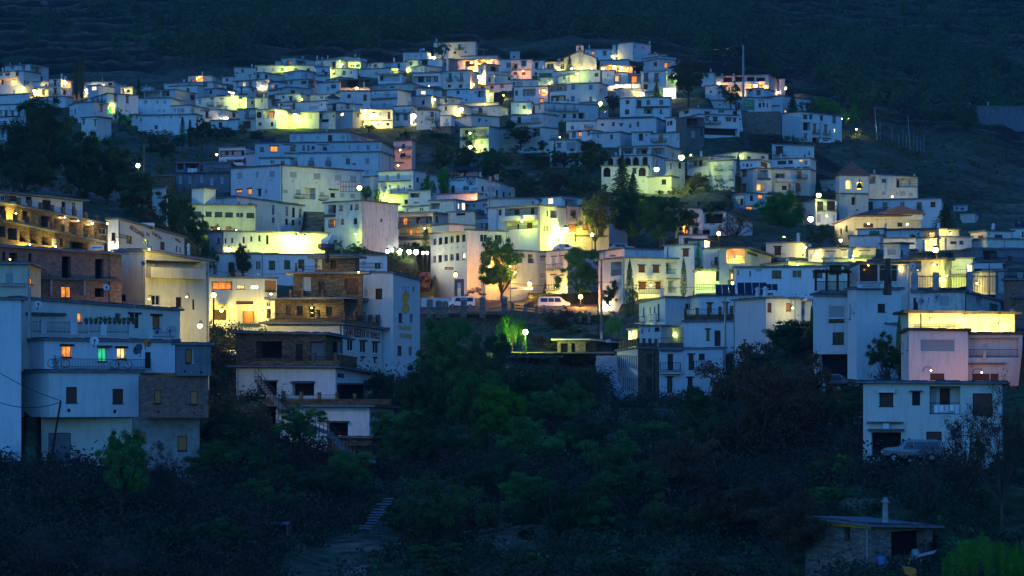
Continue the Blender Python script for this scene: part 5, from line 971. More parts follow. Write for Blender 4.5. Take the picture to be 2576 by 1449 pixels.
def strokes(bid, side, tile, lines, wd, m, name='emblem', o=.03):
    mb = MB()
    for ln_ in lines:
        pts = []
        for x, y in ln_:
            root, B, f, a, z = onfac(bid, tile[0]*644+x/4, tile[1]*362.25+y/4, side); pts.append(f.pt(a, z, o)-B)
        mb.tube(pts, wd, 5)
    return mb.build(name, m, root)
def fill(bid, side, tile, pts, m, name='emblem', o=.03):
    P = []
    for x, y in pts:
        root, B, f, a, z = onfac(bid, tile[0]*644+x/4, tile[1]*362.25+y/4, side); P.append((a, z))
    return polyslab(f, B, P, 0.003, o, m, root, name)
circ = lambda x, y, r, n=20, ry=None: [(x+r*math.cos(6.2832*i/n), y+(ry or r)*math.sin(6.2832*i/n)) for i in range(n)]
T11, T12, T01, T31, T20, T22 = (1, 1), (1, 2), (0, 1), (3, 1), (2, 0), (2, 2)
text('EL CHORRILLO', 'chorrillo', 'l', T11, 1962, 358, 282, 46, 'wood_dark', .22)
strokes('chorrillo', 'l', T11, [circ(2162, 370, 43)+[(2205, 370)], [(2128, 350), (2142, 346), (2152, 358), (2172, 358), (2182, 346), (2196, 350)], [(2128, 350), (2134, 374), (2146, 372)], [(2196, 350), (2190, 374), (2178, 372)],
    circ(2162, 384, 17, 14, 11)+[(2179, 384)], [(2156, 382), (2156, 388)], [(2168, 382), (2168, 388)], [(2146, 372), (2150, 398), (2162, 404), (2174, 398), (2178, 372)]], .075, 'wood_dark')
text('ARTESANÍA', 'artesania', 'r', T01, 1378, 882, 152, 62, 'paint_maroon', 0, .17)
text('DEL', 'artesania', 'r', T01, 1488, 912, 36, 36, 'paint_maroon', 0, .17)
text('JAMÓN', 'artesania', 'r', T01, 1575, 924, 100, 58, 'paint_maroon', 0, .17)
text('JAMÓN', 'artesania', 'r', T01, 1788, 972, 60, 46, 'paint_maroon', 0, .17)
text('GRAN RESERVA', 'tierC', 'r', T12, 993, 452, 212, 92, 'paint_maroon', 0, .04) if 'tierC' in BLD else None
text('DE TREVELEZ', 'tierC', 'r', T12, 1178, 478, 142, 62, 'paint_maroon', 0, .06) if 'tierC' in BLD else None
text('SALADERO', 'tower', 'r', T12, 1494, 400, 128, 50, 'paint_gold', 0, .03)
text('SECADERO', 'tower', 'r', T12, 1507, 484, 120, 46, 'paint_gold', 0, .03)
fill('tower', 'r', T12, [(1478, 60), (1500, 38), (1520, 42), (1538, 60), (1542, 105), (1530, 135), (1515, 152), (1532, 170), (1544, 205), (1534, 240), (1500, 262), (1474, 240), (1466, 205), (1480, 172), (1495, 152), (1476, 135), (1466, 100)], 'paint_orange')
fill('tower', 'r', T12, [(1492, 80), (1508, 66), (1522, 82), (1526, 120), (1508, 140), (1490, 118)], 'paint_gold', 'emblem', .05)
fill('tower', 'r', T12, [(1490, 190), (1508, 176), (1524, 194), (1520, 235), (1504, 245), (1488, 230)], 'paint_gold', 'emblem', .05)
text('JAMONES', 'jamones', 'r', T12, 850, 884, 66, 60, 'wood_dark', 0, .03)
text('JAMON', 'jamtier', 'r', T12, 1228, 1274, 150, 72, 'wood_dark', 0, 0) if 'jamtier' in BLD else None
# clock
root, B, f, a, z = onfac('clock', 644+2008/4, 772/4, 'l'); m = MB(); c = f.pt(a, z, .06)-B
fill('clock', 'l', (1, 0), circ(2008, 772, 11), 'paint_white', 'clock', .08); strokes('clock', 'l', (1, 0), [circ(2008, 772, 11)+[(2019, 772)], [(2008, 772), (2008, 765)], [(2008, 772), (2013, 775)]], .06, 'iron', 'clock_rim', .1)
# boards that are things of their own
def board(name, label, tile, x, y, w, h, D, lines, mbg, mfg, leg=0, a=0, vert=False, group=None, tilt=0):
    px, py = tile[0]*644+x/4, tile[1]*362.25+y/4; Y = D*DS; P = P3(px, py, Y); W, H = w/4/F*Y, h/4/F*Y
    rt = empty(name, P, label, 'sign', group); rt.rotation_euler = (0, tilt, a); m = MB(); m.box(-W/2, W/2, -.02, .05, -H/2, H/2); m.build('panel', mbg, rt)
    if leg: 
        for s in (-1, 1): m = MB(); m.tube([(s*W*.4, .1, -H/2-leg), (s*W*.4, .1, H/2*.8)], .07, 6); m.build('leg', 'iron', rt)
    for t, cx, cy, w_, h_ in lines:
        c = bpy.data.curves.new('lettering', 'FONT'); c.body = t; c.align_x = 'CENTER'; c.align_y = 'CENTER'; c.extrude = .01; c.offset = .01; c.materials.append(MAT[mfg])
        o = bpy.data.objects.new('lettering', c); COL.objects.link(o); bpy.context.view_layer.update(); d = o.dimensions.copy(); o = meshify(o)
        o.parent = rt; o.location = (cx*W, -.035, cy*H); o.rotation_euler = (math.pi/2, 0, 0); o.scale = (w_*W/max(d.x, .1), h_*H/max(d.y, .1), 1)
    return rt
board('restaurant_sign', 'white restaurant sign with maroon capitals below the dark dining windows', T31, 1037, 1415, 272, 66, 198.5, [('RESTAURANTE', 0, .24, .9, .4), ('GONZALEZ', 0, -.24, .66, .4)], 'paint_white', 'paint_maroon', a=.05)
board('billboard', 'large green billboard on legs at the foot of the tall mast', T20, 2385, 1055, 112, 104, 452, [('~~~~~ ~~~~ ~~', 0, .3, .8, .05), ('~~~~ ~~~', -.05, .12, .66, .05), ('~~~~~ ~~', -.02, -.04, .7, .05)], 'paint_green', 'paint_white', 3.5)
rt = board('name_board', 'tilted white board with tall dark vertical letters beside the pillared hotel', T20, 2294, 1216, 34, 212, 446, [(ch, 0, .44-i*.125, .55, .085) for i, ch in enumerate('HELIOPOL')], 'paint_white', 'iron', 0, 0, tilt=-.12)
board('shop_sign', 'small pale shop sign on the stone terraced building', T01, 978, 1040, 130, 44, 226, [('Jamones', 0, 0, .75, .6)], 'cloth_white', 'iron')
board('kiosk_sign', 'white notice board on the kiosk corner', T22, 969, 534, 44, 30, 258, [('- ---- -', 0, .2, .85, .14), ('- ---', 0, -.2, .8, .14)], 'paint_white', 'iron')
board('supermarket_sign', 'long dark painted sign over the shop at the plaza', T11, 1943, 1252, 96, 26, 317, [('- --- ----', 0, 0, .85, .2)], 'wood_dark', 'paint_white', a=.5)
board('shop_lettering_board', 'cream sign board with dark capitals beside the orange-lit plaza shops', (2, 2), 85, 4, 240, 22, 306, [('PANADERIA SUPERMERCADO', 0, 0, .95, .7)], 'cloth_white', 'paint_maroon')
board('wall_poster', 'dark painted portrait panel on the green-lit annex', (2, 1), 2083, 1330, 62, 96, 287, [], 'iron', 'cloth_white')
# ---------------------------------------------------------------- vegetation
def rdir(n, rng): v = rng.normal(size=(n, 3)); return v/np.linalg.norm(v, axis=1, keepdims=True)
def leaves(C, size, rng, up=0.):
    n = len(C); a = rdir(n, rng); b = np.cross(a, rdir(n, rng)); b /= np.linalg.norm(b, axis=1, keepdims=True)+1e-9
    if up: a[:, 2] += up; a /= np.linalg.norm(a, axis=1, keepdims=True)
    s = size*rng.uniform(.5, 1.3, (n, 1)); a = a*s; b = b*s*.6
    return np.stack([C-a, C+b, C+a, C-b], 1).reshape(-1, 3)
def crown_pts(kind, n, rng):
    if kind in ('broad', 'round', 'bush', 'bare'):
        nl = {'broad': 11, 'round': 13, 'bush': 7, 'bare': 12}[kind]; c0, R = ((0, 0, .62), (.36, .36, .27)) if kind != 'bush' else ((0, 0, .28), (.34, .34, .34))
        if kind == 'round': c0, R = (0, 0, .56), (.36, .36, .33)
        d = rdir(nl, rng); lc = np.array(c0)+d*np.array(R)*rng.uniform(.45, 1.05, (nl, 1)); lr = rng.uniform(.10, .21, nl)*(1.15 if kind != 'bare' else 1)
        nc = nl*9; kk = rng.integers(0, nl, nc); cc = lc[kk]+rdir(nc, rng)*lr[kk][:, None]*rng.uniform(.5, 1.15, (nc, 1))*np.array([1.1, 1.1, .75]); cr = rng.uniform(.025, .075, nc)
        k = rng.integers(0, nc, n); P = cc[k]+rdir(n, rng)*(rng.random((n, 1))**.5)*cr[k][:, None]*np.array([1.2, 1.2, .8]); q = rng.random(n) < .25
        P[q] += rng.normal(0, .02, (q.sum(), 3)); P[:, 2] -= .12*np.maximum(0, np.hypot(P[:, 0], P[:, 1])-.3)
        if kind == 'bush': P[:, 2] = np.abs(P[:, 2])
        return P
    if kind == 'poplar':
        z = rng.random(n)**.9; w = .5*np.sin(np.pi*np.clip(z*.93+.05, 0, 1))**.6*(1-.45*z); a = rng.random(n)*6.283; lob = .75+.25*np.sin(a*3+z*14)+rng.normal(0, .08, n)
        r = w*lob*rng.random(n)**.4; return np.stack([r*np.cos(a), r*np.sin(a), .08+z*.92], 1)
    if kind == 'cypress':
        z = rng.random(n); w = .5*(np.clip(z/.12, 0, 1)**.5)*(1-z**2.2)**.8; a = rng.random(n)*6.283; r = w*(.85+.15*np.sin(a*5+z*20))*rng.random(n)**.3
        return np.stack([r*np.cos(a), r*np.sin(a), .07+z*.93], 1)
    if kind == 'fir':
        z = rng.random(n)**1.25; t = (z*9) % 1; w = .5*(1-z)*(.45+.55*(1-t)); a = rng.random(n)*6.283; br = np.floor(a*1.6)/1.6
        r = w*rng.random(n)**.5*(1+.25*np.sin(a*7+np.floor(z*9)*2)); return np.stack([r*np.cos(a), r*np.sin(a), .08+z*.92-.05*r], 1)
    if kind == 'willow':
        k = rng.integers(0, 90, n); ang = rng.random(90)*6.283; rr = .46*rng.random(90)**.5; zt = .97-.9*rr**2*1.6+rng.normal(0, .03, 90); ln_ = rng.uniform(.25, .6, 90)
        t = rng.random(n); x = rr[k]*np.cos(ang[k]); y = rr[k]*np.sin(ang[k]); return np.stack([x+rng.normal(0, .018, n)+x*.15*t, y+rng.normal(0, .018, n), np.maximum(zt[k]-ln_[k]*t, .02)], 1)
def wood(kind, seed, limbs=9):
    rnd = random.Random(seed); m = MB()
    if kind in ('poplar', 'cypress', 'fir'):
        m.tube([(0, 0, -.06), (0, 0, .3), (0, 0, .9)], [.05, .035, .006], 6); return m
    fork = {'broad': .26, 'round': .22, 'bush': .04, 'bare': .2, 'willow': .3}[kind]
    m.tube([(0, 0, -.06), (.006, 0, fork*.5), (0, 0, fork+.02)], [.034, .026, .022], 7)
    if kind == 'bare': limbs = 16
    for i in range(limbs):
        a = 6.283*i/limbs+rnd.uniform(-.4, .4); el = rnd.uniform(.35, 1.35); L = rnd.uniform(.28, .48)
        p0 = Vector((0, 0, fork)); d = Vector((math.cos(a)*math.cos(el), math.sin(a)*math.cos(el), math.sin(el)))
        p1 = p0+d*L*.45; d2 = (d+Vector((rnd.uniform(-.3, .3), rnd.uniform(-.3, .3), .35))).normalized(); p2 = p1+d2*L*.6
        m.tube([p0, p1, p2], [.016, .009, .003], 5)
        for j in range(4 if kind != 'bare' else 9):
            b = p0.lerp(p1, rnd.uniform(.5, 1)) if j % 2 else p1.lerp(p2, rnd.uniform(.1, .9)); dd = (d2+Vector((rnd.uniform(-.8, .8), rnd.uniform(-.8, .8), rnd.uniform(-.1, .6)))).normalized()
            m.tube([b, b+dd*L*rnd.uniform(.2, .42)], [.005, .0015], 4)
    return m
LIB = {}
def lib(kind, near, var):
    k = (kind, near, var)
    if k not in LIB:
        n = {'broad': 9000, 'round': 15000, 'bush': 2600, 'bare': 3000, 'poplar': 5000, 'cypress': 5000, 'fir': 5000, 'willow': 12000}[kind]
        ls = {'broad': .016, 'round': .014, 'bush': .030, 'bare': .011, 'poplar': .017, 'cypress': .020, 'fir': .020, 'willow': .011}[kind]
        if near: n = int(n*3.2); ls *= .66
        rng = np.random.default_rng(hash((kind, var)) % 1000 if False else sum(map(ord, kind))*7+var)
        V = leaves(crown_pts(kind, n, rng), ls, rng, -.6 if kind == 'willow' else 0)
        LIB[k] = (npmesh('crown', V, 4, 'leaf_dark'), wood(kind, var+3).build('trunk', 'bark'))
        COL.objects.unlink(LIB[k][1])
    return LIB[k]
TN = dict(broad='tree', round='tree', bush='bush', bare='bare_tree', poplar='poplar_tree', cypress='cypress_tree', fir='fir_tree', willow='willow_tree')
TREES = []
def tree(kind, x, yt, yb, w, m, label, D=None, near=False, group='trees around the village', wm='bark', dy=None, dens=False):
    if D: D = D*DS
    else:
        D = findD(x, yb); D1 = D
        for fx in (-.3, 0, .3):
            for fy in (.15, .5, .85): D = min(D, hitfac(x+fx*w, yb+(yt-yb)*fy, D1*.84)[0]-w/F*D*.35)
    w *= {'broad': 1.2, 'round': 1.14}.get(kind, 1)*((1.3 if w < 155 else .98) if near and kind in ('broad', 'round', 'bush') else 1.05); P = P3(x, yb, D); H = (yb-yt)/F*D; W = w/F*D
    g = G(P.x, P.y)
    if g < P.z-.2: H += P.z-g; P.z = g
    c, t = lib(kind, near or dens, len(TREES) % 3); rt = empty(TN[kind], P, label, TN[kind].replace('_tree', '').replace('bare', 'bare tree') if kind != 'tree' else 'tree', group)
    if kind in ('broad', 'round'): rt['category'] = 'tree'
    rt.scale = (W, W*.9, H); rt.rotation_euler = (0, 0, random.uniform(0, 6.28)); TREES.append(rt)
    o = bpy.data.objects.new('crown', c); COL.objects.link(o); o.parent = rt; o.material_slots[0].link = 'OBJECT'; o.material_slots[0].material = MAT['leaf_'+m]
    o = bpy.data.objects.new('trunk', t.data); COL.objects.link(o); o.parent = rt; o.material_slots[0].link = 'OBJECT'; o.material_slots[0].material = MAT[wm]
    return rt
TT = """
poplar 205 140 252 34 olive|tall twin-stemmed poplar in front of the orange loggia house, upper left
poplar 193 158 250 22 dark|shorter slim poplar leaning on the tall upper-left poplar
round 105 226 500 200 dark 312 N|huge dark tree covering the left-hand houses, its crown reaching the low roofs
broad 35 300 505 130 dark 290 N|dark broad tree at the left edge under the windowed white house
round 200 300 520 160 dark 296 N|dark tree filling the slope right of the huge left tree
broad 270 345 548 170 dark 298 N|wide dark tree around the left street lamp
round 345 420 570 130 dark 290 N|rounded dark tree just above the painted ham workshop
broad 60 380 520 150 dark 285 N|low dark tree above the stone terraced building
poplar 459 293 372 26 dark|slim dark poplar below the blank white house
poplar 478 300 376 22 dark|second slim poplar right of the one below the blank house
broad 508 292 384 62 dark|bushy dark tree beside the two slim poplars below the blank house
broad 445 468 592 80 dark|dark tree left of the pale blue flats
broad 497 510 622 78 dark|leaning dark tree in front of the yellow factory wall
round 520 585 650 60 dark|round tree in front of the pinkish workshop's left end
round 610 606 652 46 olive|small tree beside the bright floodlight on the left
bush 582 618 645 34 olive|little bush under the orange-white lamp, left
broad 300 270 330 30 bright|small bright tree between the white houses, upper left
broad 322 280 330 24 bright|second small bright tree between the upper-left houses
fir 348 192 240 26 dark|dark fir among the roofs at the left of the village
bush 372 318 345 60 olive|bare scrub at the foot of the blank white house
broad 410 330 420 90 dark|dark orchard tree above the street lamp, left
bush 560 300 345 110 dark|dark hedge bank under the floodlit garage
bush 640 315 345 80 mid|shrubs on the bank right of the floodlit garage, left centre
round 920 465 508 36 mid|little round tree lit yellow on the corner by the huge block
round 948 470 508 18 mid|slim little tree on the same lit yellow corner
round 1076 428 480 40 bright|bright green tree left of the ham workshop lettering
round 1113 415 455 40 bright|small bright tree above the left end of the ham workshop
bush 852 572 640 62 mid|lush shrub at the foot of the peeling cube house
bush 900 588 642 60 mid|shrub below the blank wall of the peeling cube house
bush 940 600 645 56 olive|low shrub right of the peeling cube house's foot
bush 1000 596 640 60 mid|shrubs above the row of white string lamps
poplar 1072 572 640 32 dark|dark conifer just left of the cream hotel
bush 1040 590 632 50 dark|dark bush beneath the stone-fronted balconies
bush 1010 636 690 100 olive|weedy bank below the row of string lamps
bush 1060 650 720 60 rust|reddish shrubs on the bank beside the cream hotel
round 1262 584 752 136 mid N|big round plane tree in front of the cream hotel
round 1463 606 768 116 mid N|plane tree in front of the white town house, left of the cypresses
broad 1497 462 618 96 olive|pollarded tree with visible branches before the pinkish flats
round 1592 474 624 150 mid N|broad green tree, left half of the pair in the centre right
round 1662 480 626 124 mid N|broad green tree, right half of the pair in the centre right
fir 1566 386 496 96 dark|dark shaggy cedar before the arched house
fir 1592 430 500 70 dark|lower cedar bough mass right of the shaggy cedar
cypress 1857 384 500 19 dark|single tall black cypress against the white houses, right
bush 1322 400 490 110 dark|dark thicket right of the ham workshop, left part
bush 1400 385 490 130 rust|reddish dark thicket on the bank, centre
bush 1462 360 490 120 dark|dark thicket beneath the patched white house
bush 1360 350 430 110 dark|dark scrub above the thickets, centre
bush 1420 345 400 90 dark|dark scrub by the patched white house's left corner
broad 1480 350 470 110 dark|tall dark tree clump left of the arched house
bush 1330 340 400 80 rust|reddish scrub left of the patched white house
round 1110 366 442 70 dark|dark round tree below the pink house, centre
round 1170 360 446 80 dark|dark round tree under the green-lit balcony house
round 1240 360 450 90 mid|green-lit thicket right of the wall lamp, centre
bush 1290 395 460 80 dark|dark thicket above the ham workshop's right end
broad 1310 300 376 90 dark|tree partly hiding the pillared house, centre
round 1365 348 372 24 dark|small round tree by the rough curved house
fir 1395 350 372 18 dark|little fir by the rough curved house
bush 1660 470 520 100 dark|dark shrubs under the terrace of the arched house
bush 1740 465 540 120 dark|dark shrub mass between the two right-hand house groups
bush 1810 478 540 90 dark|dark shrub mass left of the tall cypress
bare 1745 430 490 70 bare|leafless pale tree before the open balcony house, right
broad 1765 430 480 46 dark|small dark tree beside the leafless pale tree
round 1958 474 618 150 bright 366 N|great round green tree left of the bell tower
round 2064 556 618 72 dark|dark round tree under the bright white wall by the bell tower
bare 1850 520 622 110 rust|bare reddish tree left of the great round tree
bush 1806 585 625 40 rust|orange-lit shrub under a lamp, right centre
fir 2378 510 576 96 dark|dark spreading cedar right of the church houses
bush 2300 560 590 30 dark|small dark bush before the wide white house, right
fir 1994 236 284 56 dark|dark spreading fir before the end white house, upper right
broad 1732 145 270 92 olive|large walnut tree standing before the floodlit wall
broad 1738 138 200 90 rust|rust-brown tree behind the large walnut
broad 1838 204 262 54 dark|dark tree below the orange lamp, upper right
fir 1652 206 248 46 dark|pine tree in front of the yellow-lit terrace
fir 1433 136 180 28 dark|conifer standing in front of the chapel
broad 1542 232 292 36 rust|autumn tree in the green-lit lane beside the blue shutters
bare 1413 270 350 22 mid|lopped tree with sprouting trunk lit yellow in the alley
broad 1113 100 152 42 dark|dark tree between the hilltop lamp and the green door house
bush 928 300 330 50 bright|bright green bush lit at the foot of the floodlit front
bare 912 295 322 20 bare|thin bare tree before the floodlit front
bush 1020 318 345 40 dark|dark bush by the tall white lamp, centre
bush 1100 320 350 110 dark|shrubby bank under the central lamp house
bare 1100 280 330 26 bare|thin bare tree by the patchy white house
bush 1180 302 328 40 dark|small shrubs on the terrace below the terraced house
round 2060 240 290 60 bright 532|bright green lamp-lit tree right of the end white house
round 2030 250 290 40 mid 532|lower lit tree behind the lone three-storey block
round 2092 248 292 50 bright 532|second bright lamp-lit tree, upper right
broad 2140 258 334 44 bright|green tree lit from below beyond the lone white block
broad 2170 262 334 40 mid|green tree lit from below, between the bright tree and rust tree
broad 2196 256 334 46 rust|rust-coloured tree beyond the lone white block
broad 2345 262 320 50 dark|dark tree left of the ruined barn
broad 2430 270 345 60 dark|dark tree in front of the ruined barn
cypress 1584 652 812 30 dark|cypress standing above the kiosk slope, left one of two
cypress 1720 648 752 22 dark|narrow cypress before the maroon-blind apartment house
willow 1288 782 886 96 bright 264|weeping willow lit green by the terrace lamp
bush 1360 815 882 80 rust 272|orange-lit shrub beside the terrace lamp
broad 1410 772 850 80 rust 282|rust-coloured shrub under the plaza wall
bush 1395 832 882 80 olive 270|yellowish shrub on the lit slope, centre
bush 1455 806 850 70 olive 280|olive shrub on the slope above the kiosk
willow 1536 790 856 28 bright|small weeping willow left of two, above the kiosk
willow 1556 794 856 24 bright|small weeping willow right of two, above the kiosk
bush 1465 768 796 60 mid|clipped hedge by the plaza lamp, left part
bush 1505 770 800 60 mid|clipped hedge by the plaza lamp, right part
broad 1532 700 790 46 olive|small street tree lit orange before the bright shop
bush 1596 690 770 30 olive|lit shrub behind the cypress by the white house
bush 1690 470 520 60 dark|low dark shrub under the lean white stair, right centre
poplar 1757 608 690 26 bright|green creeper mass between two white houses, right
broad 948 925 1000 50 dark|leafy sapling at the foot of the tall white ham house
broad 978 930 1005 40 dark|second leafy sapling at the foot of the ham house
"""
for i, l_ in enumerate(TT.strip().splitlines()):
    a, lb = l_.split('|'); k, x, yt, yb, w_, m, *D = a.split(); nr = 'N' in D; D = [q for q in D if q != 'N']; tree(k, float(x), float(yt), float(yb), float(w_), m, lb, float(D[0]) if D else None, dens=nr)
TN2 = """
round 1130 770 1085 200 mid 205|great dark green tree filling the gully below the plaza wall
round 1235 800 1110 180 dark 200|great dark tree right of the gully's largest tree
round 1060 900 1100 130 dark 196|dark tree at the foot of the tall ham drying house
round 1190 900 1140 170 mid 190|dark green tree lower down the gully
round 1330 910 1090 150 dark 200|dark scrubby tree below the lamp terrace
broad 1420 900 1080 160 dark 205|dark green slope tree left of the ramp
bush 1470 925 1010 70 mid 215|green bush beside the ramp's foot
broad 1400 950 1130 160 mid 188|low green tree on the gully's right bank
broad 1905 862 1280 330 rust 172|enormous dark reddish tree in the right foreground
broad 1800 960 1240 200 dark 176|dark tree left of the enormous reddish tree
broad 2010 880 1200 170 rust 176|reddish tree right of the enormous dark tree
round 1990 800 920 130 dark 212|bushy dark tree before the shadowed white house, right
poplar 2042 770 910 22 mid 214|slim fir-like tree against the narrow white wall, right
broad 2230 830 975 80 dark 186|dark tree between restaurant and pink house
cypress 2262 790 930 26 mid 188|dark climbing conifer at the pink house's left corner
broad 2140 960 1100 110 dark 170|dark tree below the garage of the restaurant
bare 2420 960 1340 230 bare 138|tall bare-branched tree before the lower right house
bare 2520 930 1350 200 rust 136|tall thin-leaved tree at the right edge
bare 2330 1100 1340 130 bare 137|smaller bare tree before the parked off-roader
bush 2100 1180 1290 170 mid 142|yellow-green bush bank left of the lower right house
bush 2060 1230 1330 120 dark 138|dark bush under the yellow-green bank
bush 2130 1100 1200 90 bright 150|bright green patch of bush beside the lower right house
broad 1980 1230 1480 200 rust 130|brownish tree beside the half-built farm shed
broad 1860 1200 1400 200 rust 140|brown tree in the dark valley bottom, right
willow 2470 1345 1530 230 bright 118|bright green weeping tree in the bottom right corner
willow 2570 1360 1520 110 bright 118|bright green tree cut by the right frame edge
round 305 1065 1285 170 mid 134|broad-leaved fig-like tree before the lower left house
bare 420 1090 1280 130 bare 138|bare tree before the cement end of the lower left house
bush 220 1180 1280 90 dark 134|dark bush under the fig-like tree
bare 120 1310 1500 280 bare 116|bare spreading tree in the bottom left corner
bare 300 1330 1500 200 bare 117|bare tree on the bottom edge, left
round 560 1285 1410 120 dark 130|dome-shaped dark tree, bottom left of the track
bush 430 1270 1400 120 dark 130|dark bushes left of the dome-shaped tree
broad 620 1060 1250 150 dark 165|dark tree on the bank below the white van
broad 560 1010 1180 130 dark 168|dark tree beside the brick end of the lower left house
broad 760 1010 1120 110 mid 176|leafy shrub tree before the lower ham shop
broad 700 1140 1290 150 dark 158|dark shrub tree on the stairs bank
bush 1090 1250 1370 170 olive 140|grey-green scrub right of the footpath steps
bush 1200 1200 1340 180 rust 145|brownish scrub in the valley bottom, centre
bush 1000 1220 1300 100 dark 150|dark scrub above the dirt track
broad 1130 1180 1420 220 dark 138|dark leafless-looking tree right of the dirt track
broad 1400 1180 1400 220 dark 142|dark tree in the valley bottom, centre
broad 1600 1120 1330 230 dark 152|dark tree in the valley, centre right
broad 1560 1040 1150 110 dark 205|dark shrub tree under the stone-based white house
broad 1720 1080 1290 200 rust 158|brownish tree below the stone-based white house
bush 1300 1330 1480 240 olive 128|dim scrub along the bottom edge, centre
bush 1550 1330 1480 240 dark 128|dark scrub along the bottom edge, right of centre
bush 1750 1330 1500 240 rust 128|reddish scrub along the bottom edge, right
bush 2180 1380 1500 200 dark 124|dark scrub before the farm shed's yard
bush 760 1280 1360 170 dark 145|dark bushes around the little ruined hut
bush 640 890 960 60 dark 208|dry bush behind the parked white van
"""
TN2 += '''
round 1010 1010 1190 120 mid 188|green tree on the bank right of the ham shop
broad 1090 1030 1230 150 dark 176|dark tree low in the gully, left of its bed
round 1270 960 1150 130 bright 186|fresh green tree in the middle of the gully
broad 1350 1040 1230 150 mid 172|green tree beside the reddish stones of the gully
round 1480 1040 1200 150 dark 182|dark tree on the gully's right slope
broad 1540 1080 1260 160 mid 168|green tree on the right slope, lower down
round 1640 1045 1190 110 mid 190|green tree under the ramp's stone terrace house
broad 1240 1130 1330 170 dark 155|dark tree over the gully mouth
round 1330 1180 1350 130 mid 150|green tree over the gully mouth, right side
round 880 1120 1260 120 mid 165|green tree on the stairs bank, right of the railing
broad 820 1160 1310 130 dark 156|dark tree on the stairs bank, lower one
round 540 1100 1250 120 mid 158|green tree right of the lower left house foot
broad 660 1200 1340 150 mid 150|green tree left of the little ruined hut
round 1480 1230 1390 150 mid 146|green tree in the valley bottom, right of centre
broad 1690 1240 1420 190 olive 142|olive tree in the valley bottom beside the brown tree
round 2090 1140 1280 110 mid 152|green tree between the reddish trees and the lower right house
bush 1090 1330 1410 130 mid 134|green bush on the track's right side
bush 1120 1350 1449 180 olive 130|grey-green bush at the track's bend
bush 380 1380 1500 180 olive 120|olive bush on the bottom edge, lower left
'''
for l_ in [q for q in TN2.splitlines() if q.strip()]:
    a, lb = l_.split('|'); k, x, yt, yb, w_, m, D = a.split(); tree(k, float(x), float(yt), float(yb), float(w_), m, lb, float(D), True, 'trees and scrub of the valley')
# hillside wood behind the village and the undergrowth: nobody could count them
def scatter(name, label, cond, n, hr, wr, leaf, per, mname, seed):
    rng = np.random.default_rng(seed); V = []; c = 0
    while c < n:
        y0, y1 = cond['Y']; Y = rng.uniform(y0, y1); px = rng.uniform(*cond['px']); X = (px-CX)/F*Y
        z = G(X, Y); py = HY-z/Y*F
        if not cond['ok'](px, py, X, Y, rng): c += .05; continue
        c += 1; h = rng.uniform(*hr); w_ = h*rng.uniform(*wr); k = int(per*rng.uniform(.7, 1.3)); d = rdir(k, rng)*(rng.random((k, 1))**.4)
        C = np.array([X, Y, z+h*.5])+d*np.array([w_/2, w_/2, h/2])*(1+.3*rng.normal(size=(k, 1))); V.append(leaves(C, leaf, rng))
    o = bpy.data.objects.new(name, npmesh(name, np.concatenate(V), 4, mname)); COL.objects.link(o); return tag(o, label, 'wood' if 'wood' in name else 'undergrowth', kind='stuff')
nz = Noise(9, 45)
def wood_ok(px, py, X, Y, rng):
    if py < -60 or py > 320: return False
    top = np.interp(px, [0, 330, 480, 700, 1000, 1300, 1500, 1650, 1800, 2000, 2150, 2576], [150, 150, 178, 132, 120, 95, 100, 120, 150, 215, 300, 330])
    if py > top: return False
    dens = np.interp(px, [-50, 380, 600, 700, 1480, 1600, 1800, 2700], [.05, .12, .6, 1, 1, .35, .6, .35])*(.35 if py < 60 and px > 1900 else 1)
    if px > 1850: dens = dens*(1 if py > 120 else .35)
    return rng.random() < dens*(.6+1.2*nz(X*np.ones(1), Y*np.ones(1))[0]+.4)
scatter('hillside_wood', 'dark mixed wood covering the mountainside above the village', dict(Y=(720, 1240), px=(-60, 2640), ok=wood_ok), 850, (6, 14), (.5, .9), .7, 130, 'leaf_dark', 3)
scatter('hillside_wood', 'paler brushwood scattered through the mountainside wood', dict(Y=(720, 1240), px=(-60, 2640), ok=wood_ok), 330, (5, 12), (.6, 1.1), .6, 120, 'leaf_mid', 4)
def ug_ok(px, py, X, Y, rng): return py > 760 and py < 1600 and not (px > 2040 and py < 965) and not (px > 2240 and py < 1165) and not (px < 520 and py < 1190) and not (690 < px < 1010 and abs(py-(1462-(px-740)*.42)) < 48)
scatter('undergrowth', 'dark undergrowth covering the banks of the valley', dict(Y=(150, 330), px=(-60, 2640), ok=ug_ok), 2600, (.7, 2.2), (1., 2.2), .16, 70, 'leaf_scrub', 5)
scatter('undergrowth', 'greener grass tussocks scattered on the valley banks', dict(Y=(150, 330), px=(-60, 2640), ok=ug_ok), 600, (.4, 1.1), (1.2, 2.6), .13, 55, 'leaf_mid', 6)
scatter('undergrowth', 'brown dry scrub patches on the valley banks', dict(Y=(150, 330), px=(-60, 2640), ok=lambda px, py, X, Y, rng: ug_ok(px, py, X, Y, rng) and nz(X*np.ones(1)*2, Y*np.ones(1)*2)[0] > -.05), 1300, (.9, 3.2), (1., 2.), .15, 110, 'leaf_brown', 12)
def ug2(px, py, X, Y, rng): return (px < 620 and 330 < py < 640) or (1000 < px < 1560 and 335 < py < 500) or (1600 < px < 1850 and 455 < py < 540) or (px > 2100 and 200 < py < 470) or (1850 < px < 2130 and 340 < py < 400)
scatter('undergrowth', 'low scrub on the banks between the village houses', dict(Y=(400, 760), px=(-60, 2640), ok=ug2), 900, (.6, 1.8), (1., 2.2), .3, 36, 'leaf_olive', 8)
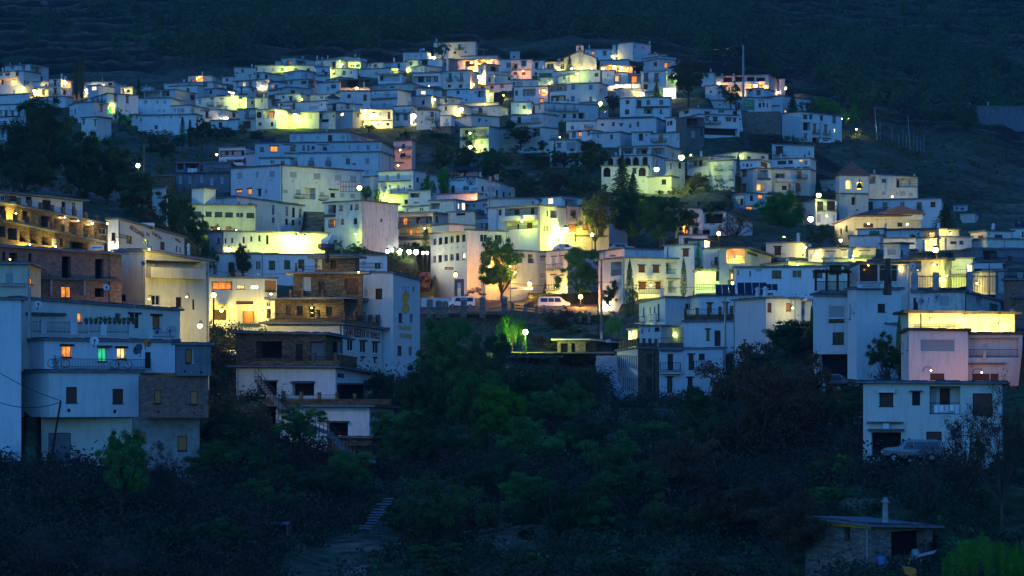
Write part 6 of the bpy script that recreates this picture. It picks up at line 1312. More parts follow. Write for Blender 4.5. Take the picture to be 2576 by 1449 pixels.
# ---------------------------------------------------------------- lamps
def L(t, x, y, col, p, label, **k): return lamp(t, x, y, col, p, label, **k)
A0, A1, A2, A3 = (0, 0), (1, 0), (2, 0), (3, 0); B0, B1, B2, B3 = (0, 1), (1, 1), (2, 1), (3, 1); C0, C1, C2, C3 = (0, 2), (1, 2), (2, 2), (3, 2)
LC.update({(A1, 2175, 628): 'red', (C3, 1650, 330): 'yellow'})
L(A0, 235, 885, 'yellow', 900, 'yellow lamp glaring on the side of the tall glazed-top house, far upper left', r=.3)
L(A0, 345, 912, 'yellow', 500, 'second yellow lamp between the upper-left house and its annex', r=.35)
L(A0, 660, 835, 'orange', 420, 'orange lamp filling the corner loggia beside the poplar', r=.45, off=-.6)
L(A0, 128, 822, 'orange', 160, 'small orange lamp in the porch of the upper-left house', r=.2, off=-.5)
L(A0, 870, 905, 'white', 260, 'white lamp behind the tall poplar', r=.25)
L(A0, 1130, 1050, 'green', 200, 'green-white lamp at the base of the long gabled house', r=.18, off=-.4)
L(A0, 2005, 775, 'cream' if 0 else 'orange', 120, 'orange lamp on the topmost house of the left cluster', r=.2, off=-.5)
L(A0, 2340, 968, 'green', 420, 'yellow-green lamp at the corner of the two-balcony house', r=.25)
L(A0, 2275, 1195, 'white', 900, 'dazzling bare lamp over the garage front, upper left', r=.5)
L(A0, 2420, 1010, 'green', 260, 'green lamp in the gap behind the floodlit garage', r=.15)
L(A0, 1260, 905, 'yellow', 150, 'yellow lamp on the small yellow-lit house, upper left', r=.15)
L(A1, 1790, 580, 'yellow', 900, 'hilltop lamp, brightest light above the top row of houses', r=.4)
L(A1, 870, 650, 'green', 380, 'yellow-green lamp on the gable of the three-chimney house', r=.18)
L(A1, 1520, 700, 'green', 380, 'yellow-green lamp below the low white house with the tall chimney', r=.18)
L(A1, 1420, 700, 'green', 240, 'lamp lighting the yellow-green porch, upper middle', r=.12)
L(A1, 990, 640, 'green', 160, 'lamp beside the pair of wide dark windows, top row', r=.1)
L(A1, 300, 690, 'green', 330, 'lamp over the very long white house, upper left slope', r=.12)
L(A1, 780, 720, 'green', 160, 'lamp at the green-shuttered house, upper slope', r=.1)
L(A1, 60, 870, 'white', 300, 'white lamp on the cream-lit house, left slope', r=.2)
L(A1, 2170, 628, 'orange', 300, 'orange lamp on the left of the beamed porch', r=.35, off=.6)
L(A1, 2250, 645, 'orange', 260, 'orange lamp in the middle of the beamed porch', r=.25, off=.4)
L(A1, 2335, 622, 'orange', 260, 'orange lamp on the right of the beamed porch', r=.3, off=.4)
L(A1, 2200, 708, 'orange', 420, 'orange lamp on the corner over the alley beside the clock house', r=.4)
L(A1, 2240, 775, 'yellow', 500, 'yellow-orange lamp in the alley, lower one by the clock house', r=.45)
L(A1, 2190, 850, 'orange', 260, 'orange lamp at the foot of the alley beside the clock house', r=.2)
L(A1, 1740, 868, 'white', 200, 'small white lamp under the three glazed doors balcony', r=.15)
L(A1, 1015, 888, 'orange', 280, 'starry orange lamp beside the glowing window strip', r=.35)
L(A1, 1185, 1165, 'yellow', 1500, 'brightest yellow-white lamp, on the floodlit house front', r=.6)
L(A1, 1100, 1110, 'yellow', 500, 'second lamp on the floodlit front, by the corner bay', r=.25)
L(A1, 1585, 1170, 'white', 900, 'tall white street lamp on a post above the bank, centre', r=.6, yb=330, off=2)
L(A1, 1700, 1085, 'white', 260, 'lamp behind the patchy white house with the green balcony', r=.12)
L(A1, 2068, 1100, 'yellow', 650, 'starry yellow lamp on the wall in the centre of the slope', r=.45)
L(A1, 2300, 1045, 'yellow', 260, 'lamp in the lane above the central yellow lamp', r=.12)
L(A1, 395, 1160, 'green', 700, 'bright green-white lamp at the left foot of the slope', r=.45)
L(A1, 230, 1120, 'green', 260, 'green lamp on the side wall beside the orange door house', r=.12)
L(A1, 460, 1000, 'green', 200, 'green lamp above the flowered parapet house', r=.12)
L(A1, 2360, 950, 'green', 260, 'greenish lamp beside the dark cypress-like shrub, upper centre', r=.12)
L(A1, 2490, 960, 'yellow', 260, 'yellow lamp on the terrace wall, upper centre right', r=.12)
L(A1, 1800, 1000, 'cream' if 0 else 'yellow', 200, 'lamp at the eave of the brown-eaved house, centre', r=.1)
L(A1, 2153, 1340, 'green', 100, 'wall lantern under the balcony of the green-lit house', r=.12)
L(B1, 2155, 30, 'green', 520, 'starry yellow-green wall lamp above the central thickets', r=.4)
L(A2, 1012, 567, 'yellow', 130, 'yellow lamp below the highest blank house beside the chapel', r=.4)
L(A2, 700, 685, 'white', 420, 'floodlight at the foot of the chapel front', r=.12, off=3.5)
L(A2, 600, 690, 'yellow', 300, 'second floodlight at the chapel front by the conifer', r=.12, off=3)
L(A2, 800, 688, 'yellow', 260, 'third floodlight at the right of the chapel front', r=.12, off=3)
L(A2, 1030, 672, 'orange', 260, 'orange lamp in the left half of the glazed gallery', r=.4, off=.5)
L(A2, 1102, 678, 'orange', 260, 'orange lamp in the middle of the glazed gallery', r=.35, off=.5)
L(A2, 1165, 690, 'orange', 200, 'orange lamp at the right end of the glazed gallery', r=.2, off=.5)
L(A2, 110, 715, 'orange', 200, 'orange lamp on the pink-lit house lane', r=.1)
L(A2, 470, 690, 'yellow', 300, 'yellow lamp under the porch left of the chapel', r=.12)
L(A2, 660, 745, 'green', 200, 'green lamp below the chapel forecourt', r=.1)
L(A2, 380, 840, 'green', 220, 'green lamp on the wall of the pale garage blinds house', r=.1)
L(A2, 1050, 860, 'white', 500, 'lamp in the lane below the round-topped stair', r=.2)
L(A2, 1130, 870, 'white', 420, 'white lamp on the low wall under the orange doorway', r=.15)
L(A2, 320, 912, 'orange', 110, 'round orange lamp inside the glazed balcony', r=.3, off=-.3)
L(A2, 1310, 945, 'white', 240, 'white lamp on the yellow-lit glazed terrace', r=.3, off=.2)
L(A2, 1545, 905, 'white', 1100, 'white floodlight on the wall behind the large walnut', r=.2)
L(A2, 1630, 760, 'green', 160, 'green lamp on the yellow-topped house behind the walnut', r=.1)
L(A2, 887, 1040, 'green', 420, 'yellow-green lane lamp under the blue-shuttered house', r=.5, off=1.5)
L(A2, 940, 1130, 'green', 200, 'lamp lighting the sloping green lane', r=.1)
L(A2, 500, 1230, 'yellow', 420, 'yellow lamp behind the lopped tree in the alley', r=.15)
L(A2, 480, 1380, 'yellow', 300, 'yellow lamp at the foot of the lopped tree', r=.15)
L(A2, 180, 1128, 'green', 240, 'green lamp behind the long balcony house', r=.1)
L(A2, 2080, 840, 'orange', 300, 'single orange lamp before the shaded grey house, upper right', r=.5)
L(A2, 2450, 862, 'orange', 420, 'orange lamp on the long hotel, left one', r=.5, off=1.2)
L(A2, 2545, 870, 'orange', 420, 'orange lamp on the long hotel, middle one', r=.45, off=1.2)
L(A3, 172, 888, 'orange', 320, 'starry orange lamp at the right end of the long hotel', r=.5)
L(A3, 100, 930, 'orange', 240, 'orange lamp in the end porch of the long hotel', r=.3)
L(A2, 2330, 960, 'yellow', 240, 'yellow lamp above the billboard', r=.1)
L(A3, 741, 1196, 'white', 12, 'tiny lamp at the far corner of the lone white block', r=.22, D=515)
L(A3, 814, 1196, 'yellow', 12, 'tiny lamp among the trees right of the lone white block', r=.22, D=520)
L(A3, 890, 1300, 'yellow', 200, 'low lamp glowing on the ground under the right-hand trees', r=.2, D=512, yb=332)
L(B0, 1388, 216, 'yellow', 160, 'starry yellow street lamp alone among the dark left trees', r=.42, D=330, yb=470)
L(B0, 2180, 105, 'orange', 60, 'small orange lantern between trees and the yellow loggia house', r=.25, D=380)
L(B0, 2300, 1055, 'yellow', 330, 'orange-yellow lamp over the pinkish workshop end', r=.45)
L(B1, 70, 1078, 'green', 60, 'small yellow-green lamp on the blue building roof edge', r=.22)
L(B1, 400, 935, 'green', 900, 'floodlight on the pinkish workshop wall, left one', r=.45)
L(B1, 490, 940, 'green', 900, 'floodlight on the pinkish workshop wall, right one', r=.45)
L(B1, 1040, 440, 'green', 900, 'bright corner lamp at the end of the huge blue-white block', r=.5, D=333)
L(B1, 1280, 540, 'green', 420, 'lamp low on the vivid yellow house', r=.12)
L(B1, 1000, 905, 'green', 150, 'lamp hidden behind shrubs at the peeling cube house', r=.1)
L(B1, 1450, 60, 'orange', 100, 'reddish lamp on the pink house', r=.1, D=392)
L(B1, 1430, 215, 'orange', 200, 'reddish lamp at the foot of the pink house', r=.12, D=391)
L(B1, 1700, 850, 'yellow', 200, 'lamp under the stone-fronted balcony', r=.1)
L(B1, 2180, 540, 'orange', 260, 'orange lamp by the ham workshop side wall', r=.1)
L(B1, 2330, 1260, 'orange', 1100, 'orange lamp hanging behind the round plane tree', r=.2)
L(B1, 2008, 1315, 'orange', 900, 'lantern-shaped street lamp by the cream hotel entrance', r=.42, D=312, yb=748)
L(B2, 177, 1408, 'orange', 1000, 'lantern-shaped street lamp before the supermarket', r=.42, D=306, yb=768)
L(C2, 690, 88, 'orange', 1200, 'lantern-shaped street lamp by the clipped hedge', r=.45, D=300, yb=782)
L(C2, 930, 150, 'white', 700, 'lamp in the bright shop porch left of the cypress', r=.3, D=296)
L(C2, 1130, 150, 'yellow', 800, 'lamp in the bright shop porch behind the cypress', r=.3, D=293)
L(B2, -20, 1230, 'orange', 420, 'orange lamp in front of the hotel right corner', r=.15, D=310)
L(C2, 135, 442, 'green', 1500, 'green-yellow globe lamp on a post by the weeping willow', r=.55, D=261, yb=886)
L(B2, 540, 860, 'green', 1300, 'blazing green-yellow lamp at the corner of the lime-lit house', r=.6, off=2)
L(B2, 470, 990, 'green', 500, 'lamp at the foot of the lime-lit house', r=.12)
L(B2, 100, 780, 'green', 260, 'lamp under the deep balconies of the lime-lit house', r=.1)
L(B2, 805, 912, 'yellow', 90, 'small globe lamp before the pinkish flats', r=.35, D=314, yb=628)
L(B2, 700, 960, 'orange', 420, 'orange lamp at the base of the pinkish flats', r=.1, D=316)
L(B2, 1455, 255, 'green', 900, 'green-white lamp under the arched house terrace, lower one', r=.5, D=387)
L(B2, 1705, 135, 'green', 900, 'green-white lamp beside the arched house, upper one', r=.6, D=386)
L(B2, 1800, 110, 'green', 300, 'lamp behind the open balcony house, right', r=.1)
L(B2, 2300, 120, 'green', 300, 'lamp at the low green-lit house, right', r=.1)
L(B2, 1970, 990, 'yellow', 240, 'lamp at the door of the tiled-roof hut', r=.25, off=1)
L(B2, 2080, 900, 'orange', 130, 'globe lamp lighting the orange shrub, right centre', r=.4, D=308, yb=620)
L(B2, 1790, 800, 'orange', 240, 'orange lamp beside the slim-shuttered gabled house', r=.1)
L(B2, 2235, 1400, 'green', 700, 'green lamp at the foot of the stone pillar house', r=.55, D=280)
L(B2, 1880, 1290, 'green', 350, 'green lamp in the yard by the painted portrait', r=.12)
L(B2, 2240, 1160, 'orange', 200, 'orange lamp inside the upper loggia of the stone pillar house', r=.15, off=-.8)
L(B2, 1700, 1200, 'yellow', 180, 'lamp in the upper corner loggia of the maroon-blind house', r=.1, off=-.6)
L(B2, 1400, 1420, 'yellow', 300, 'lamp low before the maroon-blind apartment house', r=.12)
L(B2, 30, 1290, 'yellow', 200, 'lamp on the roller-blind house behind the plane tree', r=.1)
L(B2, 440, 1440, 'yellow', 300, 'yellow lamp low on the white town house', r=.12)
L(B3, 510, 515, 'green', 420, 'starry yellow lamp left of the bell tower', r=.5, D=405)
L(B3, 430, 755, 'white', 1100, 'blinding white lamp at the dazzling house by the church', r=.6, D=398)
L(B3, 590, 720, 'white', 500, 'second white lamp under the dark glazed balconies', r=.15, D=401)
L(B3, 160, 940, 'green', 200, 'lamp shining through the great round tree', r=.25, D=345)
L(B3, 730, 970, 'white', 420, 'lamp at the foot of the church wall', r=.3, D=372)
L(B3, 1010, 800, 'yellow', 1000, 'lamp in the lane in front of the church nave', r=.12, D=390)
L(B3, 1400, 805, 'yellow', 900, 'lamp in the lane by the right end of the nave', r=.12, D=390)
L(B3, 900, 640, 'yellow', 200, 'lamp on the lane right of the bell tower', r=.1, D=418)
L(B3, 1250, 530, 'yellow', 420, 'lamp below the cream three-storey house', r=.12, D=434)
L(B3, 1685, 1065, 'yellow', 1300, 'blazing orange-yellow lamp in the alley, right', r=.6, D=312)
L(B3, 1640, 960, 'yellow', 500, 'lamp lighting the white panel above the alley, right', r=.15)
L(B3, 1840, 900, 'yellow', 260, 'lamp beside the glowing sun room', r=.1)
L(B3, 380, 1040, 'yellow', 300, 'yellow lamp behind the giant chimney house', r=.12)
L(B3, 480, 1100, 'yellow', 330, 'lamp between the cream corner house and the lintelled blinds', r=.12)
L(B3, 860, 1125, 'yellow', 330, 'lamp over the three wide lintelled blinds', r=.12)
L(B3, 850, 1160, 'green', 260, 'green lamp under the tiled eave strip', r=.1)
L(B3, 300, 1215, 'green', 420, 'green lamp on the long glowing parapet', r=.1)
L(B3, 1800, 1330, 'green', 420, 'green lamp in the yard of the arched-window house', r=.12)
L(B3, 1330, 1220, 'yellow', 260, 'lantern on the tiled-roof house behind the restaurant, left', r=.14, off=-.6)
L(B3, 1665, 1215, 'yellow', 200, 'lantern on the tiled-roof house behind the restaurant, right', r=.14)
L(B3, 2100, 1400, 'yellow', 260, 'lamp behind the iron fence, far right', r=.12)
L(B3, 1780, 1370, 'yellow', 300, 'lamp on the terrace beside the restaurant', r=.12)
L(B3, 1010, 1220, 'orange', 6, 'small lamp inside the restaurant dining room', r=.12, off=-.2)
L(C3, 1650, 330, 'yellow', 260, 'lantern under the corrugated canopy, left one', r=.14, off=1.6)
L(C3, 2000, 300, 'yellow', 420, 'lantern under the corrugated canopy, middle one', r=.14, off=1.6)
L(C3, 2350, 360, 'yellow', 420, 'lantern under the corrugated canopy, right one', r=.14, off=1.6)
L(C3, 1640, 830, 'orange', 60, 'orange lamp lower left on the salmon pink house', r=.1, off=5)
L(C3, 2150, 850, 'orange', 90, 'orange lamp lower right on the salmon pink house', r=.1, off=5)
L(C3, 250, 200, 'yellow', 90, 'lamp on the white house with the diagonal shadow', r=.1)
L(C2, 1195, 480, 'green', 100, 'lamp between the white huts on the stone terrace', r=.12, off=.8)
L(C2, 1640, 440, 'green', 70, 'lamp under the awning of the stone terrace', r=.12, off=-.6)
L(C0, 2040, 45, 'yellow', 600, 'left of two glaring lamps before the arched restaurant', r=.45, D=222)
L(C0, 2150, 70, 'yellow', 900, 'right of two glaring lamps on the tall post by the arched restaurant', r=.5, D=221, yb=925)
L(C0, 2228, 225, 'yellow', 320, 'lamp in front of the left arched window', r=.35, off=1.5)
L(C0, 2525, 192, 'yellow', 80, 'little lamp inside the right arched window', r=.14, off=-.3)
L(C0, 2010, 380, 'yellow', 420, 'big orange-yellow lamp at the cream house corner, left', r=.5, D=187)
L(C0, 1880, 90, 'yellow', 160, 'lamp in the passage behind the front-left house', r=.12, D=186)
L(C0, 1500, 110, 'yellow', 90, 'dim lamp below the long solid balcony', r=.1, D=183)
L(C0, 2700, 200, 'yellow', 260, 'lantern on the cream wall right of the arched windows', r=.14)
L(B0, 760, 1150, 'orange', 25, 'dim orange lamp inside the unfinished brick building', r=.12, D=186)
L(C0, 665, 60, 'orange', 60, 'orange lamp in the lower doorway of the brick building', r=.12, D=184)
L(B0, 650, 735, 'white', 70, 'strip light under the top slab of the stone terraced building, left', r=.1, off=.5)
L(B0, 785, 768, 'white', 70, 'strip light under the slab of the stone terraced building, middle', r=.1, off=.5)
L(B0, 930, 800, 'white', 70, 'strip light under the slab of the stone terraced building, right', r=.1, off=.5)
L(B0, 1150, 1020, 'white', 160, 'white lamp in the shop front of the stone terraced building', r=.15, off=.6)
L(B0, 300, 1010, 'yellow', 300, 'dim yellow lamp on the lower stone tier, left edge', r=.1, off=1.2)
L(B0, 560, 1030, 'yellow', 260, 'dim yellow lamp on the lower stone tier, beside the pillars', r=.1, off=1.2)
L(B0, 160, 700, 'yellow', 300, 'dim yellow lamp on the middle stone tier, left edge', r=.1, off=1.2)
L(B0, 1080, 800, 'yellow', 150, 'lamp shining along the white ham workshop wall', r=.1, D=252)
L(B0, 1500, 1060, 'yellow', 120, 'lamp under the curved ham workshop front', r=.1, off=2)
L(B0, 100, 1160, 'orange', 60, 'orange lamp by the small cream house, left edge', r=.1, D=176)
L(B0, 2200, 850, 'green', 420, 'lamp below the yellow factory wall', r=.12, D=313)
L(B1, -200, 870, 'green', 500, 'lamp at the right foot of the yellow factory wall', r=.12, D=313)
L(B1, 960, 1150, 'orange', 90, 'red lamp on the roof terrace of the stone tower house', r=.15, D=286)
L(B1, 1030, 1290, 'yellow', 60, 'faint lamp on the stone tier terrace', r=.1, D=224)
L(C1, 560, 200, 'yellow', 120, 'yellow box lamp over the stone tier, middle', r=.1, off=1)
LC[(C1, 150, 60)] = 'yellow'
L(C1, 150, 60, 'yellow', 500, 'yellow lamp in the yard left of the stone tiers', r=.15, D=228)
L(C1, 60, 250, 'yellow', 300, 'yellow lamp at the cream wall behind the ham shop', r=.12, D=240)
for i, (x, y) in enumerate([(1315, 1083), (1448, 1080), (1540, 1086), (1610, 1088), (1680, 1095), (1722, 1095)]):
    L(B1, x, y, 'white', 60, ['leftmost', 'second', 'third', 'fourth', 'fifth', 'last'][i]+' of six white terrace lamps left of the cream hotel', r=[.5, .6, .5, .55, .3, .3][i], D=322, name='string_light', yb=645)
# ---------------------------------------------------------------- small things
def at(t, x, y, D): return P3(t[0]*644+x/4, t[1]*362.25+y/4, D*DS)
ORD = 'first second third fourth fifth sixth seventh eighth ninth tenth eleventh twelfth thirteenth fourteenth fifteenth sixteenth'.split()
def mpp(D): return D*DS/F/4        # metres per tile pixel
def car(t, x, y, D, length, face, paint, label, kind='van', group='parked vehicles', glass='glass_dark'):
    P = at(t, x, y, D); s = length; r = empty({'van': 'parked_van', 'suv': 'parked_off_roader', 'car': 'parked_car'}[kind], P, label, {'van': 'van', 'suv': 'off-roader', 'car': 'car'}[kind], group); r.rotation_euler = (0, 0, face)
    W = .36*s*.5 if kind != 'car' else .19*s; h = {'van': .42, 'suv': .38, 'car': .33}[kind]*s; g = .07*s
    prof = {'van': [(-.5, .12), (-.5, .55), (-.47, .97), (-.42, 1), (.16, 1), (.21, .96), (.36, .58), (.47, .5), (.5, .4), (.5, .12)],
            'suv': [(-.5, .15), (-.5, .6), (-.46, .95), (-.4, 1), (.05, 1), (.12, .96), (.24, .62), (.45, .56), (.5, .45), (.5, .15)],
            'car': [(-.5, .15), (-.49, .6), (-.4, .65), (-.3, .97), (-.22, 1), (.02, 1), (.1, .96), (.25, .6), (.46, .52), (.5, .4), (.5, .15)]}[kind]
    b = MB(); pts = [(a*s, g+z*(h-g)) for a, z in prof]; wz = lambda z: W*(1-.16*max(0, (z-h*.55)/(h*.45)))
    for (a, z), (c, q) in zip(pts, pts[1:]+pts[:1]): b.q([(a, -wz(z), z), (c, -wz(q), q), (c, wz(q), q), (a, wz(z), z)])
    b.q([(a, -wz(z), z) for a, z in pts]); b.q([(a, wz(z), z) for a, z in pts][::-1]); b.build('body', paint, r)
    wins = {'van': [(-.42, -.2), (-.17, .0), (.03, .25)], 'suv': [(-.42, -.24), (-.22, -.02), (.0, .17)], 'car': [(-.26, -.06), (-.04, .14)]}[kind]
    for sd in (-1, 1):
        for a, c in wins:
            z0, z1 = h*.6, h*.9; w = MB(); e = .012*s; last = (a, c) == wins[-1]
            w.q([(a*s, sd*(wz(z0)+e), z0), (c*s, sd*(wz(z0)+e), z0), ((c-(.07 if last else 0))*s, sd*(wz(z1)+e), z1), (a*s, sd*(wz(z1)+e), z1)]); w.build('window', glass, r)
    for nm, a0, z0, a1, z1 in (('windscreen', pts[-4][0] if kind == 'car' else pts[-4][0], .6*h, pts[-5][0], .93*h), ('rear_window', -.502*s, .6*h, -.49*s, .88*h)):
        w = MB(); o = .015*s if nm == 'windscreen' else -.01*s; w.q([(a0+o, -W*.8, z0), (a0+o, W*.8, z0), (a1+o, W*.72, z1), (a1+o, -W*.72, z1)]); w.build(nm, glass, r)
    R = .078*s
    for a in (-.31, .32):
        for sd in (-1, 1):
            m = MB(); m.tube([(a*s, sd*(W-.05*s), R), (a*s, sd*(W+.005*s), R)], R, 14); q = m.build('wheel', 'rubber', r); m = MB(); m.tube([(a*s, sd*(W+.005*s), R), (a*s, sd*(W+.010*s), R)], R*.55, 10); m.build('rim', 'galvanised', q)
    for sd in (-1, 1):
        m = MB(); m.box(.485*s, .507*s, sd*W*.55-.04*s, sd*W*.55+.04*s, h*.42, h*.5); m.build('headlight', 'cloth_white', r)
        m = MB(); m.box(-.507*s, -.49*s, sd*W*.8-.02*s, sd*W*.8+.02*s, h*.4, h*.58); m.build('tail_light', 'paint_red', r)
    m = MB(); m.box(-.515*s, -.5*s, -W*.9, W*.9, g, g+.08*s); m.box(.5*s, .515*s, -W*.9, W*.9, g, g+.08*s); m.build('bumper', 'iron', r)
    return r
car(C2, 425, 222, 303, 5.0, -.1, 'paint_white', 'white panel van with dark side windows parked by the orange-lit plaza')
car(C1, 2050, 210, 301, 4.6, math.pi+.35, 'paint_white', 'small white delivery van parked behind the plaza pillars, left')
car(C0, 2350, 790, 222, 4.6, -1.15, 'paint_white', 'white van seen from the front below the arched restaurant')
car(C3, 660, 1010, 192, 4.4, .25, 'silver_paint', 'dim car parked in the dark garage opening of the restaurant', 'car')
car(C3, 1450, 1752, 147.5, 4.6, math.pi-.05, 'silver_paint', 'silver off-roader parked before the lower right house', 'suv')
car(A3, 585, 1455, 500, 4.2, .1, 'paint_white', 'pale car in front of the lone white block, upper right', 'car')
car(B2, 545, 1092, 316, 4.3, 0, 'paint_white', 'pale car parked under the globe lamp by the pinkish flats', 'car')
car(B2, 165, 115, 420, 4.2, 0, 'galvanised', 'grey car half hidden above the central thickets', 'car')
car(B2, 1105, 1090, 314, 4.3, 0, 'galvanised', 'car parked under the pair of green trees', 'car')
# parapet posts and rails of the plaza
def post(P, w, h, label, group, cat='post', m='rubble_stone', name='stone_post'):
    r = empty(name, P, label, cat, group); b = MB(); b.box(-w/2, w/2, -w/2, w/2, -.6, h); b.build('shaft', m, r)
    c = MB(); c.hexa([(-w*.6, -w*.6, h+.003), (w*.6, -w*.6, h+.003), (w*.6, w*.6, h+.003), (-w*.6, w*.6, h+.003), (-w*.15, -w*.15, h+.25), (w*.15, -w*.15, h+.25), (w*.15, w*.15, h+.25), (-w*.15, w*.15, h+.25)]); c.build('cap', 'concrete', r)
px_ = [(C1, x, y, h) for x, y, h in ((1750, 262, 140), (1840, 262, 125), (1905, 262, 118), (2092, 262, 140), (2280, 262, 160), (2500, 240, 140))]+[(C2, x, y, h) for x, y, h in ((-70, 225, 120), (5, 222, 70), (135, 232, 66), (245, 250, 62), (325, 258, 56), (400, 266, 56), (478, 276, 56), (600, 300, 66), (685, 306, 60), (775, 314, 60))]
for i, (t, x, y, h) in enumerate(px_):
    D = 287.5 if t == C1 else 285.5; w = .9 if t == C1 else .5
    post(at(t, x, y, D), w, h*mpp(D), ORD[i]+' stone parapet post from the left along the plaza road edge', 'stone posts along the plaza edge')
for i, ((t, x, y, h), (t2, x2, y2, h2)) in enumerate(zip(px_[7:], px_[8:])):
    A, B_ = at(t, x, y, 285.5), at(t2, x2, y2, 285.5); r = empty('rail', A, 'wooden rails in the '+ORD[i]+' gap from the left between plaza edge posts', 'railing', 'wooden rails of the plaza edge'); m = MB()
    for q in (.35, .75): m.tube([Vector((0, 0, h*mpp(285)*q)), B_-A+Vector((0, 0, h2*mpp(285)*q))], .07, 6)
    m.build('bars', 'wood_brown', r)
# poles, masts and wires
def pole(t, x, y0, y1, D, label, r=.12, mt='bark_pale', name='utility_pole', lean=0, cat='pole', arm=False, down=2):
    A = at(t, x, y1, D); h = (y1-y0)*mpp(D); o = empty(name, A, label, cat); m = MB(); m.tube([(-lean*down/h, 0, -down), (0, 0, 0), (lean, 0, h)], [r*1.15, r*1.1, r*.7], 8); m.build('shaft', mt, o)
    if arm: m = MB(); m.box(lean-.9, lean+.9, -.06, .06, h-.9, h-.75); [m.tube([(lean+q, 0, h-.75), (lean+q, 0, h-.5)], .05, 6) for q in (-.8, -.3, .3, .8)]; m.build('crossarm', 'wood_dark', o)
    return A+Vector((lean, 0, h))
T1 = pole(A2, 2327, 455, 1000, 455, 'tall grey mast with crossarm beside the green billboard', .28, 'concrete', arm=True, lean=.0)
pole(A3, 1095, 1085, 1345, 510, 'floodlight pole with bar on top beyond the rust tree', .12, 'galvanised', 'floodlight_pole', lean=-.6, arm=True)
pole(A3, 1425, 1165, 1435, 505, 'second floodlight pole further right of the rust tree', .12, 'galvanised', 'floodlight_pole', lean=-.5, arm=True)
for i, (x, y0, y1) in enumerate(((1130, 1240, 1330), (1247, 1270, 1340), (1316, 1350, 1420), (1358, 1298, 1410), (1393, 1350, 1400), (1466, 1325, 1440), (1500, 1370, 1445), (1537, 1400, 1449), (1570, 1350, 1449))): 
    A = at(A3, x, y1, 503-i); o = empty('fence_post', A, ORD[i]+' thin pale post from the left of the sports pitch fence', 'post', 'posts of the pitch fence'); m = MB(); m.tube([(0, 0, -2), (0, 0, (y1-y0)*mpp(500))], .07, 6); m.build('shaft', 'galvanised', o)
P1 = pole(C0, 494, 1135, 1830, 146.2, 'dark wooden pole leaning before the lower left house', .1, 'wood_dark', lean=.9, name='utility_pole')
pole(B0, 1450, 0, 290, 328, 'wooden pole beside the lone street lamp among dark trees', .14)
pole(C2, 900, -280, 390, 278, 'thick pale concrete pole by the clipped hedge', .16, 'bark_pale')
pole(C2, 866, 0, 400, 277, 'thin dark pole beside the thick concrete pole', .1, 'wood_dark')
pole(C0, 2150, 90, 800, 220.5, 'tall post carrying the glaring lamp before the arched restaurant', .13, 'wood_brown')
pole(A1, 1925, 508, 705, 520, 'tall white flue pipe among the roofs, upper centre', .3, 'paint_white', 'flue_pipe', cat='flue pipe')
pole(A0, 1180, 845, 1130, 428, 'thin lattice aerial on the long gabled house', .08, 'galvanised', 'aerial_mast', cat='aerial')
pole(C2, 2145, 80, 560, 252, 'long rusty stove pipe rising past the railed terrace', .14, 'galvanised', 'flue_pipe', cat='flue pipe')
pole(C2, 1435, 610, 1170, 233, 'black drainpipe down the stone corner of the terrace house', .1, 'iron', 'drainpipe', cat='drainpipe')
pole(C0, 298, -10, 250, 149, 'grey vent pipe on the corner of the lower left house', .12, 'galvanised', 'flue_pipe', cat='flue pipe')
pole(B3, 2225, 1200, 1449, 246, 'thin dark pole before the yellow corner house, far right', .08, 'iron')
pole((3, 2), 1200, -45, 70, 193, 'fat black elbowed flue pipe on the restaurant front', .42, 'iron', 'flue_pipe', cat='flue pipe', down=0)
pole((3, 1), 1205, 1150, 1449, 195, 'upper length of the black flue above the restaurant roof', .36, 'iron', 'flue_pipe', cat='flue pipe', down=0)
pole((2, 3), 795, 570, 905, 150, 'pale birch-like pole lit in the dark valley', .07, 'bark_pale', lean=-.35)
pole(B3, 2400, 0, 1, 200, 'short stub mast on the far right roofs', .05, 'iron', 'aerial_mast', cat='aerial')
def wire(pts, label, r=.025, sag=.6, name='cable'):
    o = empty(name, pts[0], label, 'cable'); m = MB(); L_ = []
    for A, B_ in zip(pts, pts[1:]): L_ += [A.lerp(B_, k/10)-pts[0]-Vector((0, 0, 4*sag*(k/10)*(1-k/10))) for k in range(10)]
    m.tube(L_+[pts[-1]-pts[0]], r, 4); m.build('strand', 'iron', o)
wire([at(C0, -60, 820, 150), P1], 'upper thin cable running to the leaning pole, lower left', .03, .2)
wire([at(C0, -60, 1130, 150), P1-Vector((0, 0, .1))], 'lower thin cable running to the leaning pole, lower left', .03, .5)
wire([at(B2, -10, 1400, 300), at(B2, 900, 1385, 278), at(B2, 2400, 1425, 250)], 'long cable strung across the white apartment house fronts', .03, .5)
wire([at(C1, 2350, 215, 284), at(C2, 350, 30, 288), at(C2, 900, -60, 278)], 'slanting cable above the plaza road to the concrete pole', .04, .2)
wire([at(B0, 2030, 1262, 200), at(B1, 380, 1300, 236)], 'yellow-lit cable in front of the long blue building', .03, .3)
wire([T1, at(A3, 1500, 500, 560)], 'power line from the tall mast up the right slope', .05, 3)
wire([at(A2, 1500, 390, 560), T1], 'power line coming down the hillside to the tall mast', .05, 2)
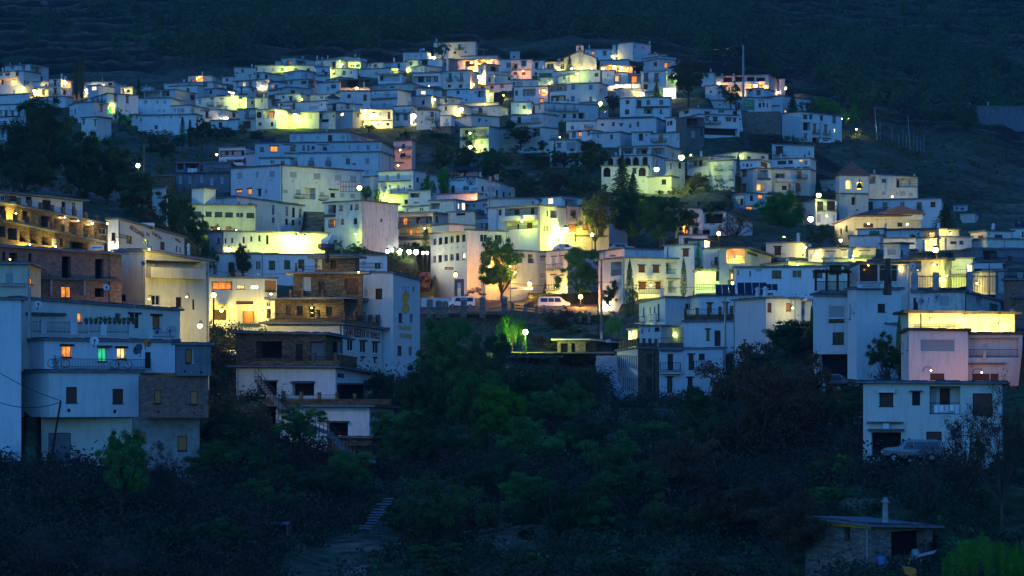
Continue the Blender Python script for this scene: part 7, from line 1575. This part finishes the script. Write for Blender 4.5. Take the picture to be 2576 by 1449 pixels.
# lattice mast
A = at(B1, 2356, 735, 338); o = empty('lattice_mast', A, 'red and white lattice radio mast among the houses, centre', 'mast'); h = 400*mpp(338); w_ = .75
for s in range(8):
    m = MB(); z0, z1 = h*s/8, h*(s+1)/8
    if s == 0: z0 = -3
    for a in range(3):
        p = [(w_*math.cos(2.094*q), w_*math.sin(2.094*q)) for q in (a, a+1)]; m.tube([(*p[0], z0), (*p[0], z1)], .06, 4)
        for q in range(2): za, zb = (z0 if s else 0)+(z1-(z0 if s else 0))*q/2, (z0 if s else 0)+(z1-(z0 if s else 0))*(q+1)/2; m.tube([(*p[q % 2], za), (*p[(q+1) % 2], zb)], .04, 4)
    m.build('mast_section', 'paint_red' if s % 2 else 'paint_white', o)
for z in (.6, .75, .95): m = MB(); m.box(-.2, .2, -w_-.5, -w_-.2, h*z-.5, h*z+.4); m.tube([(0, -w_-.3, h*z), (0, 0, h*z)], .05, 4); m.build('antenna', 'galvanised', o)
# dishes, aerials, tanks, panels
def dish(t, x, y, D, r, label, mt='galvanised', az=.3):
    A = at(t, x, y, D); r *= mpp(D); o = empty('satellite_dish', A, label, 'satellite dish', 'satellite dishes'); o.rotation_euler = (math.radians(68), 0, az); m = MB(); m.lathe((0, 0, 0), [(0, -.02), (r*.5, .03*r), (r*.85, .14*r), (r, .22*r), (r*.98, .24*r), (r*.8, .16*r), (0, 0.01)], 18); m.build('bowl', mt, o)
    m = MB(); m.tube([(0, -r*.9, .15*r), (0, -r*.2, r*.8)], .03, 5); m.box(-.07, .07, -r*.2-.07, -r*.2+.07, r*.78, r*.95); m.build('feed_arm', 'iron', o); m = MB(); m.tube([(0, 0, -.02), (0, -.1*r, -.3), (0, -r*1.1, -.35)], .035, 5); m.build('bracket', 'iron', o)
dish(C0, 382, 165, 148.5, 38, 'white satellite dish on the top corner of the lower left house', 'paint_white')
dish(C0, 948, 533, 148.5, 46, 'pale blue satellite dish between two lit windows, lower left', 'paint_white')
dish(C0, 1477, 555, 148, 50, 'orange satellite dish on the lower left house', 'paint_orange', .8)
dish(C0, 1395, 620, 150, 60, 'dark grey satellite dish beside the orange one', 'slate_edge', -.6)
dish(C0, 1725, 440, 150, 60, 'big faint grey satellite dish on the upper terrace, lower left', 'concrete', -.2)
dish(B0, 1068, 1445, 165, 34, 'white satellite dish before the brick building', 'paint_white')
dish(B0, 1440, 1200, 186, 26, 'small satellite dish on the big cream-white house', 'galvanised')
dish(B3, 1450, 1228, 205, 34, 'satellite dish on the roof right of the restaurant', 'paint_white', .2)
dish(C3, 1385, 130, 216, 24, 'leftmost dish on the old blue-grey house', 'galvanised', .6)
dish(C3, 1500, 135, 215.5, 32, 'second dish with dark arm on the old blue-grey house', 'paint_white', .9)
dish(C3, 1545, 130, 215, 30, 'third dish on the old blue-grey house', 'galvanised', .4)
dish(C3, 1617, 110, 215.5, 28, 'white dish nearest the pale blind, old blue-grey house', 'paint_white', -.2)
dish(C3, 1705, 92, 216, 34, 'faint grey dish above the pale blind', 'concrete', -.4)
dish(A1, 1685, 498, 530, 14, 'tiny dish on the roof by the hilltop lamp', 'paint_white')
dish(B3, 420, 1020, 305, 18, 'small dish beside the giant chimney, right', 'paint_white')
dish(B3, 1480, 585, 420, 18, 'dish on the wide white house behind the church', 'paint_white')
dish(B1, 1347, 425, 344, 14, 'tiny dish on the vivid yellow house', 'paint_white')
dish(A2, 2545//1 if 0 else 563, 1010, 455, 16, 'dish by the blue-shuttered house railing', 'galvanised')
def aerial(t, x, y0, y1, D, label):
    A = at(t, x, y1, D); h = (y1-y0)*mpp(D); o = empty('tv_aerial', A, label, 'aerial', 'television aerials'); m = MB(); m.tube([(0, 0, 0), (0, 0, h)], .035, 5); m.build('mast', 'galvanised', o); m = MB(); m.tube([(-.7, 0, h*.92), (.7, -.2, h*.92)], .02, 4)
    for k in range(6): q = -.6+.24*k; m.tube([(q, -.35, h*.92), (q, .3, h*.92)], .012, 4); m.tube([(q, -.1, h*.92-.3+.03*k), (q, -.1, h*.92+.3-.03*k)], .012, 4)
    m.build('elements', 'galvanised', o)
for t, x, y0, y1, D, lb in ((C3, 2015, 245, 430, 186, 'aerial rising before the glowing yellow terrace, left'), (C3, 2118, 240, 425, 187, 'thin aerial before the glowing yellow terrace, middle'), (B3, 1398, 940, 1140, 305, 'aerial beside the small blue-white tiled-eave house'), (B3, 1000, 1040, 1080, 300, 'aerial over the three lintelled blinds'), (B3, 1735, 1165, 1225, 262, 'aerial on the overhanging tiled roof'),
    (B1, 858, 1035, 1130, 232, 'aerial beside the revolving roof sign'), (B2, 1527, 935, 1010, 312, 'aerial in front of the pair of green trees'), (A1, 930, 530, 565, 545, 'aerial on the top row of roofs, left'), (A1, 992, 535, 580, 545, 'aerial on the top row of roofs, middle'), (A1, 1040, 545, 585, 545, 'aerial on the top row of roofs, right'), (A1, 2290, 490, 550, 540, 'aerial above the long lean-to roof'), (A0, 632, 735, 785, 475, 'aerial on the orange loggia house'), (C0, 1353, 110, 420, 149, 'aerial pole on the upper terrace of the lower left house'), (B3, 1098, 750, 840, 370, 'aerial in front of the church nave')): aerial(t, x, y0, y1, D, lb)
def tank(t, x, y, D, w, h, label, mt, round_=False):
    A = at(t, x, y+h/2, D); W, H = w*mpp(D), h*mpp(D); o = empty('water_tank', A, label, 'water tank'); m = MB()
    if round_: m.lathe((0, 0, H/2), [(0, -H/2), (W*.32, -H*.38), (W*.5, 0), (W*.32, H*.38), (W*.1, H*.5), (0, H*.55)], 16)
    else: m.tube([(-W/2, 0, H/2), (-W/2+.1, 0, H/2), (W/2-.1, 0, H/2), (W/2, 0, H/2)], [H*.4, H/2, H/2, H*.4], 14)
    m.build('vessel', mt, o); m = MB(); m.box(-W*.4, W*.4, -H*.3, H*.3, -.3, .05); m.build('cradle', 'iron', o)
tank(B0, 1480, 812, 258, 150, 40, 'long white tank on the roof of the lettered ham workshop', 'paint_white')
tank(B2, 465, 625, 332, 80, 62, 'round white ball tank on the lime-lit house roof', 'paint_white', True)
def solar(t, x, y, D, w, h, label, n=3):
    A = at(t, x, y+h/2, D); W, H = w*mpp(D), h*mpp(D); o = empty('solar_panel', A, label, 'solar panel', 'rooftop solar panels'); m = MB()
    for k in range(n): a0, a1 = -W/2+W*k/n+.03, -W/2+W*(k+1)/n-.03; m.hexa([(a0, 0, 0), (a1, 0, 0), (a1, H*.7, H), (a0, H*.7, H), (a0, -.05, .05), (a1, -.05, .05), (a1, H*.7-.05, H+.05), (a0, H*.7-.05, H+.05)])
    m.build('panes', 'solar_glass', o); m = MB(); m.tube([(-W*.4, H*.65, -.3), (-W*.4, H*.65, H*.9)], .05, 5); m.tube([(W*.4, H*.65, -.3), (W*.4, H*.65, H*.9)], .05, 5); m.build('frame', 'galvanised', o)
solar(C2, 2150, 20, 250, 200, 110, 'blue solar panel group on the right white house roof, left rack')
solar(C2, 2420, 5, 251, 300, 120, 'blue solar panel group on the right white house roof, right rack', 4)
solar(B1, 2100, 245, 388, 230, 42, 'pale solar panels above the ham workshop lettering')
solar(A1, 115, 1415, 395, 160, 45, 'solar panels on the left of the pillared roof terrace')
solar(C3, 40, -8, 256, 120, 60, 'small solar panel before the three dark windows house', 2)
solar(B3, 2530, 808, 345, 110, 70, 'blue solar tank panel at the far right edge', 2)
# laundry, awnings, furniture
def cloths(t, x0, x1, y, D, n, hh, mt, label):
    A, B_ = at(t, x0, y, D), at(t, x1, y, D); o = empty('hanging_laundry', A, label, 'laundry'); m = MB(); d = B_-A; m.tube([(0, 0, 0), d], .015, 4); m.build('line', 'cloth_white', o)
    for k in range(n):
        a, b = k/n+.01, (k+1)/n-.02; H = hh*mpp(D)*random.uniform(.7, 1.1); m = MB(); N = 5
        for i in range(N): p, q = a+(b-a)*i/N, a+(b-a)*(i+1)/N; w0, w1 = .05*math.sin(i*2), .05*math.sin(i*2+2); m.q([d*p+Vector((0, w0, -H)), d*q+Vector((0, w1, -H)), d*q, d*p])
        m.build('cloth', mt if k or mt != 'mix' else 'cloth_blue', o)
    return o
MAT['mix'] = MAT['cloth_white']
cloths(C3, 1668, 1930, 1178, 148.6, 5, 85, 'cloth_white', 'row of white cloths hung over the red balcony rail, lower right')
cloths(B0, 1855, 1985, 246, 349.5, 4, 38, 'mix', 'blue and white washing on the dark unrendered house')
cloths(B1, 1485, 1525, 430, 344, 3, 38, 'mix', 'trousers drying on the vivid yellow house balcony')
cloths(C0, 1565, 1600, 415, 148, 1, 55, 'cloth_blue', 'blue towel on the upper terrace, lower left')
def plant_row(t, x0, x1, y, D, n, label):
    for k in range(n):
        x = x0+(x1-x0)*k/max(n-1, 1); A = at(t, x, y, D); o = empty('flower_pot', A, ORD[k]+label, 'flower pot', 'flower pots on the railings'); m = MB(); m.lathe((0, 0, 0), [(0, -.28), (.1, -.28), (.15, 0), (0, 0)], 8); m.build('pot', 'terracotta', o)
        C_ = rdir(60, RNG)*.22*RNG.random((60, 1))+np.array([0, 0, .12]); q = bpy.data.objects.new('foliage', npmesh('foliage', leaves(C_, .09, RNG), 4, 'leaf_mid')); COL.objects.link(q); q.parent = o
plant_row(C0, 870, 1340, 330, 148.2, 11, ' leafy flower pot from the left on the lower left upper terrace')
plant_row(A1, 265, 360, 1064, 455, 6, ' flower pot from the left on the green-lit parapet')
# bicycles on the balcony
def bicycle(t, x, y, D, label):
    A = at(t, x, y, D); o = empty('bicycle', A, label, 'bicycle', 'bicycles on the balcony'); R = .33
    for s in (-.52, .52): m = MB(); m.tube([(s+R*math.cos(6.283*k/16), 0, R+R*math.sin(6.283*k/16)) for k in range(17)], .025, 5, cap=False); m.build('wheel', 'rubber', o)
    m = MB(); [m.tube([a, b], .02, 5) for a, b in (((-.52, 0, R), (-.15, 0, R)), ((-.15, 0, R), (.35, 0, .85)), ((-.15, 0, R), (-.28, 0, .88)), ((-.26, 0, .8), (.34, 0, .85)), ((.34, 0, .95), (.52, 0, R)), ((-.52, 0, R), (-.26, 0, .8)))]; m.build('frame', 'iron', o)
    m = MB(); m.box(-.38, -.18, -.06, .06, .88, .93); m.build('saddle', 'rubber', o); m = MB(); m.tube([(.3, -.25, .98), (.36, 0, .97), (.3, .25, .98)], .018, 5); m.build('handlebar', 'iron', o)
bicycle(C0, 590, 800, 147.4, 'dark bicycle at the left end of the railed balcony'); bicycle(C0, 1220, 815, 147.4, 'dark bicycle near the right end of the railed balcony')
# striped awnings on the pillared terrace
for x, w, lb in ((330, 110, 'red striped awning over the lit terrace window, left one'), (672, 118, 'red striped awning on the pillared terrace, right one')):
    A = at(B1, x, 4, 370); W = w*mpp(370); o = empty('awning', A, lb, 'awning', 'striped awnings'); m = MB(); m.hexa([(-W/2, -.9, -.3), (W/2, -.9, -.3), (W/2, .6, 0), (-W/2, .6, 0), (-W/2, -.9, -.22), (W/2, -.9, -.22), (W/2, .6, .08), (-W/2, .6, .08)]); m.build('canopy', 'blind_brown', o)
    m = MB(); [m.box(-W/2+W*k/12, -W/2+W*(k+.5)/12, -.92, -.9, -.5, -.3) for k in range(12)]; m.build('valance', 'cloth_white', o)
# pergola of the restaurant terrace and its pillars
A = at(C3, 480, 30, 203); o = empty('pergola', A, 'dark timber pergola beside the restaurant dining room', 'pergola'); W = 330*mpp(203); H = 180*mpp(203)
for k in range(4): m = MB(); m.box(W*k/3-.12, W*k/3+.12, -.12, .12, 0, H); m.build('post', 'wood_dark', o)
m = MB(); m.box(-.3, W+.3, -.3, -.12, H, H+.25); [m.box(W*k/9-.06, W*k/9+.06, -.6, 2.5, H+.252, H+.4) for k in range(10)]; m.build('beams', 'wood_dark', o); m = MB()
for k in range(40): m.tube([(W*k/39, -.1, 0), (W*k/39, -.1, 1)], .02, 4)
m.tube([(0, -.1, 1), (W, -.1, 1)], .04, 4); m.build('railing', 'iron', o)
# iron fence of the right-hand yard
A = at(B3, 1440, 1449, 219.5); o = empty('iron_fence', A, 'dark iron fence with grey posts above the old blue-grey house', 'fence'); W = 1130*mpp(219); m = MB()
for k in range(70): m.tube([(W*k/69, 0, -.5), (W*k/69, 0, 1.5)], .03, 4)
m.tube([(0, 0, 1.3), (W, 0, 1.3)], .04, 4); m.build('bars', 'iron', o)
for x in (.03, .22, .52, .8, .97): m = MB(); m.box(W*x-.3, W*x+.3, -.25, .25, -.6, 1.8); m.build('pillar', 'concrete', o)
# road surfaces, track, ramp (ribbons laid on the ground)
def ribbon(name, label, rows, mt, D=None, lift=.12, gr=False):
    m = MB(); R = []; rows2 = []
    for r, q in zip(rows, rows[1:]): rows2 += [tuple(a+(b-a)*t/6 for a, b in zip(r, q)) for t in range(6)]
    for r in rows2+[rows[-1]]:
        x0, x1, y = r[:3]; d = r[3]*DS if len(r) > 3 else None; pts = []
        for k in range(7): x = x0+(x1-x0)*k/6; P = P3(x, y, d or findD(x, y)); P.z = P.z if d and not gr else G(P.x, P.y)+lift; pts.append(P)
        R.append(pts)
    for a, b in zip(R, R[1:]):
        for k in range(6): m.q([a[k], a[k+1], b[k+1], b[k]])
    return tag(m.build(name, mt), label, None, kind='structure')
ribbon('road', 'orange-lit plaza road surface', [(1050, 1540, 792, 288.2), (1050, 1545, 778, 296), (1055, 1560, 764, 306), (1080, 1560, 750, 318)], 'asphalt')
ribbon('road', 'lamp terrace road beside the kiosk', [(1272, 1545, 889, 256.5), (1272, 1545, 884, 266)], 'asphalt')
ribbon('path', 'sloping concrete ramp beside the stone terrace house', [(1570, 1612, 1012, 232), (1530, 1574, 985, 238), (1505, 1553, 955, 243), (1498, 1553, 920, 250), (1500, 1552, 895, 256)], 'concrete')
ribbon('dirt_track', 'pale dirt track winding across the valley floor', [(690, 790, 1462, 124), (780, 850, 1430, 127), (840, 915, 1408, 130), (900, 930, 1388, 133)], 'dirt_track', lift=.12, gr=True)
ribbon('path', 'green-lit lane between the white houses', [(1490, 1535, 304), (1502, 1530, 290), (1512, 1530, 280)], 'concrete', lift=.3)
for k in range(14):
    A = at(C2, 1130-k*9, 1040-k*22 if 0 else 1040-k*14, 233+k*.5)
rr0 = random.Random(3)
for k in range(12):
    t = k/11; x, y = 1362-t*165*1.2, 2100 if 0 else 672+t*320; A = at((1, 3), 1340-t*240, 672+t*300, 150-t*5); o = empty('stone_step', A, ORD[k]+' pale slab from the top of the footpath stairs', 'step', 'slabs of the footpath stairs'); m = MB(); w_ = rr0.uniform(.3, .55); m.box(-w_+rr0.uniform(-.2, .2), w_, -.2, .2, -.02, .05); m.build('slab', 'cement_render', o)
# stair railing down the ham shop bank
pts = [at(C1, x, y, D) for x, y, D in ((-10, 880, 196), (120, 1060, 192), (230, 1180, 189), (380, 1300, 185), (560, 1390, 181), (720, 1449, 178), (860, 1600, 174), (1010, 1700, 171), (1170, 1740, 169))]
o = empty('stair_railing', pts[0], 'rusty stair railing zigzagging down the bank by the ham shop', 'railing'); m = MB(); q = [p-pts[0] for p in pts]
for h in (.5, 1.1): m.tube([p+Vector((0, 0, h)) for p in q], .03, 5)
for a, b in zip(q, q[1:]):
    for k in range(4): p = a.lerp(b, k/4); m.tube([p-Vector((0, 0, .8)), p+Vector((0, 0, 1.1))], .03, 5)
m.build('bars', 'wood_dark', o); m = MB()
for a, b in zip(q, q[1:]):
    n = 7
    for k in range(n): p = a.lerp(b, k/n); m.box(p.x-.1, p.x+.5, p.y-.2, p.y+1.2, p.z-.25, p.z-.05)
m.build('treads', 'cement_render', o)
# boulders
def rock(t, x, y, D, w, label, group):
    A = at(t, x, y, D); W = w*mpp(D)/2; o = bpy.data.objects.new('boulder', None); m = MB(); rng = random.Random(x*7+y); N = 7; P = []
    for i in range(N):
        for j in range(5): th, ph = 6.283*i/N, math.pi*(j+.5)/5-math.pi/2; r = W*rng.uniform(.7, 1.1); P.append(Vector((r*math.cos(th)*math.cos(ph), r*math.sin(th)*math.cos(ph), r*.7*math.sin(ph))))
    for i in range(N):
        for j in range(4): a, b, c, d = P[i*5+j], P[((i+1) % N)*5+j], P[((i+1) % N)*5+j+1], P[i*5+j+1]; m.q([a, b, c, d])
    m.q([P[i*5+4] for i in range(N)]); q = m.build('boulder', 'rock'); q.location = A; tag(q, label, 'boulder', group)
rr = random.Random(5)
for k in range(46): x = rr.uniform(60, 860); y = rr.uniform(380, 590)-(0 if x < 500 else 10); D_ = findD(x/4, 1086.75+y/4)/DS; rock((0, 3), x, y, D_-1, rr.uniform(22, 60), 'grey rubble stone on the bank below the lower left house', 'rubble stones below the lower left house')
for k in range(40): t_ = rr.random(); x = 60+t_*480+rr.uniform(-60, 60); y = -20+t_*230+rr.uniform(-50, 50); D_ = findD(1288+x/4, 1086.75+y/4)/DS; rock((2, 3), x, y, D_-1.5, rr.uniform(20, 60), 'reddish stone of the dry gully bed', 'stones of the dry gully bed')
rock(A0, 450, 38, 640, 90, 'big pale boulder high on the dark mountainside, top left', None)
# revolving sign on the stone tower house
A = at(B1, 715, 1090, 229); o = empty('roof_sign', A, 'dark drum sign with a pale ham shape on the stone roof', 'sign'); s = mpp(229); m = MB(); m.tube([(0, 0, -1.2), (0, 0, .3)], .25, 8); m.build('stand', 'iron', o); m = MB(); m.lathe((0, 0, 0), [(0, .2), (55*s, .25), (88*s, .5), (88*s, .5+42*s), (0, .5+42*s)], 18); m.build('drum', 'navy_paint', o)
m = MB(); ham = [(-60, 52), (-66, 72), (-50, 92), (-20, 104), (10, 118), (40, 146), (54, 150), (50, 138), (30, 104), (14, 70), (-14, 50), (-40, 46)]; m.q([(a*s, -.12, .5+b*s) for a, b in ham]); m.q([(a*s, .12, .5+b*s) for a, b in ham][::-1])
for (a, b), (c, d) in zip(ham, ham[1:]+ham[:1]): m.q([(a*s, -.12, .5+b*s), (a*s, .12, .5+b*s), (c*s, .12, .5+d*s), (c*s, -.12, .5+d*s)])
m.build('ham_shape', 'cloth_white', o); m = MB(); m.box(-88*s, -52*s, -88*s*.8, -88*s*.8+.1, .5+4*s, .5+38*s); m.build('face_panel', 'paint_gold', o)
# red scaffold frame on the huge blue-white block
A = at(B1, 850, 480, 331); o = empty('sign_frame', A, 'empty red sign frame on the corner of the huge blue-white block', 'sign frame'); s = mpp(331); m = MB()
for x in (0, 28, 56, 88, 116, 148, 172): m.tube([(x*s, 0, 0), (x*s, 0, 100*s)], .05, 4)
for z in (0, 50, 100): m.tube([(0, 0, z*s), (172*s, 0, z*s)], .05, 4)
m.build('bars', 'paint_red', o)
# plaza gate tower and rockery
A = at(C1, 2045, 100, 305); o = empty('stone_gate', A, 'square stone gateway holding a small white panel on the plaza', 'gateway'); s = mpp(305); m = MB(); m.box(-48*s, -18*s, -.4, .4, -1, 170*s*.9); m.box(18*s, 48*s, -.4, .4, -1, 170*s*.9); m.box(-48*s, 48*s, -.42, .42, 155*s, 190*s); m.build('frame', 'rubble_stone', o); m = MB(); m.box(-18*s, 18*s, -.1, .1, 100*s, 150*s); m.build('panel', 'cloth_white', o)
for k, (x, y, w) in enumerate(((2140, 40, 60), (2180, 30, 80), (2230, 20, 90), (2260, 50, 70), (2120, 70, 50), (2290, 60, 60))): rock(C1, x, y, 313-k*.3, w, ORD[k]+' rockery boulder lit orange in front of the cream hotel', 'rockery boulders on the plaza')
# hut details
A = at((3, 3), 1480, 1230, 127); o = empty('cement_mixer', A, 'round cement mixer standing in the open bay of the farm shed', 'cement mixer'); s = mpp(127); m = MB(); m.lathe((0, 0, 0), [(0, -70*s), (30*s, -66*s), (52*s, -10*s), (50*s, 10*s), (28*s, 52*s), (20*s, 50*s), (0, 0)], 14); m.build('drum', 'galvanised', o); m = MB(); [m.tube([(a, 0, -20*s), (a*2, b, -110*s)], .04, 5) for a in (-.25, .25) for b in (-.3, .3)]; m.build('stand', 'paint_orange', o)
A = at((3, 3), 1600, 1240, 121); o = empty('work_table', A, 'slanting board table in front of the farm shed', 'table'); s = mpp(121); m = MB(); m.hexa([(-110*s, -.5, -.1), (60*s, -.5, .15), (110*s, .6, .25), (-60*s, .6, 0), (-110*s, -.5, -.05), (60*s, -.5, .2), (110*s, .6, .3), (-60*s, .6, .05)]); m.build('board', 'concrete', o)
for a in (-.8, .8): m = MB(); m.tube([(a, 0, -1.2), (a, 0, 0)], .04, 5); m.build('leg', 'iron', o)
A = at((3, 3), 1142, 1330, 121); o = empty('barrel', A, 'blue plastic barrel before the farm shed', 'barrel'); s = mpp(121); m = MB(); m.lathe((0, 0, 0), [(0, 0), (36*s, 0), (40*s, 40*s), (38*s, 75*s), (30*s, 80*s), (0, 80*s)], 14); m.build('drum', 'paint_blue', o)
A = at((3, 3), 1430, 1390, 119); o = empty('wheelbarrow_tray', A, 'orange tray lying at the corner of the farm shed yard', 'tray'); s = mpp(119); m = MB(); m.hexa([(-60*s, -.4, -.2), (50*s, -.4, -.5), (50*s, .4, -.5), (-60*s, .4, -.2), (-80*s, -.5, .25), (50*s, -.5, .1), (50*s, .5, .1), (-80*s, .5, .25)]); m.build('pan', 'paint_orange', o)
Y, f = hitfac(3*644+700/4, 1086.75+900/4)
fill('hut', 'l', (3, 3), [(378, 868), (1036, 925), (1036, 975), (378, 915)], 'paint_yellow', 'yellow_band', .05)
o = empty('tarpaulin', at((2, 3), 2180, 850, 155), 'crumpled blue tarpaulin under the enormous reddish tree', 'tarpaulin'); m = MB(); s = mpp(155)
for i in range(8):
    for j in range(3): h = lambda a, b: .35*math.sin(a*1.7+b)*math.cos(b*2.1); m.q([((i-4)*30*s, j*.5, h(i, j)), ((i-3)*30*s, j*.5, h(i+1, j)), ((i-3)*30*s, (j+1)*.5, h(i+1, j+1)+.3), ((i-4)*30*s, (j+1)*.5, h(i, j+1)+.3)])
m.build('sheet', 'cloth_blue', o)
A = at((1, 3), 240, 1160, 140); o = empty('ruined_hut', A, 'tiny ruined brick hut in the dark bottom scrub', 'hut'); s = mpp(140); m = MB()
for a in (-75, 65): m.box(a*s, (a+22)*s, -.4, 1.4, -.5, 230*s)
m.box(-53*s, 65*s, 1.1, 1.4, -.5, 230*s); m.build('wall', 'red_brick', o); m = MB(); m.box(-95*s, 95*s, -.7, 1.6, 230*s+.003, 245*s); m.build('roof', 'launa_roof', o)
A = at((0, 3), 770, 385, 144); o = empty('iron_grille', A, 'black iron grille leaning against the lower left house', 'grille'); o.rotation_euler = (-.15, 0, 0); s = mpp(144); m = MB(); H, W = 200*s, 62*s
for k in range(5): m.tube([(-W/2+W*k/4, 0, 0), (-W/2+W*k/4, 0, H)], .03, 4)
for z in (0, H*.5, H): m.tube([(-W/2, 0, z), (W/2, 0, z)], .05, 4)
m.build('bars', 'iron', o)
# ---------------------------------------------------------------- evening haze over the valley
m = MB(); zlo, zhi = float(ZZ.min())-1, float(ZZ.max())+30; m.box(-1520, 1520, -15, 2060, zlo, zhi)
hz = m.build('haze', 'iron'); hz.data.materials.clear(); hm = bpy.data.materials.new('haze_air'); hm.use_nodes = True; hn = hm.node_tree.nodes; hn.clear()
ho = hn.new('ShaderNodeOutputMaterial'); hv = hn.new('ShaderNodeVolumePrincipled'); hv.inputs['Density'].default_value = .00010; hv.inputs['Color'].default_value = (.35, .68, 1, 1); hv.inputs['Anisotropy'].default_value = .3
hm.node_tree.links.new(hv.outputs[0], ho.inputs['Volume']); hz.data.materials.append(hm); tag(hz, 'thin blue evening haze over the valley', None, kind='stuff')
